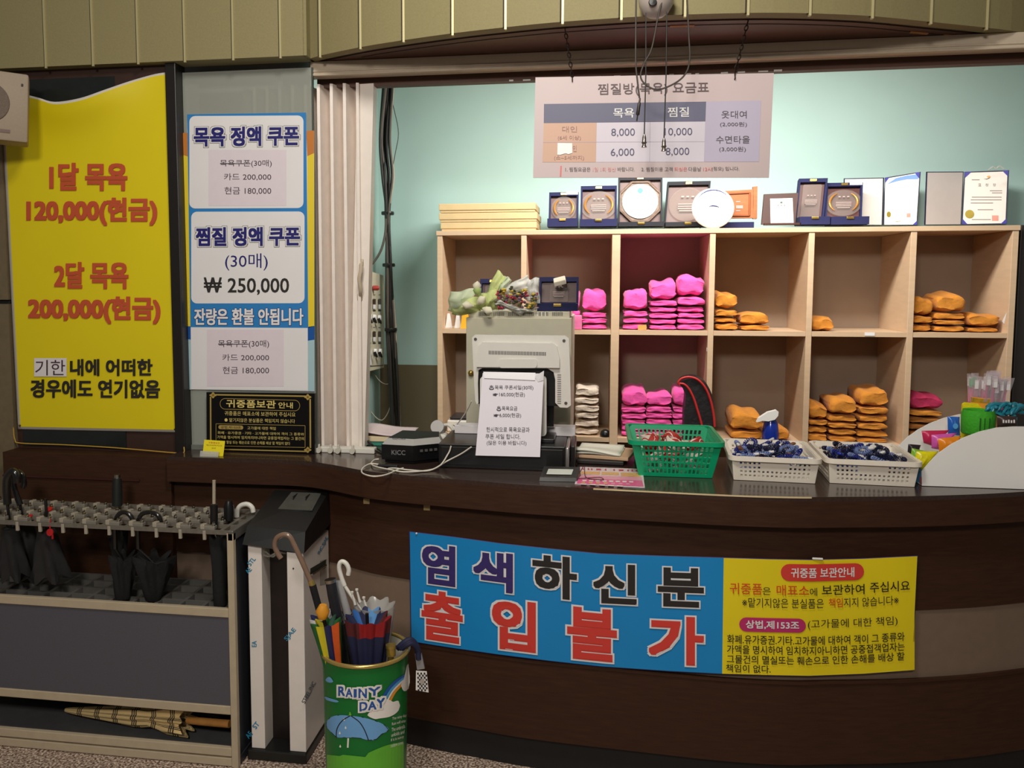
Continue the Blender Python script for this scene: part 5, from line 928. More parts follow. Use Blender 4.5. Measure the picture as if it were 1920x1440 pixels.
# white leads by the terminal
wc = thing('white_leads', 'tangle of white leads looping on the counter before the card terminal', 'cable', (-0.66, 2.8, CT)); CZ = planeZ(CT + 0.005)
wm = M('lead_white', (222, 214, 200), 0.4, vary=0.03)
for pts in ([CZ(742, 878), CZ(712, 872), CZ(694, 871), CZ(680, 878), CZ(680, 888), CZ(700, 894.5), CZ(724, 890), CZ(744, 882), CZ(756, 879)], [atY(846, 836, 2.788), atY(840, 852, 2.784), CZ(818, 879), CZ(764, 885), CZ(730, 881), CZ(704, 876), CZ(696, 869), CZ(702, 863), CZ(710, 862)], [atY(884, 838, 2.77), atY(864, 852, 2.78), atY(838, 866, 2.785), CZ(806, 882), CZ(768, 882), CZ(742, 879.5), CZ(728, 878)]):
    m = MB(); m.tube(smoothpath([p + Vector((0, 0, 0.0012 * (i % 3))) for i, p in enumerate(pts)], 6), 0.0026, 7); m.build('lead', wm, wc, smooth=60)
m = MB(); m.tube(smoothpath([atY(884, 752, 2.935), atY(874, 772, 2.96), atY(860, 792, 3.0), atY(853, 798, 3.085), atY(850, 797, 3.15)], 6), 0.0022, 6); m.build('lead', wm, wc, smooth=60)
m = MB(); m.box(CZ(728, 877) + Vector((0, -0.004, 0.006)), (0.07, 0.014, 0.012), Matrix.Rotation(R(-4), 3, 'Z'), 0, 0.004); m.build('plug_strip', black_plastic, wc)
m = MB(); m.tube(smoothpath([atZ(690, 826, CT + 0.03), atZ(700, 836, CT + 0.012), atZ(712, 844, CT + 0.006), atZ(722, 852, CT + 0.006)], 6), 0.004, 7); m.tube(smoothpath([atZ(686, 823, CT + 0.03), atZ(700, 842, CT + 0.012), atZ(716, 850, CT + 0.006)], 6), 0.003, 7); solo(m, 'black_lead', 'short black leads running from the paper pile to the card terminal', 'cable', cordm, atZ(706, 846, CT), smooth=60)

# ------------------------------------------------------------------ baskets
def basket(name, label, cx_, cy_, z, wb, db, wt, dt, h, mat, rotz, slots, slot_part=None, hx=(14, 10), hz=4, hole=0.62, ty=0.34):
    """an open-work plastic basket: rim, base and four walls pierced by rows of holes"""
    t = thing(name, label, 'basket', (cx_, cy_, z), None, rotz)
    m = MB(); m.box((0, 0, 0.0035), (wb, db, 0.005)); m.build('base', mat, t, local=True)
    for axis, sgn in (('x', -1), ('x', 1), ('y', -1), ('y', 1)):
        n = hx[0] if axis == 'x' else hx[1]; m = MB()
        def P(u, v):   # u along the wall -1..1, v from bottom to top
            w_, d_ = wb + (wt - wb) * v, db + (dt - db) * v
            return Vector((u * w_ / 2, sgn * d_ / 2, 0.001 + h * v)) if axis == 'x' else Vector((sgn * w_ / 2, u * d_ / 2, 0.001 + h * v))
        us = [-1.0]; m0 = 0.86
        for k in range(n):
            c = -m0 + 2 * m0 * (k + 0.5) / n; us += [c - m0 / n * hole, c + m0 / n * hole]
        us.append(1.0); vs = [0.0]
        for k in range(hz):
            c = slots[0] + (slots[1] - slots[0]) * (k + 0.5) / hz; hh = (slots[1] - slots[0]) / hz / 2 * ty * 2; vs += [c - hh, c + hh]
        vs.append(1.0); idx = {}; pts = []; fs = []
        for i, u in enumerate(us):
            for j, v in enumerate(vs): idx[i, j] = len(pts); pts.append(P(u, v))
        for i in range(len(us) - 1):
            for j in range(len(vs) - 1):
                is_hole = i % 2 == 1 and j % 2 == 1
                if is_hole and slot_part and axis == 'x' and j >= 2 * hz - 3 and abs((us[i] + us[i + 1]) / 2) < slot_part: is_hole = False
                if not is_hole: fs.append([idx[i, j], idx[i + 1, j], idx[i + 1, j + 1], idx[i, j + 1]])
        m.add(pts, fs); m.build('wall', mat, t, local=True, solid=0.0028)
    m = MB(); rp = rrect(-wt / 2, -dt / 2, wt / 2, dt / 2, 0.02, 5); out = rrect(-wt / 2 - 0.011, -dt / 2 - 0.011, wt / 2 + 0.011, dt / 2 + 0.011, 0.028, 5); n = len(rp)
    rings = [[(x, y, h - 0.002) for x, y in rp], [(x, y, h + 0.004) for x, y in rp], [(x, y, h + 0.004) for x, y in out], [(x, y, h - 0.010) for x, y in out]]
    m.add([p for r_ in rings for p in r_], [[a * n + k, a * n + (k + 1) % n, (a + 1) % 4 * n + (k + 1) % n, (a + 1) % 4 * n + k] for a in range(4) for k in range(n)]); m.build('rim', mat, t, local=True, smooth=50)
    return t
green = M('basket_green', (0, 164, 112), 0.35, vary=0.04); wbas = M('basket_white', (244, 234, 218), 0.45, vary=0.04)
basket('plastic_basket', 'green slotted plastic basket on the counter holding red and white bands', 0.256, 2.915, CT, 0.225, 0.28, 0.275, 0.33, 0.115, green, R(0), (0.08, 0.9), hx=(16, 16), hz=5, hole=0.6, ty=0.36)
basket('plastic_basket', 'white pierced basket of blue coil bands next to the green basket', 0.562, 2.895, CT, 0.236, 0.28, 0.252, 0.31, 0.075, wbas, R(-4), (0.12, 0.84), 0.3, hx=(16, 16), hz=4, hole=0.5, ty=0.26)
basket('plastic_basket', 'white pierced basket of blue coil bands next to the white display box', 0.847, 2.895, CT, 0.236, 0.28, 0.252, 0.31, 0.075, wbas, R(-4), (0.12, 0.84), 0.3, hx=(16, 16), hz=4, hole=0.5, ty=0.26)
def coil_band(mat, tagmat, label, group, name='coil_band', rad=0.019, turns=20, cr=0.0052):
    t = thing(name, label, 'key band', (0, 0, 0), group); m = MB(); pts = []
    for i in range(turns * 7):
        a = 2 * math.pi * i / (turns * 7); b_ = a * turns; rr = rad + cr * math.cos(b_); pts.append((rr * math.cos(a), rr * math.sin(a), cr * math.sin(b_)))
    m.tube(pts, 0.0016, 4, 0, True); m.build('coil', mat, t, smooth=60, local=True)
    m = MB(); m.box((rad + 0.008, 0, 0.004), (0.018, 0.014, 0.008), None, 0, 0.003); m.build('tag', tagmat, t, local=True)
    return t
cblue = M('coil_blue', (34, 48, 136), 0.35, vary=0.1); cnavy = M('coil_navy', (26, 30, 62), 0.35, vary=0.1); cpale = M('coil_pale_blue', (128, 146, 196), 0.3, vary=0.1); tgw = M('tag_white', (230, 226, 224), 0.4, vary=0.03); tgb = M('tag_brown', (124, 78, 50), 0.5, vary=0.1); tgu = M('tag_blue', (30, 44, 160), 0.4, vary=0.05)
protos = {}
def fill(bx, by, wx, wy, n, zs, kinds, where, group, seed):
    rng = random.Random(seed)
    for k in range(n):
        key = kinds[rng.randrange(len(kinds))]; lab = f'{key[0]} coil key band with {key[1]} tag in the {where}'
        mats = {'dark blue': cblue, 'navy': cnavy, 'pale blue': cpale}[key[0]], {'white': tgw, 'brown': tgb, 'blue': tgu}[key[1]]
        i, j, l = k % 4, (k // 4) % 4, k // 16
        if l == 3: i, j = k % 3 + 0.5, 1.3 + (k // 3) % 2 * 1.1
        loc = (bx + (i - 1.5) * wx + rng.uniform(-0.004, 0.004), by + (j - 1.5) * wy + rng.uniform(-0.004, 0.004), zs + 0.0165 * l + rng.uniform(-0.001, 0.001))
        if key not in protos: o = coil_band(*mats, lab, group); protos[key] = o; o.location = loc
        else: o = dup(protos[key], loc, lab, group)
        o.rotation_euler = (rng.uniform(-0.3, 0.3), rng.uniform(-0.3, 0.3), rng.uniform(0, 6.28)) if l < 2 else (rng.uniform(-0.8, 0.3), rng.uniform(-0.7, 0.7), rng.uniform(0, 6.28))
KB = [('dark blue', 'white'), ('pale blue', 'brown'), ('dark blue', 'blue'), ('navy', 'white'), ('pale blue', 'white'), ('dark blue', 'brown')]; KB2 = [('navy', 'white'), ('navy', 'blue'), ('dark blue', 'white'), ('navy', 'brown'), ('pale blue', 'white')]
fill(0.562, 2.895, 0.052, 0.060, 54, CT + 0.034, KB, 'white basket beside the green basket', 'key bands in the white basket beside the green basket', 5)
fill(0.847, 2.895, 0.052, 0.060, 54, CT + 0.034, KB2, 'white basket beside the display box', 'key bands in the white basket beside the display box', 8)
# red and white wrist bands in the green basket
def wrist(mat_in, bm_=None, lab='white wrist band with a red lining in the green basket'):
    t = thing('wrist_band', lab, 'wrist band', (0, 0, 0), 'white wrist bands in the green basket' if bm_ is None else 'red wrist bands in the green basket'); m = MB()
    m.lathe([(0.026, -0.014), (0.030, -0.012), (0.030, 0.012), (0.026, 0.014), (0.0245, 0.0), (0.026, -0.014)], 24, caps=False); m.build('band', bm_ or M('band_white', (236, 222, 208), 0.5, vary=0.05), t, smooth=50, local=True)
    m = MB(); m.tube([(0.022 * math.cos(a), 0.022 * math.sin(a), 0.006 * math.sin(3 * a)) for a in [2 * math.pi * k / 24 for k in range(24)]], 0.009, 6, 0, True); m.build('lining', mat_in, t, smooth=60, local=True)
    return t
redl = M('lining_red', (176, 46, 36), 0.6, vary=0.15, scale=60); w0 = wrist(redl); w1 = wrist(M('lining_white', (230, 214, 206), 0.6), redl, 'dark red wrist band with a white lining in the green basket'); rng = random.Random(12)
for k in range(14):
    loc = (0.256 + (k % 3 - 1) * 0.066 + rng.uniform(-0.004, 0.004), 2.92 + ((k // 3) % 3 - 1) * 0.078 + rng.uniform(-0.006, 0.006), CT + 0.062 + 0.034 * (k // 9)); o = w0 if k == 0 else w1 if k == 1 else dup((w0, w1)[k % 2], loc); o.location = loc; o.rotation_euler = (rng.uniform(-0.9, 0.9), rng.uniform(-0.9, 0.9), rng.uniform(0, 6))
gcl = glassy('coil_clear', (230, 224, 216), 0.3, 0.15); k0 = coil_band(gcl, tgw, 'clear coiled key band with white tag in the green basket', 'clear key bands in the green basket'); rng = random.Random(14)
for k in range(12):
    loc = (0.256 + (k % 3 - 1) * 0.06, 2.90 + (k // 3 - 1.5) * 0.056, CT + 0.03); o = k0 if k == 0 else dup(k0, loc); o.location = loc; o.rotation_euler = (rng.uniform(-1.4, 1.4), rng.uniform(-1.4, 1.4), rng.uniform(0, 6))

# ------------------------------------------------------------------ black bag and spray bottle
bgt = thing('sports_bag', 'tall black bag with red piping standing before the cubby shelf', 'bag', atY(1309, 806, 3.86)); BG = planeY(3.74); bgt.location = (BG(1309, 806).x, 3.78, 0.0); WL[bgt.name] = Vector(bgt.location)
OUT = [(1283, 806), (1281, 770), (1284, 742), (1279, 726), (1273, 719), (1278, 711), (1292, 706.5), (1308, 708), (1324, 719), (1335, 740), (1340.5, 765), (1341, 806)]
op = smoothpath([(x, y, 0) for x, y in OUT[1:-1]], 5); poly = [(1283, 806)] + [(p.x, p.y) for p in op] + [(1341, 806)]
m = MB(); ring0 = [BG(x, y, 0.0) for x, y in poly]; mid = [BG(1311 + (x - 1311) * 0.93, 770 + (y - 770) * 0.93, 0.025) for x, y in poly]; n = len(poly); bk_ = [p + Vector((0.006, 0.1, 0)) for p in ring0]
for L in (ring0, mid, bk_):
    if True: L[0].z = L[-1].z = 0.001
m.add(ring0 + mid + bk_, [[k, (k + 1) % n, n + (k + 1) % n, n + k] for k in range(n)] + [[k, (k + 1) % n, 2 * n + (k + 1) % n, 2 * n + k] for k in range(n)] + [list(range(n, 2 * n)), list(range(2 * n, 3 * n))]); m.build('body', M('bag_black', (26, 24, 26), 0.5, vary=0.25, scale=30, bump=0.3), bgt, smooth=50)
redp = M('piping_red', (196, 44, 44), 0.5, vary=0.05)
for pts in ([(1274, 722), (1272, 717), (1278, 710), (1292, 707), (1308, 712), (1322, 727), (1332, 750), (1338, 778), (1340, 800)], [(1274, 719), (1283, 721), (1292, 730), (1301, 748), (1308, 770), (1314, 790), (1318, 806)]):
    m = MB(); m.tube(smoothpath([BG(x, y, 0.028) for x, y in pts], 6), 0.005, 8); m.build('piping', redp, bgt, smooth=60)
sb_ = thing('spray_bottle', 'blue spray bottle with a white trigger head in the lower fourth cubby', 'spray bottle', atY(1449, 812, 3.88)); sb_.location.z = SL + 0.001; WL[sb_.name] = Vector(sb_.location); b0 = sb_.location; zz = atY(1449, 788, 3.88).z; SPY = planeY(3.895)
m = MB(); m.lathe([(0.034, SL + 0.001), (0.036, SL + 0.03), (0.03, zz - 0.02), (0.016, zz + 0.01), (0.014, zz + 0.025)], 20, (b0.x, 3.93, 0)); m.build('bottle', M('spray_blue', (34, 60, 170), 0.15, vary=0.1, trans=0.3), sb_, smooth=50)
m = MB(); m.prism([SPY(x, y) for x, y in ((1419, 792), (1423, 784), (1440, 773), (1456, 769), (1460, 772), (1459, 780), (1453, 787), (1441, 790), (1430, 789))], (0, 0.026, 0)); m.build('trigger_head', M('spray_white', (246, 244, 240), 0.35, vary=0), sb_)

# ------------------------------------------------------------------ white display box with small goods
db = thing('display_box', 'white open display box with curved sides holding small goods at the counter end', 'display box', (1.15, 2.92, CT)); DF = planeY(2.765)
side = M('display_white', (244, 242, 238), 0.4, vary=0.02, scale=5)
SP = [(1728.5, 912.5), (1728.5, 884), (1744, 866), (1762, 848.5), (1784, 833), (1808, 820.5), (1837, 809.5), (1869, 802), (1900, 800), (1935, 800), (1960, 801), (1960, 921)]
pts = [DF(x, y) for x, y in SP]; pts[0].z = CT + 0.001; pts[-1].z = CT + 0.001
for dy, nm in ((0, 'side_panel'), (0.27, 'side_panel')): m = MB(); m.prism([p + Vector((0, dy, 0)) for p in pts], (0, 0.005, 0)); m.build(nm, side, db)
x0 = pts[0].x; m = MB(); m.ab((x0, 2.7705, CT + 0.001), (pts[-1].x, 3.0345, CT + 0.006)); m.build('base', side, db)
m = MB(); m.ab((x0, 2.7705, CT + 0.006), (x0 + 0.004, 3.0345, CT + 0.048)); m.build('front_lip', M('lip_blue', (70, 150, 210), 0.4, vary=0.08), db, label='printed blue front lip')
m = MB(); q = Print(lambda px, py, l=0: atX(px, py, x0 - 0.0005 - l)); q.poly([(1706, 884), (1722, 893), (1721.5, 906), (1706, 898)], M('lip_cyan', (96, 180, 226), 0.4, vary=0), 0.001); q.poly([(1724, 893), (1728, 895), (1728, 909), (1724, 906)], M('lip_red', (206, 110, 110), 0.4, vary=0), 0.001); q.done('lip_print', db)
m = MB()
for xx, zz in ((x0 + 0.075, 0.06), (x0 + 0.15, 0.095)): m.ab((xx, 2.7705, CT + 0.0065), (xx + 0.004, 3.0345, CT + zz))
m.build('divider', side, db)
m = MB(); m.ab((x0 + 0.17, 2.885, CT + 0.0065), (x0 + 0.40, 3.03, CT + 0.128)); m.build('riser', side, db)
def pouch(name, lab, corners, mat, Y, cat, depth=0.03, print_=None, zb=CT + 0.007):
    """a puffy packet from four photograph corners, standing in the box"""
    f = planeY(Y); m = MB(); TL, TR, BR, BL = corners
    def g(sgn):
        def h(u, v):
            x = (TL[0] * (1 - u) + TR[0] * u) * (1 - v) + (BL[0] * (1 - u) + BR[0] * u) * v; y = (TL[1] * (1 - u) + TR[1] * u) * (1 - v) + (BL[1] * (1 - u) + BR[1] * u) * v
            p = f(x, y); p.y += depth / 2 + sgn * depth / 2 * (math.sin(math.pi * u) * math.sin(math.pi * v)) ** 0.5 + 0.002 * math.sin(20 * u) * math.sin(math.pi * v); return p
        return h
    m.grid(g(-1), 10, 10); m.grid(g(1), 10, 10); zm = min(v.z for v in m.v); cxm = sum(v.x for v in m.v) / len(m.v)
    if print_:
        t = thing(name, lab, cat, (cxm, Y + depth / 2, zm)); m.build('packet', mat, t, smooth=60); q = Print(lambda x, y, l=0: f(x, y, l - 0.0)); print_(q); q.done('print', t); return t
    return solo(m, name, lab, cat, mat, (cxm, Y + depth / 2, zm), smooth=60)
LY = M('packet_yellow', (226, 214, 20), 0.3, vary=0.25, scale=60); LG = M('packet_lime', (130, 180, 50), 0.35, vary=0.2)
pouch('scrubber_packet', 'lime green packet lowest at the front lip of the display box', [(1713, 842), (1742, 848), (1730, 886), (1708, 872)], LG, 2.84, 'packet')
pouch('scrubber_packet', 'yellow crinkled packet in front of the lime packet in the display box', [(1722, 848), (1764, 848), (1732, 884), (1716, 874)], LY, 2.79, 'packet')
pouch('goods_packet', 'dark packet behind the lime packet in the display box', [(1706, 834), (1730, 836), (1722, 862), (1704, 858)], M('packet_dark', (40, 30, 34), 0.4, vary=0.2), 2.95, 'packet')
pouch('goods_packet', 'magenta red packet on the second tier of the display box', [(1731, 809), (1785, 808), (1752, 838), (1735, 832)], M('packet_magenta', (206, 44, 92), 0.3, vary=0.1), 2.90, 'packet')
pouch('goods_packet', 'pink violet packet beside the magenta packet in the display box', [(1750, 817), (1798, 813), (1770, 846), (1750, 842)], M('packet_pink', (222, 96, 186), 0.3, vary=0.15), 2.86, 'packet')
pouch('goods_packet', 'orange packet in front of the pink packet in the display box', [(1762, 824), (1806, 819), (1800, 838), (1765, 852)], M('packet_orange', (238, 140, 24), 0.3, vary=0.15), 2.80, 'packet')
pouch('goods_packet', 'blue packet standing before the yellow board in the display box', [(1780, 782), (1803, 783), (1804, 818), (1781, 816)], M('packet_blue', (36, 104, 200), 0.3, vary=0.1), 2.93, 'packet', print_=lambda q: q.poly([(1791.5 + 5 * math.cos(k * 0.6283), 799 + 5.5 * math.sin(k * 0.6283)) for k in range(10)], M('packet_sky', (90, 170, 240), 0.4, vary=0), 0.006))
f = planeY(2.90); m = MB(); m.prism([f(x, y) for x, y in ((1806, 758), (1811, 755), (1834, 757), (1842, 766), (1842, 822), (1803, 822))], (0, 0.012, 0)); bp = f(1823, 822); solo(m, 'sponge', 'flat yellow sponge standing upright in the display box', 'sponge', M('sponge_yellow', (244, 226, 10), 0.7, vary=0.06, scale=120, bump=0.2), bp)
gc = thing('wash_pad', 'round green wash pad with dark stripes in the display box', 'wash pad', atY(1847, 824, 2.80)); c0, r0 = atY(1847, 802, 2.80), 0.046
m = MB(); m.lathe([(r0 * 0.9, -0.035), (r0, -0.03), (r0 * 1.02, 0.025), (r0 * 0.93, 0.04), (r0 * 0.8, 0.036), (r0 * 0.75, 0.0), (0.0001, -0.005)], 28, c0 + Vector((0, 0.05, 0.008))); m.build('body', M('pad_green', (60, 168, 32), 0.8, vary=0.1, scale=120, bump=0.3), gc, smooth=50)
m = MB()
for dx in (-0.012, 0.0, 0.014): m.ab((c0.x + dx - 0.0014, c0.y + 0.05 - r0 * 1.03, c0.z - 0.018), (c0.x + dx + 0.0014, c0.y + 0.052 - r0 * 1.0, c0.z + 0.028))
m.build('stripes', M('pad_dark_green', (30, 92, 24), 0.8), gc)
bt = thing('toothbrush_tub', 'orange tub packed with wrapped pink toothbrushes behind the green wash pad', 'tub', atY(1857, 775, 2.90)); c1 = atY(1857, 754, 2.90); zt = atY(1857, 747, 2.90).z; rw_ = (atY(1883, 754, 2.90).x - atY(1831, 754, 2.90).x) / 2
m = MB(); m.lathe([(rw_ * 0.96, CT + 0.129), (rw_, zt), (rw_ * 0.95, zt), (rw_ * 0.9, CT + 0.134)], 28, (c1.x, 2.90 + rw_, 0), caps=True); m.build('tub', M('tub_orange', (238, 160, 50), 0.35, vary=0.05), bt, smooth=40)
q = MB(); q.lathe([(rw_ * 1.004, zt - 0.016), (rw_ * 1.006, zt - 0.003)], 28, (c1.x, 2.90 + rw_, 0), caps=False); q.build('label_band', M('tub_olive', (176, 140, 30), 0.4, vary=0.2, scale=90), bt, smooth=40)
wrapc = glassy('clear_wrap', (244, 236, 240), 0.82, 0.1); pkb = [M('brush_pink', (236, 92, 150), 0.35, vary=0.05), M('brush_rose', (200, 60, 118), 0.35, vary=0.05), M('brush_mint', (130, 190, 150), 0.35, vary=0.05), M('brush_white', (240, 236, 236), 0.35, vary=0)]
rng = random.Random(21)
tb0 = None
for k in range(26):
    a = rng.uniform(0, 6.28); rr = rw_ * 0.82 * math.sqrt(rng.random()); lean = (math.cos(a) * rr * 1.0 + rng.uniform(-0.008, 0.008), math.sin(a) * rr * 0.5); base = Vector((c1.x + math.cos(a) * rr, 2.90 + rw_ + math.sin(a) * rr, CT + 0.136))
    L_ = rng.uniform(0.165, 0.195); top_ = base + Vector((lean[0] * 0.9 + 0.006, lean[1], L_)); d = (top_ - base); ck = ['pink', 'rose', 'pink', 'pink', 'rose'][k % 5]
    t = thing('toothbrush', f'clear wrapped toothbrush with a {ck} handle in the orange tub', 'toothbrush', base, 'toothbrushes in the orange tub')
    m = MB(); m.tube([base + d * 0.02, base + d * 0.4, base + d * 0.62, base + d * 0.7, base + d * 0.84], [0.006, 0.0075, 0.0065, 0.004, 0.004], 7); m.build('handle', pkb[0] if ck == 'pink' else pkb[1], t, smooth=60)
    m = MB(); m.box(base + d * 0.9 + Vector((0, -0.004, 0)), (0.010, 0.012, 0.028)); m.build('bristles', pkb[2] if k % 4 == 0 else pkb[3], t)
    m = MB(); sd = Vector((1, 0, 0)); m.add([base + d * 0.55 - sd * 0.009 + Vector((0, -0.007, 0)), base + d * 0.55 + sd * 0.009 + Vector((0, -0.007, 0)), base + d * 1.04 + sd * 0.012 + Vector((0, -0.010, 0)), base + d * 1.04 - sd * 0.010 + Vector((0, -0.01, 0))], [[0, 1, 2, 3]]); m.build('wrapper', wrapc, t, solid=0.001)
tl = thing('net_bundle', 'bundle of teal wrapped wash nets at the top of the display box', 'wash net', atY(1890, 786, 2.82)); m = MB(); rng = random.Random(4)
for k in range(26):
    p = atY(1853 + 58 * rng.random(), 763 + 20 * rng.random(), 2.83 + 0.05 * rng.random()); dv = Vector((rng.uniform(-0.03, 0.03), rng.uniform(-0.02, 0.01), rng.uniform(-0.012, 0.014))); m.tube(smoothpath([p - dv, p + Vector((0, 0, 0.012)), p + dv], 4), [0.002] + [0.006] * 7 + [0.002], 6)
m.build('nets', M('net_teal', (36, 128, 148), 0.3, vary=0.35, scale=80), tl, smooth=60)
pouch('goods_packet', 'dark brown packet with white lettering at the top of the display box', [(1874, 781), (1911, 782), (1913, 803), (1874, 802)], M('packet_brown', (64, 46, 42), 0.4, vary=0.1), 2.78, 'packet', print_=lambda q: [q.rect(1880 + k * 5, 787 + (k % 2), 1883 + k * 5, 793, pwhite, 0.006) for k in range(5)])
for px in (1790, 1815): pass

# ------------------------------------------------------------------ umbrella rack
RX0, RX1, RY0, RY1, RT = -2.45, -1.118, 2.52, 2.83, 0.776
rk = thing('umbrella_rack', 'aluminium umbrella rack with lock grid, dark front panel and bottom tray', 'umbrella rack', (-1.75, 2.68, 0)); ralu = M('rack_aluminium', (186, 170, 144), 0.45, 0.0, vary=0.06)
for x in (RX1 - 0.022, RX0):
    for y in (RY0, RY1 - 0.02): m = MB(); m.ab((x, y, 0), (x + 0.022, y + 0.02, RT - 0.004), 0, 0.002); m.build('post', ralu, rk)
for z0, z1, nm in ((0.497, 0.525, 'front_rail'), (0.176, 0.204, 'front_rail'), (0.003, 0.03, 'front_rail'), (0.036, 0.064, 'front_rail')): m = MB(); m.ab((RX0 + 0.0225, RY0 + 0.001, z0), (RX1 - 0.0225, RY0 + 0.018, z1), 0, 0.002); m.build(nm, ralu, rk)
m = MB(); m.ab((RX1 - 0.02, RY0 + 0.0, RT - 0.03), (RX1, RY1, RT + 0.004), 0, 0.003); m.build('side_rail', M('rail_grey', (116, 112, 106), 0.4, 0.4, vary=0.05), rk)
m = MB(); m.ab((RX1 - 0.012, RY0 + 0.0205, 0.03), (RX1 - 0.004, RY1 - 0.021, RT - 0.031)); m.ab((RX1 - 0.02, RY0 + 0.0205, 0.003), (RX1, RY1 - 0.021, 0.03)); m.build('side_panel', M('rack_side_dark', (40, 42, 50), 0.5, vary=0.1), rk)
m = MB(); m.ab((RX0 + 0.0225, RY0 + 0.006, 0.2045), (RX1 - 0.0225, RY0 + 0.012, 0.4965)); m.build('front_panel', M('rack_panel_grey', (84, 82, 90), 0.55, vary=0.08, scale=220), rk)
m = MB(); m.ab((RX0 + 0.0225, RY0 + 0.019, 0.032), (RX1 - 0.0225, RY1 - 0.021, 0.038)); m.ab((RX0 + 0.0225, RY0 + 0.0185, 0.038), (RX1 - 0.0225, RY0 + 0.03, 0.052)); m.build('tray', M('rack_tray', (92, 92, 94), 0.5, vary=0.1), rk)
gm = M('grid_grey', (104, 102, 98), 0.45, 0.2, vary=0.08); m = MB(); m.ab((RX0 + 0.0225, RY0 + 0.019, 0.484), (RX1 - 0.0225, RY1 - 0.021, 0.488), 1); rows = [2.545, 2.61, 2.675, 2.74, 2.803]; colsx = []; x = RX1 - 0.05
while x > RX0 + 0.06: colsx.append(x); x -= 0.082
for y in rows: m.ab((RX0 + 0.0225, y - 0.005, 0.4885), (RX1 - 0.0225, y + 0.005, 0.512), 0)
for x in colsx: m.ab((x - 0.0055, rows[0], 0.489), (x + 0.0055, rows[-1], 0.5115), 0)
for x in colsx:
    for y in rows[:-1]: m.ab((x - 0.066, y + 0.02, 0.4882), (x - 0.018, y + 0.044, 0.4895), 2)
m.build('middle_grid', [gm, M('grid_plate', (74, 76, 80), 0.5), M('grid_hole', (14, 14, 14), 0.8)], rk)
tp = M('lock_plate', (118, 112, 102), 0.35, 0.2, vary=0.15, scale=60); m = MB(); lrows = [2.54, 2.605, 2.67, 2.735, 2.80]
for y in lrows: m.ab((RX0 + 0.0225, y - 0.006, RT - 0.014), (RX1 - 0.0205, y + 0.006, RT - 0.002), 0)
for x in colsx: m.ab((x - 0.006, lrows[0] + 0.0065, RT - 0.0135), (x + 0.006, lrows[-1] - 0.0065, RT - 0.0025), 0)
m.build('top_grid', tp, rk)
lockc = glassy('lock_clear', (196, 186, 168), 0.35, 0.15); lockb = M('lock_grey', (132, 126, 116), 0.35, 0.1, vary=0.15)
rng = random.Random(9)
for j, y in enumerate(lrows[:-1]):
    for i, x in enumerate(colsx):
        if x < -2.2: continue
        m = MB(); cx0 = x - 0.041; m.box((cx0 - 0.004, y + 0.012, RT + 0.003), (0.046, 0.022, 0.012), None, 0, 0.002); m.box((cx0 - 0.022, y + 0.012, RT + 0.006), (0.014, 0.024, 0.016), None, 1, 0.002); m.box((cx0 - 0.012, y - 0.004, RT - 0.018), (0.01, 0.008, 0.03), None, 1, 0.001)
        lk = m.build('lock', [lockb, lockc], rk); m = MB(); m.lathe([(0.006, RT + 0.0095), (0.006, RT + 0.015), (0.003, RT + 0.017), (0.0001, RT + 0.017)], 10, (cx0 + 0.012, y + 0.012, 0)); m.box((cx0 + 0.012, y + 0.012, RT + 0.018), (0.003, 0.012, 0.006)); m.build('lock_key', chrome, lk, smooth=40)
for px, py, Y in ((54, 970, 2.60), (92, 957, 2.66)):
    m = MB(); p = atY(px, py, Y); m.lathe([(0.0001, -0.003), (0.012, -0.003), (0.013, 0.002), (0.0001, 0.004)], 18, p + Vector((0, 0, 0.004)), Matrix.Rotation(R(20), 3, 'X')); solo(m, 'key_tag', 'round red key tag on the rack lock ' + ('nearest the front' if Y < 2.63 else 'one row behind'), 'key tag', M('tag_red', (176, 26, 30), 0.4, vary=0.1), p + Vector((0, 0, -0.002)), smooth=40)
m = MB(); p = atY(94, 998, 2.53); m.lathe([(0.0001, -0.003), (0.011, -0.003), (0.012, 0.002), (0.0001, 0.003)], 18, p, Matrix.Rotation(R(80), 3, 'X')); m.tube([p + Vector((0, 0, 0.012)), p + Vector((-0.006, 0.008, 0.026)), p + Vector((-0.004, 0.012, 0.042))], 0.002, 6); m.box(p + Vector((0.008, 0, -0.014)), (0.006, 0.002, 0.016)); solo(m, 'key_tag', 'red key tag dangling under the rack lock row', 'key tag', M('tag_red', (1, 1, 1)), p, smooth=40)

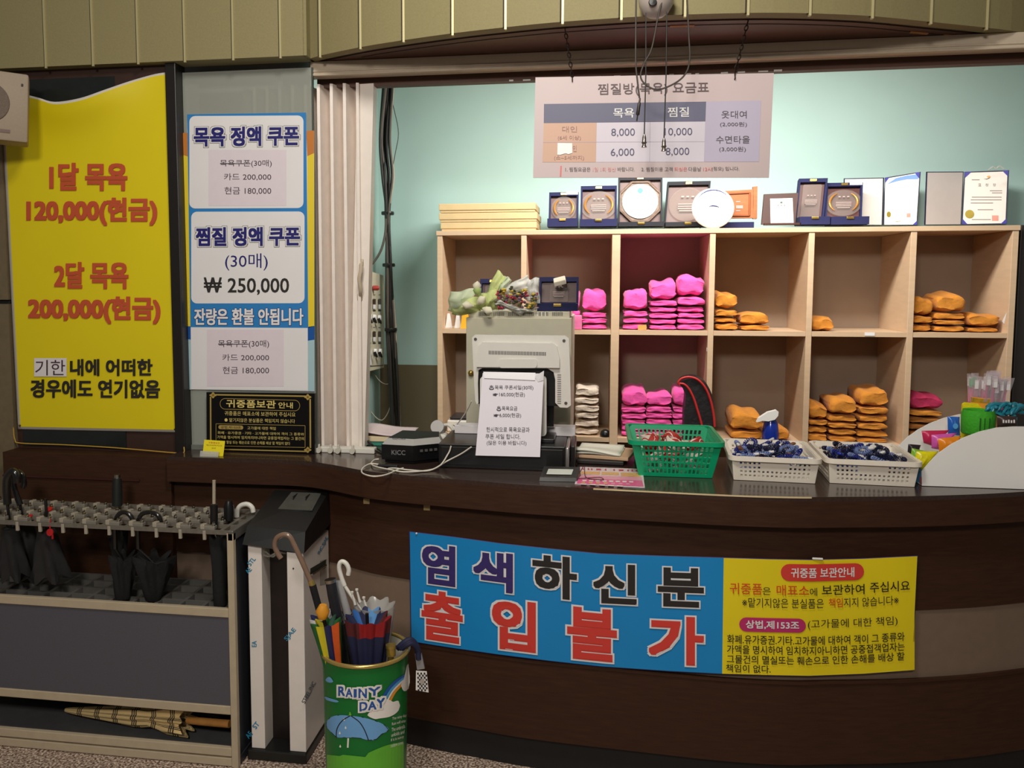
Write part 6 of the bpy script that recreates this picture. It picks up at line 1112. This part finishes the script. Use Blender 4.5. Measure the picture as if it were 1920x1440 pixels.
# ------------------------------------------------------------------ umbrellas
def umbrella(name, label, tip, hem, top, mats, hem_r, nfold=8, grip=None, grip_r=0.008, grip_mat=None, shaft_mat=None, shaft_r=0.005, flare=0.3, collar=None, twist=0.5, group=None, tip_r=0.006, cat='umbrella', uvs=False, tie=None, power=0.75, band=None, snap=True):
    """a furled umbrella: canopy of folded panels from tip to hem, shaft from hem to top, grip along its own path"""
    tip, hem, top = Vector(tip), Vector(hem), Vector(top); t = thing(name, label, cat, tip, group); ax = (hem - tip); L_ = ax.length; d = ax.normalized(); u_ = d.orthogonal().normalized(); w_ = d.cross(u_); m = MB(); NA, NL = nfold * 6, 14
    def f(i, j):
        s_ = i / NL; a = 2 * math.pi * j / NA; prof = tip_r + (hem_r - tip_r) * (s_ ** power)
        fold = 1 + flare * s_ * math.cos(nfold * a + twist * 6 * s_) + 0.08 * s_ * math.sin(3 * a + 5 * s_)
        if tie is not None and abs(s_ - tie) < 0.12: prof *= 0.72 + 2.3 * abs(s_ - tie)
        return tip + d * (L_ * s_ + ((0.012 if power < 1 else 0.005) * math.cos(nfold * a + twist * 6) * (1 if i == NL else 0))) + (u_ * math.cos(a) + w_ * math.sin(a)) * prof * fold
    vs = [f(i, j) for i in range(NL + 1) for j in range(NA)]; fs = []; 
    m.add(vs, [])
    for i in range(NL):
        for j in range(NA): m.f.append([i * NA + j, i * NA + (j + 1) % NA, (i + 1) * NA + (j + 1) % NA, (i + 1) * NA + j]); m.m.append(int((j / NA) * (len(mats) - (2 if band else 0))) % len(mats) if not (band and i / NL >= band) else len(mats) - 1 - (j // 12) % 2)
    b_ = len(m.v); m.v += [tip, hem - d * L_ * 0.12]
    for j in range(NA): m.f.append([j, (j + 1) % NA, b_]); m.m.append(0); m.f.append([NL * NA + j, NL * NA + (j + 1) % NA, b_ + 1]); m.m.append(int((j / NA) * len(mats)) % len(mats))
    if uvs: m.uv = {i * NA + j: (1.6 * i / NL, 1.0 * abs(1 - 2 * j / NA) * 1.2) for i in range(NL + 1) for j in range(NA)}
    m.build('canopy', mats, t, smooth=50)
    m = MB(); m.tube([hem - d * L_ * 0.15, top], shaft_r, 8); m.build('shaft', shaft_mat or chrome, t, smooth=60)
    if grip: m = MB(); m.tube(grip, grip_r, 10); m.build('handle', grip_mat, t, smooth=60)
    if collar: m = MB(); m.tube([Vector(collar[0]), Vector(collar[1])], collar[2], 12); m.build('collar', collar[3], t, smooth=40)
    if group == 'umbrellas in the rack':      # into the middle of its slot in the lock grid
        i_ = min(range(len(colsx)), key=lambda i: abs(colsx[i] - 0.041 - top.x)); lo, hi = colsx[i_] - 0.082 + 0.02, colsx[i_] - 0.02; t.location.x += min(max(top.x, lo), hi) - top.x; t.location.y += min((r_ + 0.042 for r_ in lrows[:-1]), key=lambda v: abs(v - top.y)) - top.y
    return t
def crook(surf, pts, n=6): return smoothpath([surf(*p) for p in pts], n)
wood_dark = M('crook_black', (24, 22, 21), 0.2, vary=0.05, coat=0.5)
S1 = planeY(2.572)
b0 = colsx[-1]
for px0, px1, lab in ((207, 242, 'black umbrella with a black crook handle, left of the pair in the rack'), (249, 293, 'black umbrella with a black crook handle, right of the pair in the rack')):
    g = crook(S1, [(px1, 985), (px1 - 2, 975), (px1 - 8, 966), ((px0 + px1) / 2, 961.5), (px0 + 7, 966), (px0 + 1, 979), (px0, 1000), (px0 + 1, 1030)]); bottom = g[-1]
    tip = Vector((bottom.x + 0.014, bottom.y + 0.01, 0.514)); hem = Vector((bottom.x + 0.022, bottom.y + 0.012, 0.655))
    if px0 > 240: hem.x += 0.03; tip.x += 0.026
    umbrella('umbrella', lab, tip, hem, bottom, [black_cloth], 0.036 if px0 < 240 else 0.054, 7, g, 0.0075, wood_dark, black_plastic, flare=0.32, tip_r=0.024, group='umbrellas in the rack')
S2 = planeY(2.60)
for k, (px, hpx, hz, r_, lab) in enumerate(((20, 22, 0.60, 0.044, 'black umbrella with a glossy looped crook, leftmost in the rack'), (48, 40, 0.59, 0.044, 'black umbrella behind the leftmost one with a crook turned to the wall'), (86, None, 0.58, 0.055, 'loosely folded black umbrella hanging third from the rack left end'))):
    P_ = planeY((2.582, 2.647, 2.582)[k]); topp = P_(px, 1000); bot = P_(px + 4, 1075)
    g = None
    if hpx: g = crook(P_, [(hpx - 8 + 22 * k, 945), (hpx - 10 + 20 * k, 918), (hpx - 8 + 22 * k, 895), (hpx + 2 + 4 * k, 884), (hpx + 9 - 30 * k, 892), (hpx + 10 - 34 * k, 905)]) if k == 0 else crook(P_, [(38, 947), (28, 920), (25, 900), (32, 886), (41, 890), (45, 905), (43, 914)])
    umbrella('umbrella', lab, Vector((topp.x, topp.y + 0.0, 0.736)), bot + Vector((0, 0.012, -0.01)), P_(px - 2, 935) if g is None else g[0], [black_cloth, M('black_cloth_worn', (28, 26, 26), 0.9, vary=0.2)], r_, 6, g, 0.013 if k == 0 else 0.010, wood_dark, black_plastic, flare=0.25, tip_r=0.026, group='umbrellas in the rack')
S3 = planeY(2.585)
tip = Vector((S3(408, 1000).x + 0.004, 2.585, 0.514)) 
umbrella('umbrella', 'long black umbrella with a straight silver and black handle near the rack right end', tip, S3(409, 1004), S3(402, 985), [black_cloth], 0.025, 5, [S3(402, 990), S3(402, 945)], 0.0125, black_plastic, flare=0.12, tip_r=0.02, collar=(S3(402, 944), S3(402, 900), 0.0055, M('handle_silver_wood', (190, 178, 156), 0.35, 0.3, vary=0.1)), group='umbrellas in the rack')
for px, top_, bot_, Y, mt, capm, lab in ((228, 893, 944, 2.74, M('rubber_dark', (26, 30, 28), 0.5), chrome, 'umbrella with a stout black handle and silver cap in the rack back row'), (442, 936, 972, 2.67, black_plastic, None, 'umbrella with a short black peg handle near the rack right end')):
    P_ = planeY(Y); a_, c_ = P_(px, bot_), P_(px, top_); umbrella('umbrella', lab, (a_.x, Y, 0.514), (a_.x, Y, 0.70), a_, [black_cloth], 0.028, 6, [a_, a_ + (c_ - a_) * 0.7, c_], [0.016, 0.017, 0.010] if capm is None else [0.0175, 0.0165, 0.014], mt, black_plastic, collar=None if capm is None else (c_ - Vector((0, 0, 0.002)), c_ + Vector((0, 0, 0.012)), 0.011, capm), group='umbrellas in the rack')
S4 = planeY(2.70); g = crook(S4, [(498, 963), (496, 955), (489, 949), (481, 948.5), (473, 952), (468, 960), (467, 972)]); umbrella('umbrella', 'umbrella with a white plastic crook at the rack right end', (g[-1].x, 2.70, 0.514), (g[-1].x, 2.70, 0.70), g[-1], [M('cloth_grey', (60, 60, 62), 0.8)], 0.026, 6, g, 0.0085, white_plastic, white_plastic, group='umbrellas in the rack')
# tartan umbrella and others lying in the bottom tray
ta = tartan('tartan_cloth'); TA, TB = atY(122, 1343, 2.66), atY(300, 1372, 2.60); TA.z = 0.07; hm = atY(352, 1386, 2.605); hm.z = 0.1; en = atY(440, 1388, 2.60)
d_ = (hm - TA).normalized()
umbrella('umbrella', 'tartan umbrella with a wooden handle lying in the rack bottom tray', TA, hm, hm + d_ * 0.03, [ta], 0.044, 8, [hm + d_ * 0.0, hm + d_ * 0.05, hm + d_ * 0.16], [0.011, 0.013, 0.013], M('handle_wood', (190, 132, 66), 0.45, vary=0.15, scale=30), black_plastic, flare=0.22, tie=0.72, uvs=True)
m = MB(); m.tube([TA - d_ * 0.03, TA], 0.004, 8)
A_, B_ = atY(60, 1322, 2.76), atY(150, 1330, 2.76); A_.z = B_.z = 0.1; umbrella('umbrella', 'dark red umbrella lying behind the tartan one in the bottom tray', A_ - Vector((0.3, 0, 0)), B_, B_ + Vector((0.03, 0, 0)), [M('cloth_rust', (120, 40, 24), 0.8, vary=0.2)], 0.04, 6, [B_, B_ + Vector((0.1, 0, 0))], 0.01, black_plastic, black_plastic)
A_, B_ = atY(300, 1345, 2.74), atY(420, 1375, 2.72); A_.z = B_.z = 0.095; umbrella('umbrella', 'dark grey umbrella lying behind the tartan handle in the bottom tray', A_, B_, B_ + Vector((0.02, 0, 0)), [M('cloth_charcoal', (54, 50, 48), 0.8, vary=0.3)], 0.036, 6, None, 0, None, black_plastic, tip_r=0.02)

# ------------------------------------------------------------------ umbrella bag dispenser
ds = thing('umbrella_bag_dispenser', 'black and white umbrella bag dispenser between the rack and the green bin', 'dispenser', (-1.005, 2.72, 0)); DX0, DX1, DY0, DY1 = -1.098, -0.912, 2.585, 2.85
film = M('film_white', (236, 228, 220), 0.3, vary=0.03); dblk = M('dispenser_black', (24, 24, 23), 0.4, vary=0.12)
m = MB(); m.ab((DX0 - 0.012, DY0 - 0.012, 0), (DX1 + 0.004, DY1, 0.035), 0, 0.005); m.build('base', dblk, ds)
m = MB(); m.ab((DX0, DY0, 0.0355), (DX0 + 0.046, DY1, 0.72), 0, 0.002); m.build('left_panel', film, ds)
m = MB(); m.ab((DX1 - 0.055, DY0, 0.0355), (DX1, DY1, 0.70), 0, 0.002); m.build('right_panel', film, ds)
m = MB(); m.ab((DX0 + 0.0465, DY0 + 0.07, 0.0355), (DX1 - 0.0555, DY1, 0.70)); m.build('inner_back', M('dispenser_inner', (30, 22, 20), 0.35, vary=0.2), ds)
zc = [0.705, 0.735]; m = MB(); A8 = [(DX0 - 0.012, DY0 - 0.014, 0.722), (DX1 + 0.008, DY0 - 0.014, 0.7025), (DX1 + 0.008, DY1, 0.7225), (DX0 - 0.012, DY1, 0.722)]; B8 = [(DX0 - 0.006, DY0 + 0.015, 0.775), (DX1 + 0.004, DY0 + 0.012, 0.765), (DX1 + 0.004, DY1 - 0.005, 0.835), (DX0 - 0.006, DY1 - 0.005, 0.835)]
m.add(A8 + B8, [[0, 1, 2, 3], [4, 5, 6, 7], [0, 1, 5, 4], [1, 2, 6, 5], [2, 3, 7, 6], [3, 0, 4, 7]]); m.build('cap', dblk, ds)
def capz(x, y): return 0.771 + (y - DY0 - 0.013) / (DY1 - DY0 - 0.018) * 0.064 + 0.0015
m = MB(); m.add([(x, y, capz(x, y)) for x, y in ((DX0 + 0.055, DY0 + 0.13), (DX1 - 0.012, DY0 + 0.13), (DX1 - 0.018, DY1 - 0.02), (DX0 + 0.06, DY1 - 0.02))], [[0, 1, 2, 3]]); m.build('lid_plate', M('lid_grey', (78, 78, 72), 0.4, vary=0.15), ds, solid=0.003)
for xx in (DX0 + 0.085, DX0 + 0.13): m = MB(); m.ab((xx, DY0 + 0.19, capz(0, DY0 + 0.2)), (xx + 0.002, DY1 - 0.03, capz(0, DY1 - 0.03) + 0.003)); m.build('lid_slot', ink, ds)
sx = lambda px, py, l=0: atX(px, py, DX1 + l); m = Print(sx); m.poly([(582, 1066), (611, 1049), (611, 1064), (582, 1082)], M('slot_dark', (40, 44, 34), 0.5), 0.001); m.poly([(600, 1052), (613, 1048), (613, 1095), (600, 1098)], M('film_grey', (170, 166, 158), 0.35), 0.0005); m.done('grip_slot', ds)
m = MB(); m.tube([sx(585, 1078, 0.006), sx(611, 1060, 0.006)], 0.004, 8); m.build('grip_bar', chrome, ds, smooth=50)
fb_ = M('film_blue', (44, 136, 176), 0.4, vary=0)
def diag(surfY, txt, px, py, size, ang, prt, mat):
    c_, s_ = math.cos(R(ang)), math.sin(R(ang)); sv = prt.surf
    prt.surf = lambda x, y, l=0: sv(px + x * c_ - y * s_, py + x * s_ + y * c_, l); prt.text(txt, 0, -size, size * 0.62 * len(txt), 0, mat, 0.02); prt.surf = sv
for tx, px, py, sz, an in (('STL', 470, 1062, 9, -52), ('AE', 466, 1077, 9, -52), ('SJAE', 540, 1204, 11, -50), ('ST', 480, 1368, 10, -52), ('AE', 467, 1386, 10, -52), ('EA', 481, 1213, 9, -90)): q = Print(planeY(DY0)); diag(None, tx, px, py, sz, an, q, fb_); q.done('film_print', ds)
m = MB(); m.lathe([(0.003, 0), (0.002, 0.002), (0.0001, 0.002)], 10, planeY(DY0)(550, 1066), Matrix.Rotation(R(90), 3, 'X')); m.build('screw', ink, ds, smooth=40)
q = Print(sx); diag(None, 'INC.SJAE', 601, 1040, 7, -62, q, fb_); diag(None, 'STEEL.INC', 572, 1320, 8, -62, q, M('film_faint', (120, 136, 144), 0.4, vary=0)); q.done('side_print', ds)
m = MB(); m.tube(smoothpath([atY(492, 1040, DY0 + 0.03), atY(505, 1043, DY0 + 0.01), atY(520, 1036, DY0 + 0.0), atY(536, 1037, DY0 + 0.03)], 4), 0.0035, 6); m.tube(smoothpath([atY(498, 1034, DY0 + 0.03), atY(512, 1044, DY0 + 0.005), atY(522, 1030, DY0 + 0.005)], 4), 0.003, 6); m.build('bag_clip', M('clip_grey', (180, 176, 168), 0.3, 0.5), ds, smooth=50)

# ------------------------------------------------------------------ green rainy day umbrella bin
bx, by = atY(685, 1215, 2.27).x, 2.27; BR = 0.122; bz = atY(685, 1216, 2.27).z
bin_ = thing('umbrella_bin', 'round green umbrella bin with a gold rim and rainy day print', 'umbrella bin', (bx, by, 0)); br = lambda z: BR * (0.90 + 0.08 * z / bz)
m = MB(); m.lathe([(br(0), 0.0), (br(bz), bz), (br(bz) - 0.004, bz), (br(0) - 0.004, 0.01), (0.0001, 0.01)], 48, (bx, by, 0), caps=False); m.lathe([(br(0), 0.0), (0.0001, 0.0)], 48, (bx, by, 0), caps=False)
m.build('body', M('bin_green', (0, 112, 44), 0.3, vary=0.04, scale=5), bin_, smooth=40)
m = MB(); m.lathe([(br(bz) - 0.0042, bz - 0.002), (br(0) - 0.0045, 0.02)], 48, (bx, by, 0), caps=False); m.build('inner_wall', M('bin_cream', (228, 222, 206), 0.4, vary=0.03), bin_, smooth=40)
m = MB(); m.tube([(bx + (br(bz) + 0.001) * math.cos(a), by + (br(bz) + 0.001) * math.sin(a), bz + 0.001) for a in [2 * math.pi * k / 56 for k in range(56)]], 0.0058, 8, 0, True); m.build('gold_rim', M('rim_gold', (206, 178, 104), 0.25, 0.7, vary=0.05), bin_, smooth=60)
def cone(px, py, lift=0.0):
    d = ray(px, py); z = bz * 0.7
    for _ in range(12):
        r_ = br(z) + lift + 0.0004; A2 = d.x * d.x + d.y * d.y; B2 = -2 * (bx * d.x + by * d.y); C2 = bx * bx + by * by - r_ * r_; disc = B2 * B2 - 4 * A2 * C2
        t_ = (-B2 - math.sqrt(disc)) / (2 * A2) if disc > 0 else -B2 / (2 * A2); z = max(-0.05, (EY + d * t_).z)
    return EY + d * t_
q = Print(cone); hg = M('hill_green', (98, 180, 52), 0.35, vary=0.05); uw = M('bin_white', (238, 234, 226), 0.35, vary=0); ub = M('brolly_blue', (112, 168, 220), 0.35, vary=0.03); ubl = M('bin_ink_blue', (34, 84, 160), 0.35, vary=0); uk = M('bin_ink', (14, 22, 26), 0.4, vary=0); ry = M('rainbow_orange', (232, 150, 40), 0.4, vary=0); rb2 = M('rainbow_blue', (70, 160, 220), 0.4, vary=0)
def hfill(xs_, top_, bot_, mat, lift): 
    for a_, c_ in zip(xs_[:-1], xs_[1:]): q.poly([(a_, top_(a_)), (c_, top_(c_)), (c_, bot_(c_)), (a_, bot_(a_))], mat, lift)
rngx = lambda a_, c_, n: [a_ + (c_ - a_) * k / n for k in range(n + 1)]
hfill(rngx(613, 757, 24), lambda x: 1412 + 0.0 * x + (3 if x < 640 else 0) - (20 * math.sin((x - 690) / 68 * 1.57) if x > 690 else -8 * (x - 613) / 77), lambda x: 1462, hg, 0.0006)
def blob(pts, mat, lift=0.0008):
    """a filled printed outline, laid on the round wall in narrow upright strips"""
    sm = smoothpath([(a_, c_, 0) for a_, c_ in pts], 5, True); xa, xb = min(p.x for p in sm) + 0.05, max(p.x for p in sm) - 0.05; n = max(4, int((xb - xa) / 2.5)); cols_ = []
    for i in range(n + 1):
        x = xa + (xb - xa) * i / n; ys = []
        for k in range(len(sm)):
            p, w = sm[k], sm[(k + 1) % len(sm)]
            if (p.x - x) * (w.x - x) < 0: ys.append(p.y + (w.y - p.y) * (x - p.x) / (w.x - p.x))
        cols_.append((x, min(ys), max(ys)) if ys else None)
    for c1_, c2_ in zip(cols_[:-1], cols_[1:]):
        if c1_ and c2_: q.poly([(c1_[0], c1_[1]), (c2_[0], c2_[1]), (c2_[0], c2_[2]), (c1_[0], c1_[2])], mat, lift)
def arc(off, w, mat): q.line([(p.x, p.y) for p in smoothpath([(716 + off, 1312 + off * 0.5, 0), (728 + off * 0.9, 1292 + off * 0.5, 0), (743 + off * 0.7, 1277 + off * 0.6, 0), (760, 1266 + off * 0.75, 0)], 5)], w, mat, 0.0007)
arc(0, 5, ubl); arc(5, 4, rb2); arc(9, 3, uw); arc(13, 4.5, ry)
blob([(762, 1250), (767, 1247), (768, 1285), (760, 1296), (754, 1292), (752, 1283), (758, 1272)], uw, 0.001)
blob([(689, 1341), (697, 1333), (712, 1327), (722, 1312), (732, 1313), (737, 1316), (747, 1314), (750, 1325), (744, 1336), (730, 1344), (712, 1347), (702, 1348)], uw, 0.001)
um = [(611, 1357), (618, 1346), (634, 1341), (656, 1342), (680, 1345), (705, 1352), (722, 1360), (729, 1369), (715, 1377), (706, 1386), (692, 1388), (675, 1384), (662, 1383), (645, 1383), (630, 1382), (622, 1374), (612, 1363)]
blob(um, ub, 0.0008); q.line([(x, y) for x, y in um] + [um[0]], 1.2, uk, 0.0012)
for cv in ([(656, 1342), (641, 1352), (632, 1366), (630, 1382)], [(658, 1342), (674, 1354), (684, 1370), (691, 1388)]): q.line([(p.x, p.y) for p in smoothpath([(a_, c_, 0) for a_, c_ in cv], 4)], 1.8, uk, 0.0013)
blob([(656, 1334), (659, 1341), (654, 1342)], hg, 0.001)
for x, y in ((648, 1361), (637, 1371), (645, 1346), (638, 1396)): q.poly([(x, y), (x + 2, y + 4.5), (x, y + 6), (x - 2, y + 4.5)], uw, 0.0012)
blob([(611, 1273), (618, 1269), (625, 1278), (618, 1280), (611, 1277)], ub, 0.001); blob([(609, 1306), (618, 1309), (634, 1314), (632, 1317), (620, 1315), (610, 1311)], ub, 0.001)
q.line([(653, 1384), (652, 1402)], 3, uw, 0.001)
for tx, x0, y0, x1, y1, sl in (('R', 634, 1287, 647, 1305, 0), ('A', 648, 1291, 661, 1307, 0), ('I', 663, 1292, 669, 1308, 0), ('N', 672, 1291, 688, 1309, 0), ('Y', 690, 1290, 714, 1306, -3), ('D', 674, 1317, 689, 1334, -2), ('A', 690, 1316, 706, 1332, -2), ('Y', 706, 1311, 722, 1329, -3)): q.text(tx, x0, y0, x1, y1, ubl, 0.03, sl, 0.0018, layers=((0.17, uw),))
for k, tx in enumerate(('The rainy day', 'Rain will stop', 'The umbrella', 'unfolds and', 'If it is sunny', 'rainbow comes')): q.text(tx, 735.5 - k * 0.6, 1345 + k * 10, 762 - k * 1.2, 1352 + k * 10, uw, 0.01, -7, 0.001)
q.done('rainy_day_print', bin_)
# umbrellas standing in the bin
G = 'umbrellas in the green bin'; inb = lambda dx, dy, z=0.06: Vector((bx + dx, by + dy, z))
P1 = planeY(2.30); wcr = crook(P1, [(527, 1047), (520, 1036), (515, 1023), (519, 1009), (532, 1002.5), (543, 1006), (552, 1022), (566, 1052), (584, 1093)])
umbrella('umbrella', 'white and navy umbrella with a brown wooden crook leaning out of the green bin', inb(-0.03, 0.045), P1(605, 1154), P1(586, 1097), [M('cloth_white', (214, 212, 214), 0.7, vary=0.05), M('cloth_navy', (30, 40, 92), 0.7, vary=0.1), MATS['cloth_white'], MATS['cloth_white']], 0.033, 7, wcr, 0.0075, M('crook_wood', (128, 102, 84), 0.3, vary=0.15, coat=0.5), black_cloth, shaft_r=0.011, collar=(P1(582.5, 1089), P1(586.5, 1098), 0.009, M('collar_brass', (206, 180, 100), 0.3, 0.8)), group=G, power=2.4, flare=0.2)
P2 = planeY(2.215); cy = [M('cloth_deep_green', (24, 70, 50), 0.7, vary=0.1), M('cloth_green', (36, 96, 44), 0.7, vary=0.1), M('cloth_yellow', (206, 190, 30), 0.7, vary=0.08), MATS['cloth_green'], M('cloth_yellow', (1, 1, 1)), MATS['cloth_navy'], M('cloth_orange', (214, 88, 24), 0.7, vary=0.1), MATS['cloth_green']]
umbrella('umbrella', 'rainbow umbrella with yellow, green and orange panels at the left of the green bin', inb(-0.02, -0.035), P2(612, 1166), P2(605, 1150), cy, 0.035, 8, [P2(605, 1160), P2(605, 1146), P2(606, 1134)], [0.012, 0.02, 0.010], M('grip_orange', (222, 150, 36), 0.6, vary=0.1), black_plastic, flare=0.22, group=G, power=2.4)
P3 = planeY(2.29); umbrella('umbrella', 'folding umbrella with a ribbed black handle and silver ring top in the green bin', inb(0.02, 0.01), P3(636, 1172), P3(630, 1150), [black_cloth], 0.017, 6, [P3(633, 1160), P3(624, 1115), P3(620, 1092)], [0.015, 0.0155, 0.015], M('handle_ribbed', (36, 36, 42), 0.4, vary=0.2), black_plastic, collar=(P3(620, 1092), P3(619, 1086), 0.0165, chrome), group=G, power=1.5)
P4 = planeY(2.33); umbrella('umbrella', 'silver grey umbrella with a pale shaft in the middle of the green bin', inb(0.0, 0.07), P4(652, 1150), P4(634, 1092), [M('cloth_silver', (150, 150, 154), 0.35, 0.4, vary=0.15), M('cloth_grey2', (110, 110, 114), 0.5)], 0.018, 5, [P4(652, 1152), P4(640, 1112), P4(632, 1090)], 0.012, M('shaft_pale', (186, 184, 184), 0.3, 0.3), chrome, flare=0.3, group=G, power=2.4)
P5 = planeY(2.335); clr = glassy('clear_vinyl', (206, 204, 200), 0.55, 0.2); wcr = crook(P5, [(653, 1078), (654, 1068), (650, 1058), (643, 1053), (637.5, 1056), (636, 1066), (640, 1082), (646, 1098)])
cv_ = umbrella('umbrella', 'clear vinyl umbrella with a white plastic crook at the back of the green bin', inb(0.03, 0.055), P5(704, 1134), P5(645, 1096), [clr], 0.055, 8, wcr, 0.0068, white_plastic, white_plastic, flare=0.1, group=G, power=2.0)
for k, (x, y) in enumerate(((660, 1112), (669, 1107), (682, 1122))): m = MB(); m.tube([P5(x + 6, y + 22, 0.02), P5(x, y, 0.02)], [0.004, 0.0025], 7); m.tube([P5(x, y, 0.02), P5(x, y - 3, 0.02)], 0.0045, 7); m.build('rib_tip', white_plastic, cv_, smooth=50)
P6 = planeY(2.235); n2 = M('cloth_navy2', (26, 30, 66), 0.7, vary=0.1); umbrella('umbrella', 'navy umbrella with a red border and light blue panels in the green bin', inb(0.02, -0.035), P6(690, 1156), P6(688, 1150), [n2, M('cloth_lightblue', (80, 136, 190), 0.7, vary=0.1), n2, M('cloth_mid_blue', (36, 92, 160), 0.7), n2, n2, n2, n2, n2, n2, M('cloth_red', (150, 20, 26), 0.6, vary=0.15), M('cloth_maroon', (84, 22, 24), 0.7, vary=0.2)], 0.058, 10, None, 0, None, black_plastic, flare=0.12, group=G, power=1.5, band=0.86, twist=0.15)
m = MB(); a_ = atY(733, 1229, 2.225); m.tube([a_, a_ + Vector((0, 0.0, 0.028))], 0.013, 14); m.tube([a_ + Vector((0, 0, 0.022)), a_ + Vector((0, 0, 0.03))], 0.0145, 14); m.tube([a_, inb(0.055, -0.03)], 0.008, 8); solo(m, 'umbrella', 'umbrella showing only its gold handle cap at the right of the green bin', 'umbrella', M('cap_gold', (176, 150, 76), 0.3, 0.7, vary=0.05), inb(0.06, -0.03), smooth=50)
ns = thing('navy_umbrella_strap', 'navy cloth strap with a clear sleeve and checkered tag hanging over the bin rim', 'strap', atY(790, 1250, 2.29)); P8 = planeY(2.29); m = MB()
for k in range(3): m.tube(smoothpath([P8(745 + k * 4, 1216, 0.02), P8(760 + k * 3, 1203 + k * 2, 0.02), P8(772 + k * 2, 1200 + k * 4, 0.01), P8(782 + k, 1214 + k * 3, 0.0), P8(785, 1236, 0)], 5), 0.008, 8)
m.build('strap', M('strap_navy', (26, 30, 62), 0.7, vary=0.15), ns, smooth=60)
m = MB(); m.prism([P8(778, 1226), P8(790, 1226), P8(796, 1254), P8(782, 1256)], (0, 0.006, 0)); m.build('clear_sleeve', glassy('sleeve_clear', (170, 166, 166), 0.4, 0.2), ns)
m = MB(); m.prism([P8(780, 1258), P8(800, 1259.5), P8(803.5, 1298.5), P8(779.5, 1294)], (0, 0.003, 0)); m.build('tag', M('tag_card', (232, 228, 222), 0.5, vary=0.02), ns)
q = Print(P8); tk = M('tag_ink', (30, 28, 34), 0.5, vary=0)
for i in range(6):
    for j in range(9):
        if (i + j) % 2 == 0:
            x = 782 + i * 3.1 + j * 0.15; y = 1261 + j * 3.9; q.poly([(x, y), (x + 3.0, y + 0.2), (x + 3.1, y + 3.9), (x + 0.1, y + 3.7)], tk, 0.001)
q.poly([(791.5 + 4.5 * math.cos(k * 0.5236), 1278 + 5.5 * math.sin(k * 0.5236)) for k in range(12)], M('tag_grey', (170, 160, 150), 0.5, vary=0), 0.0016); q.done('checker_print', ns)
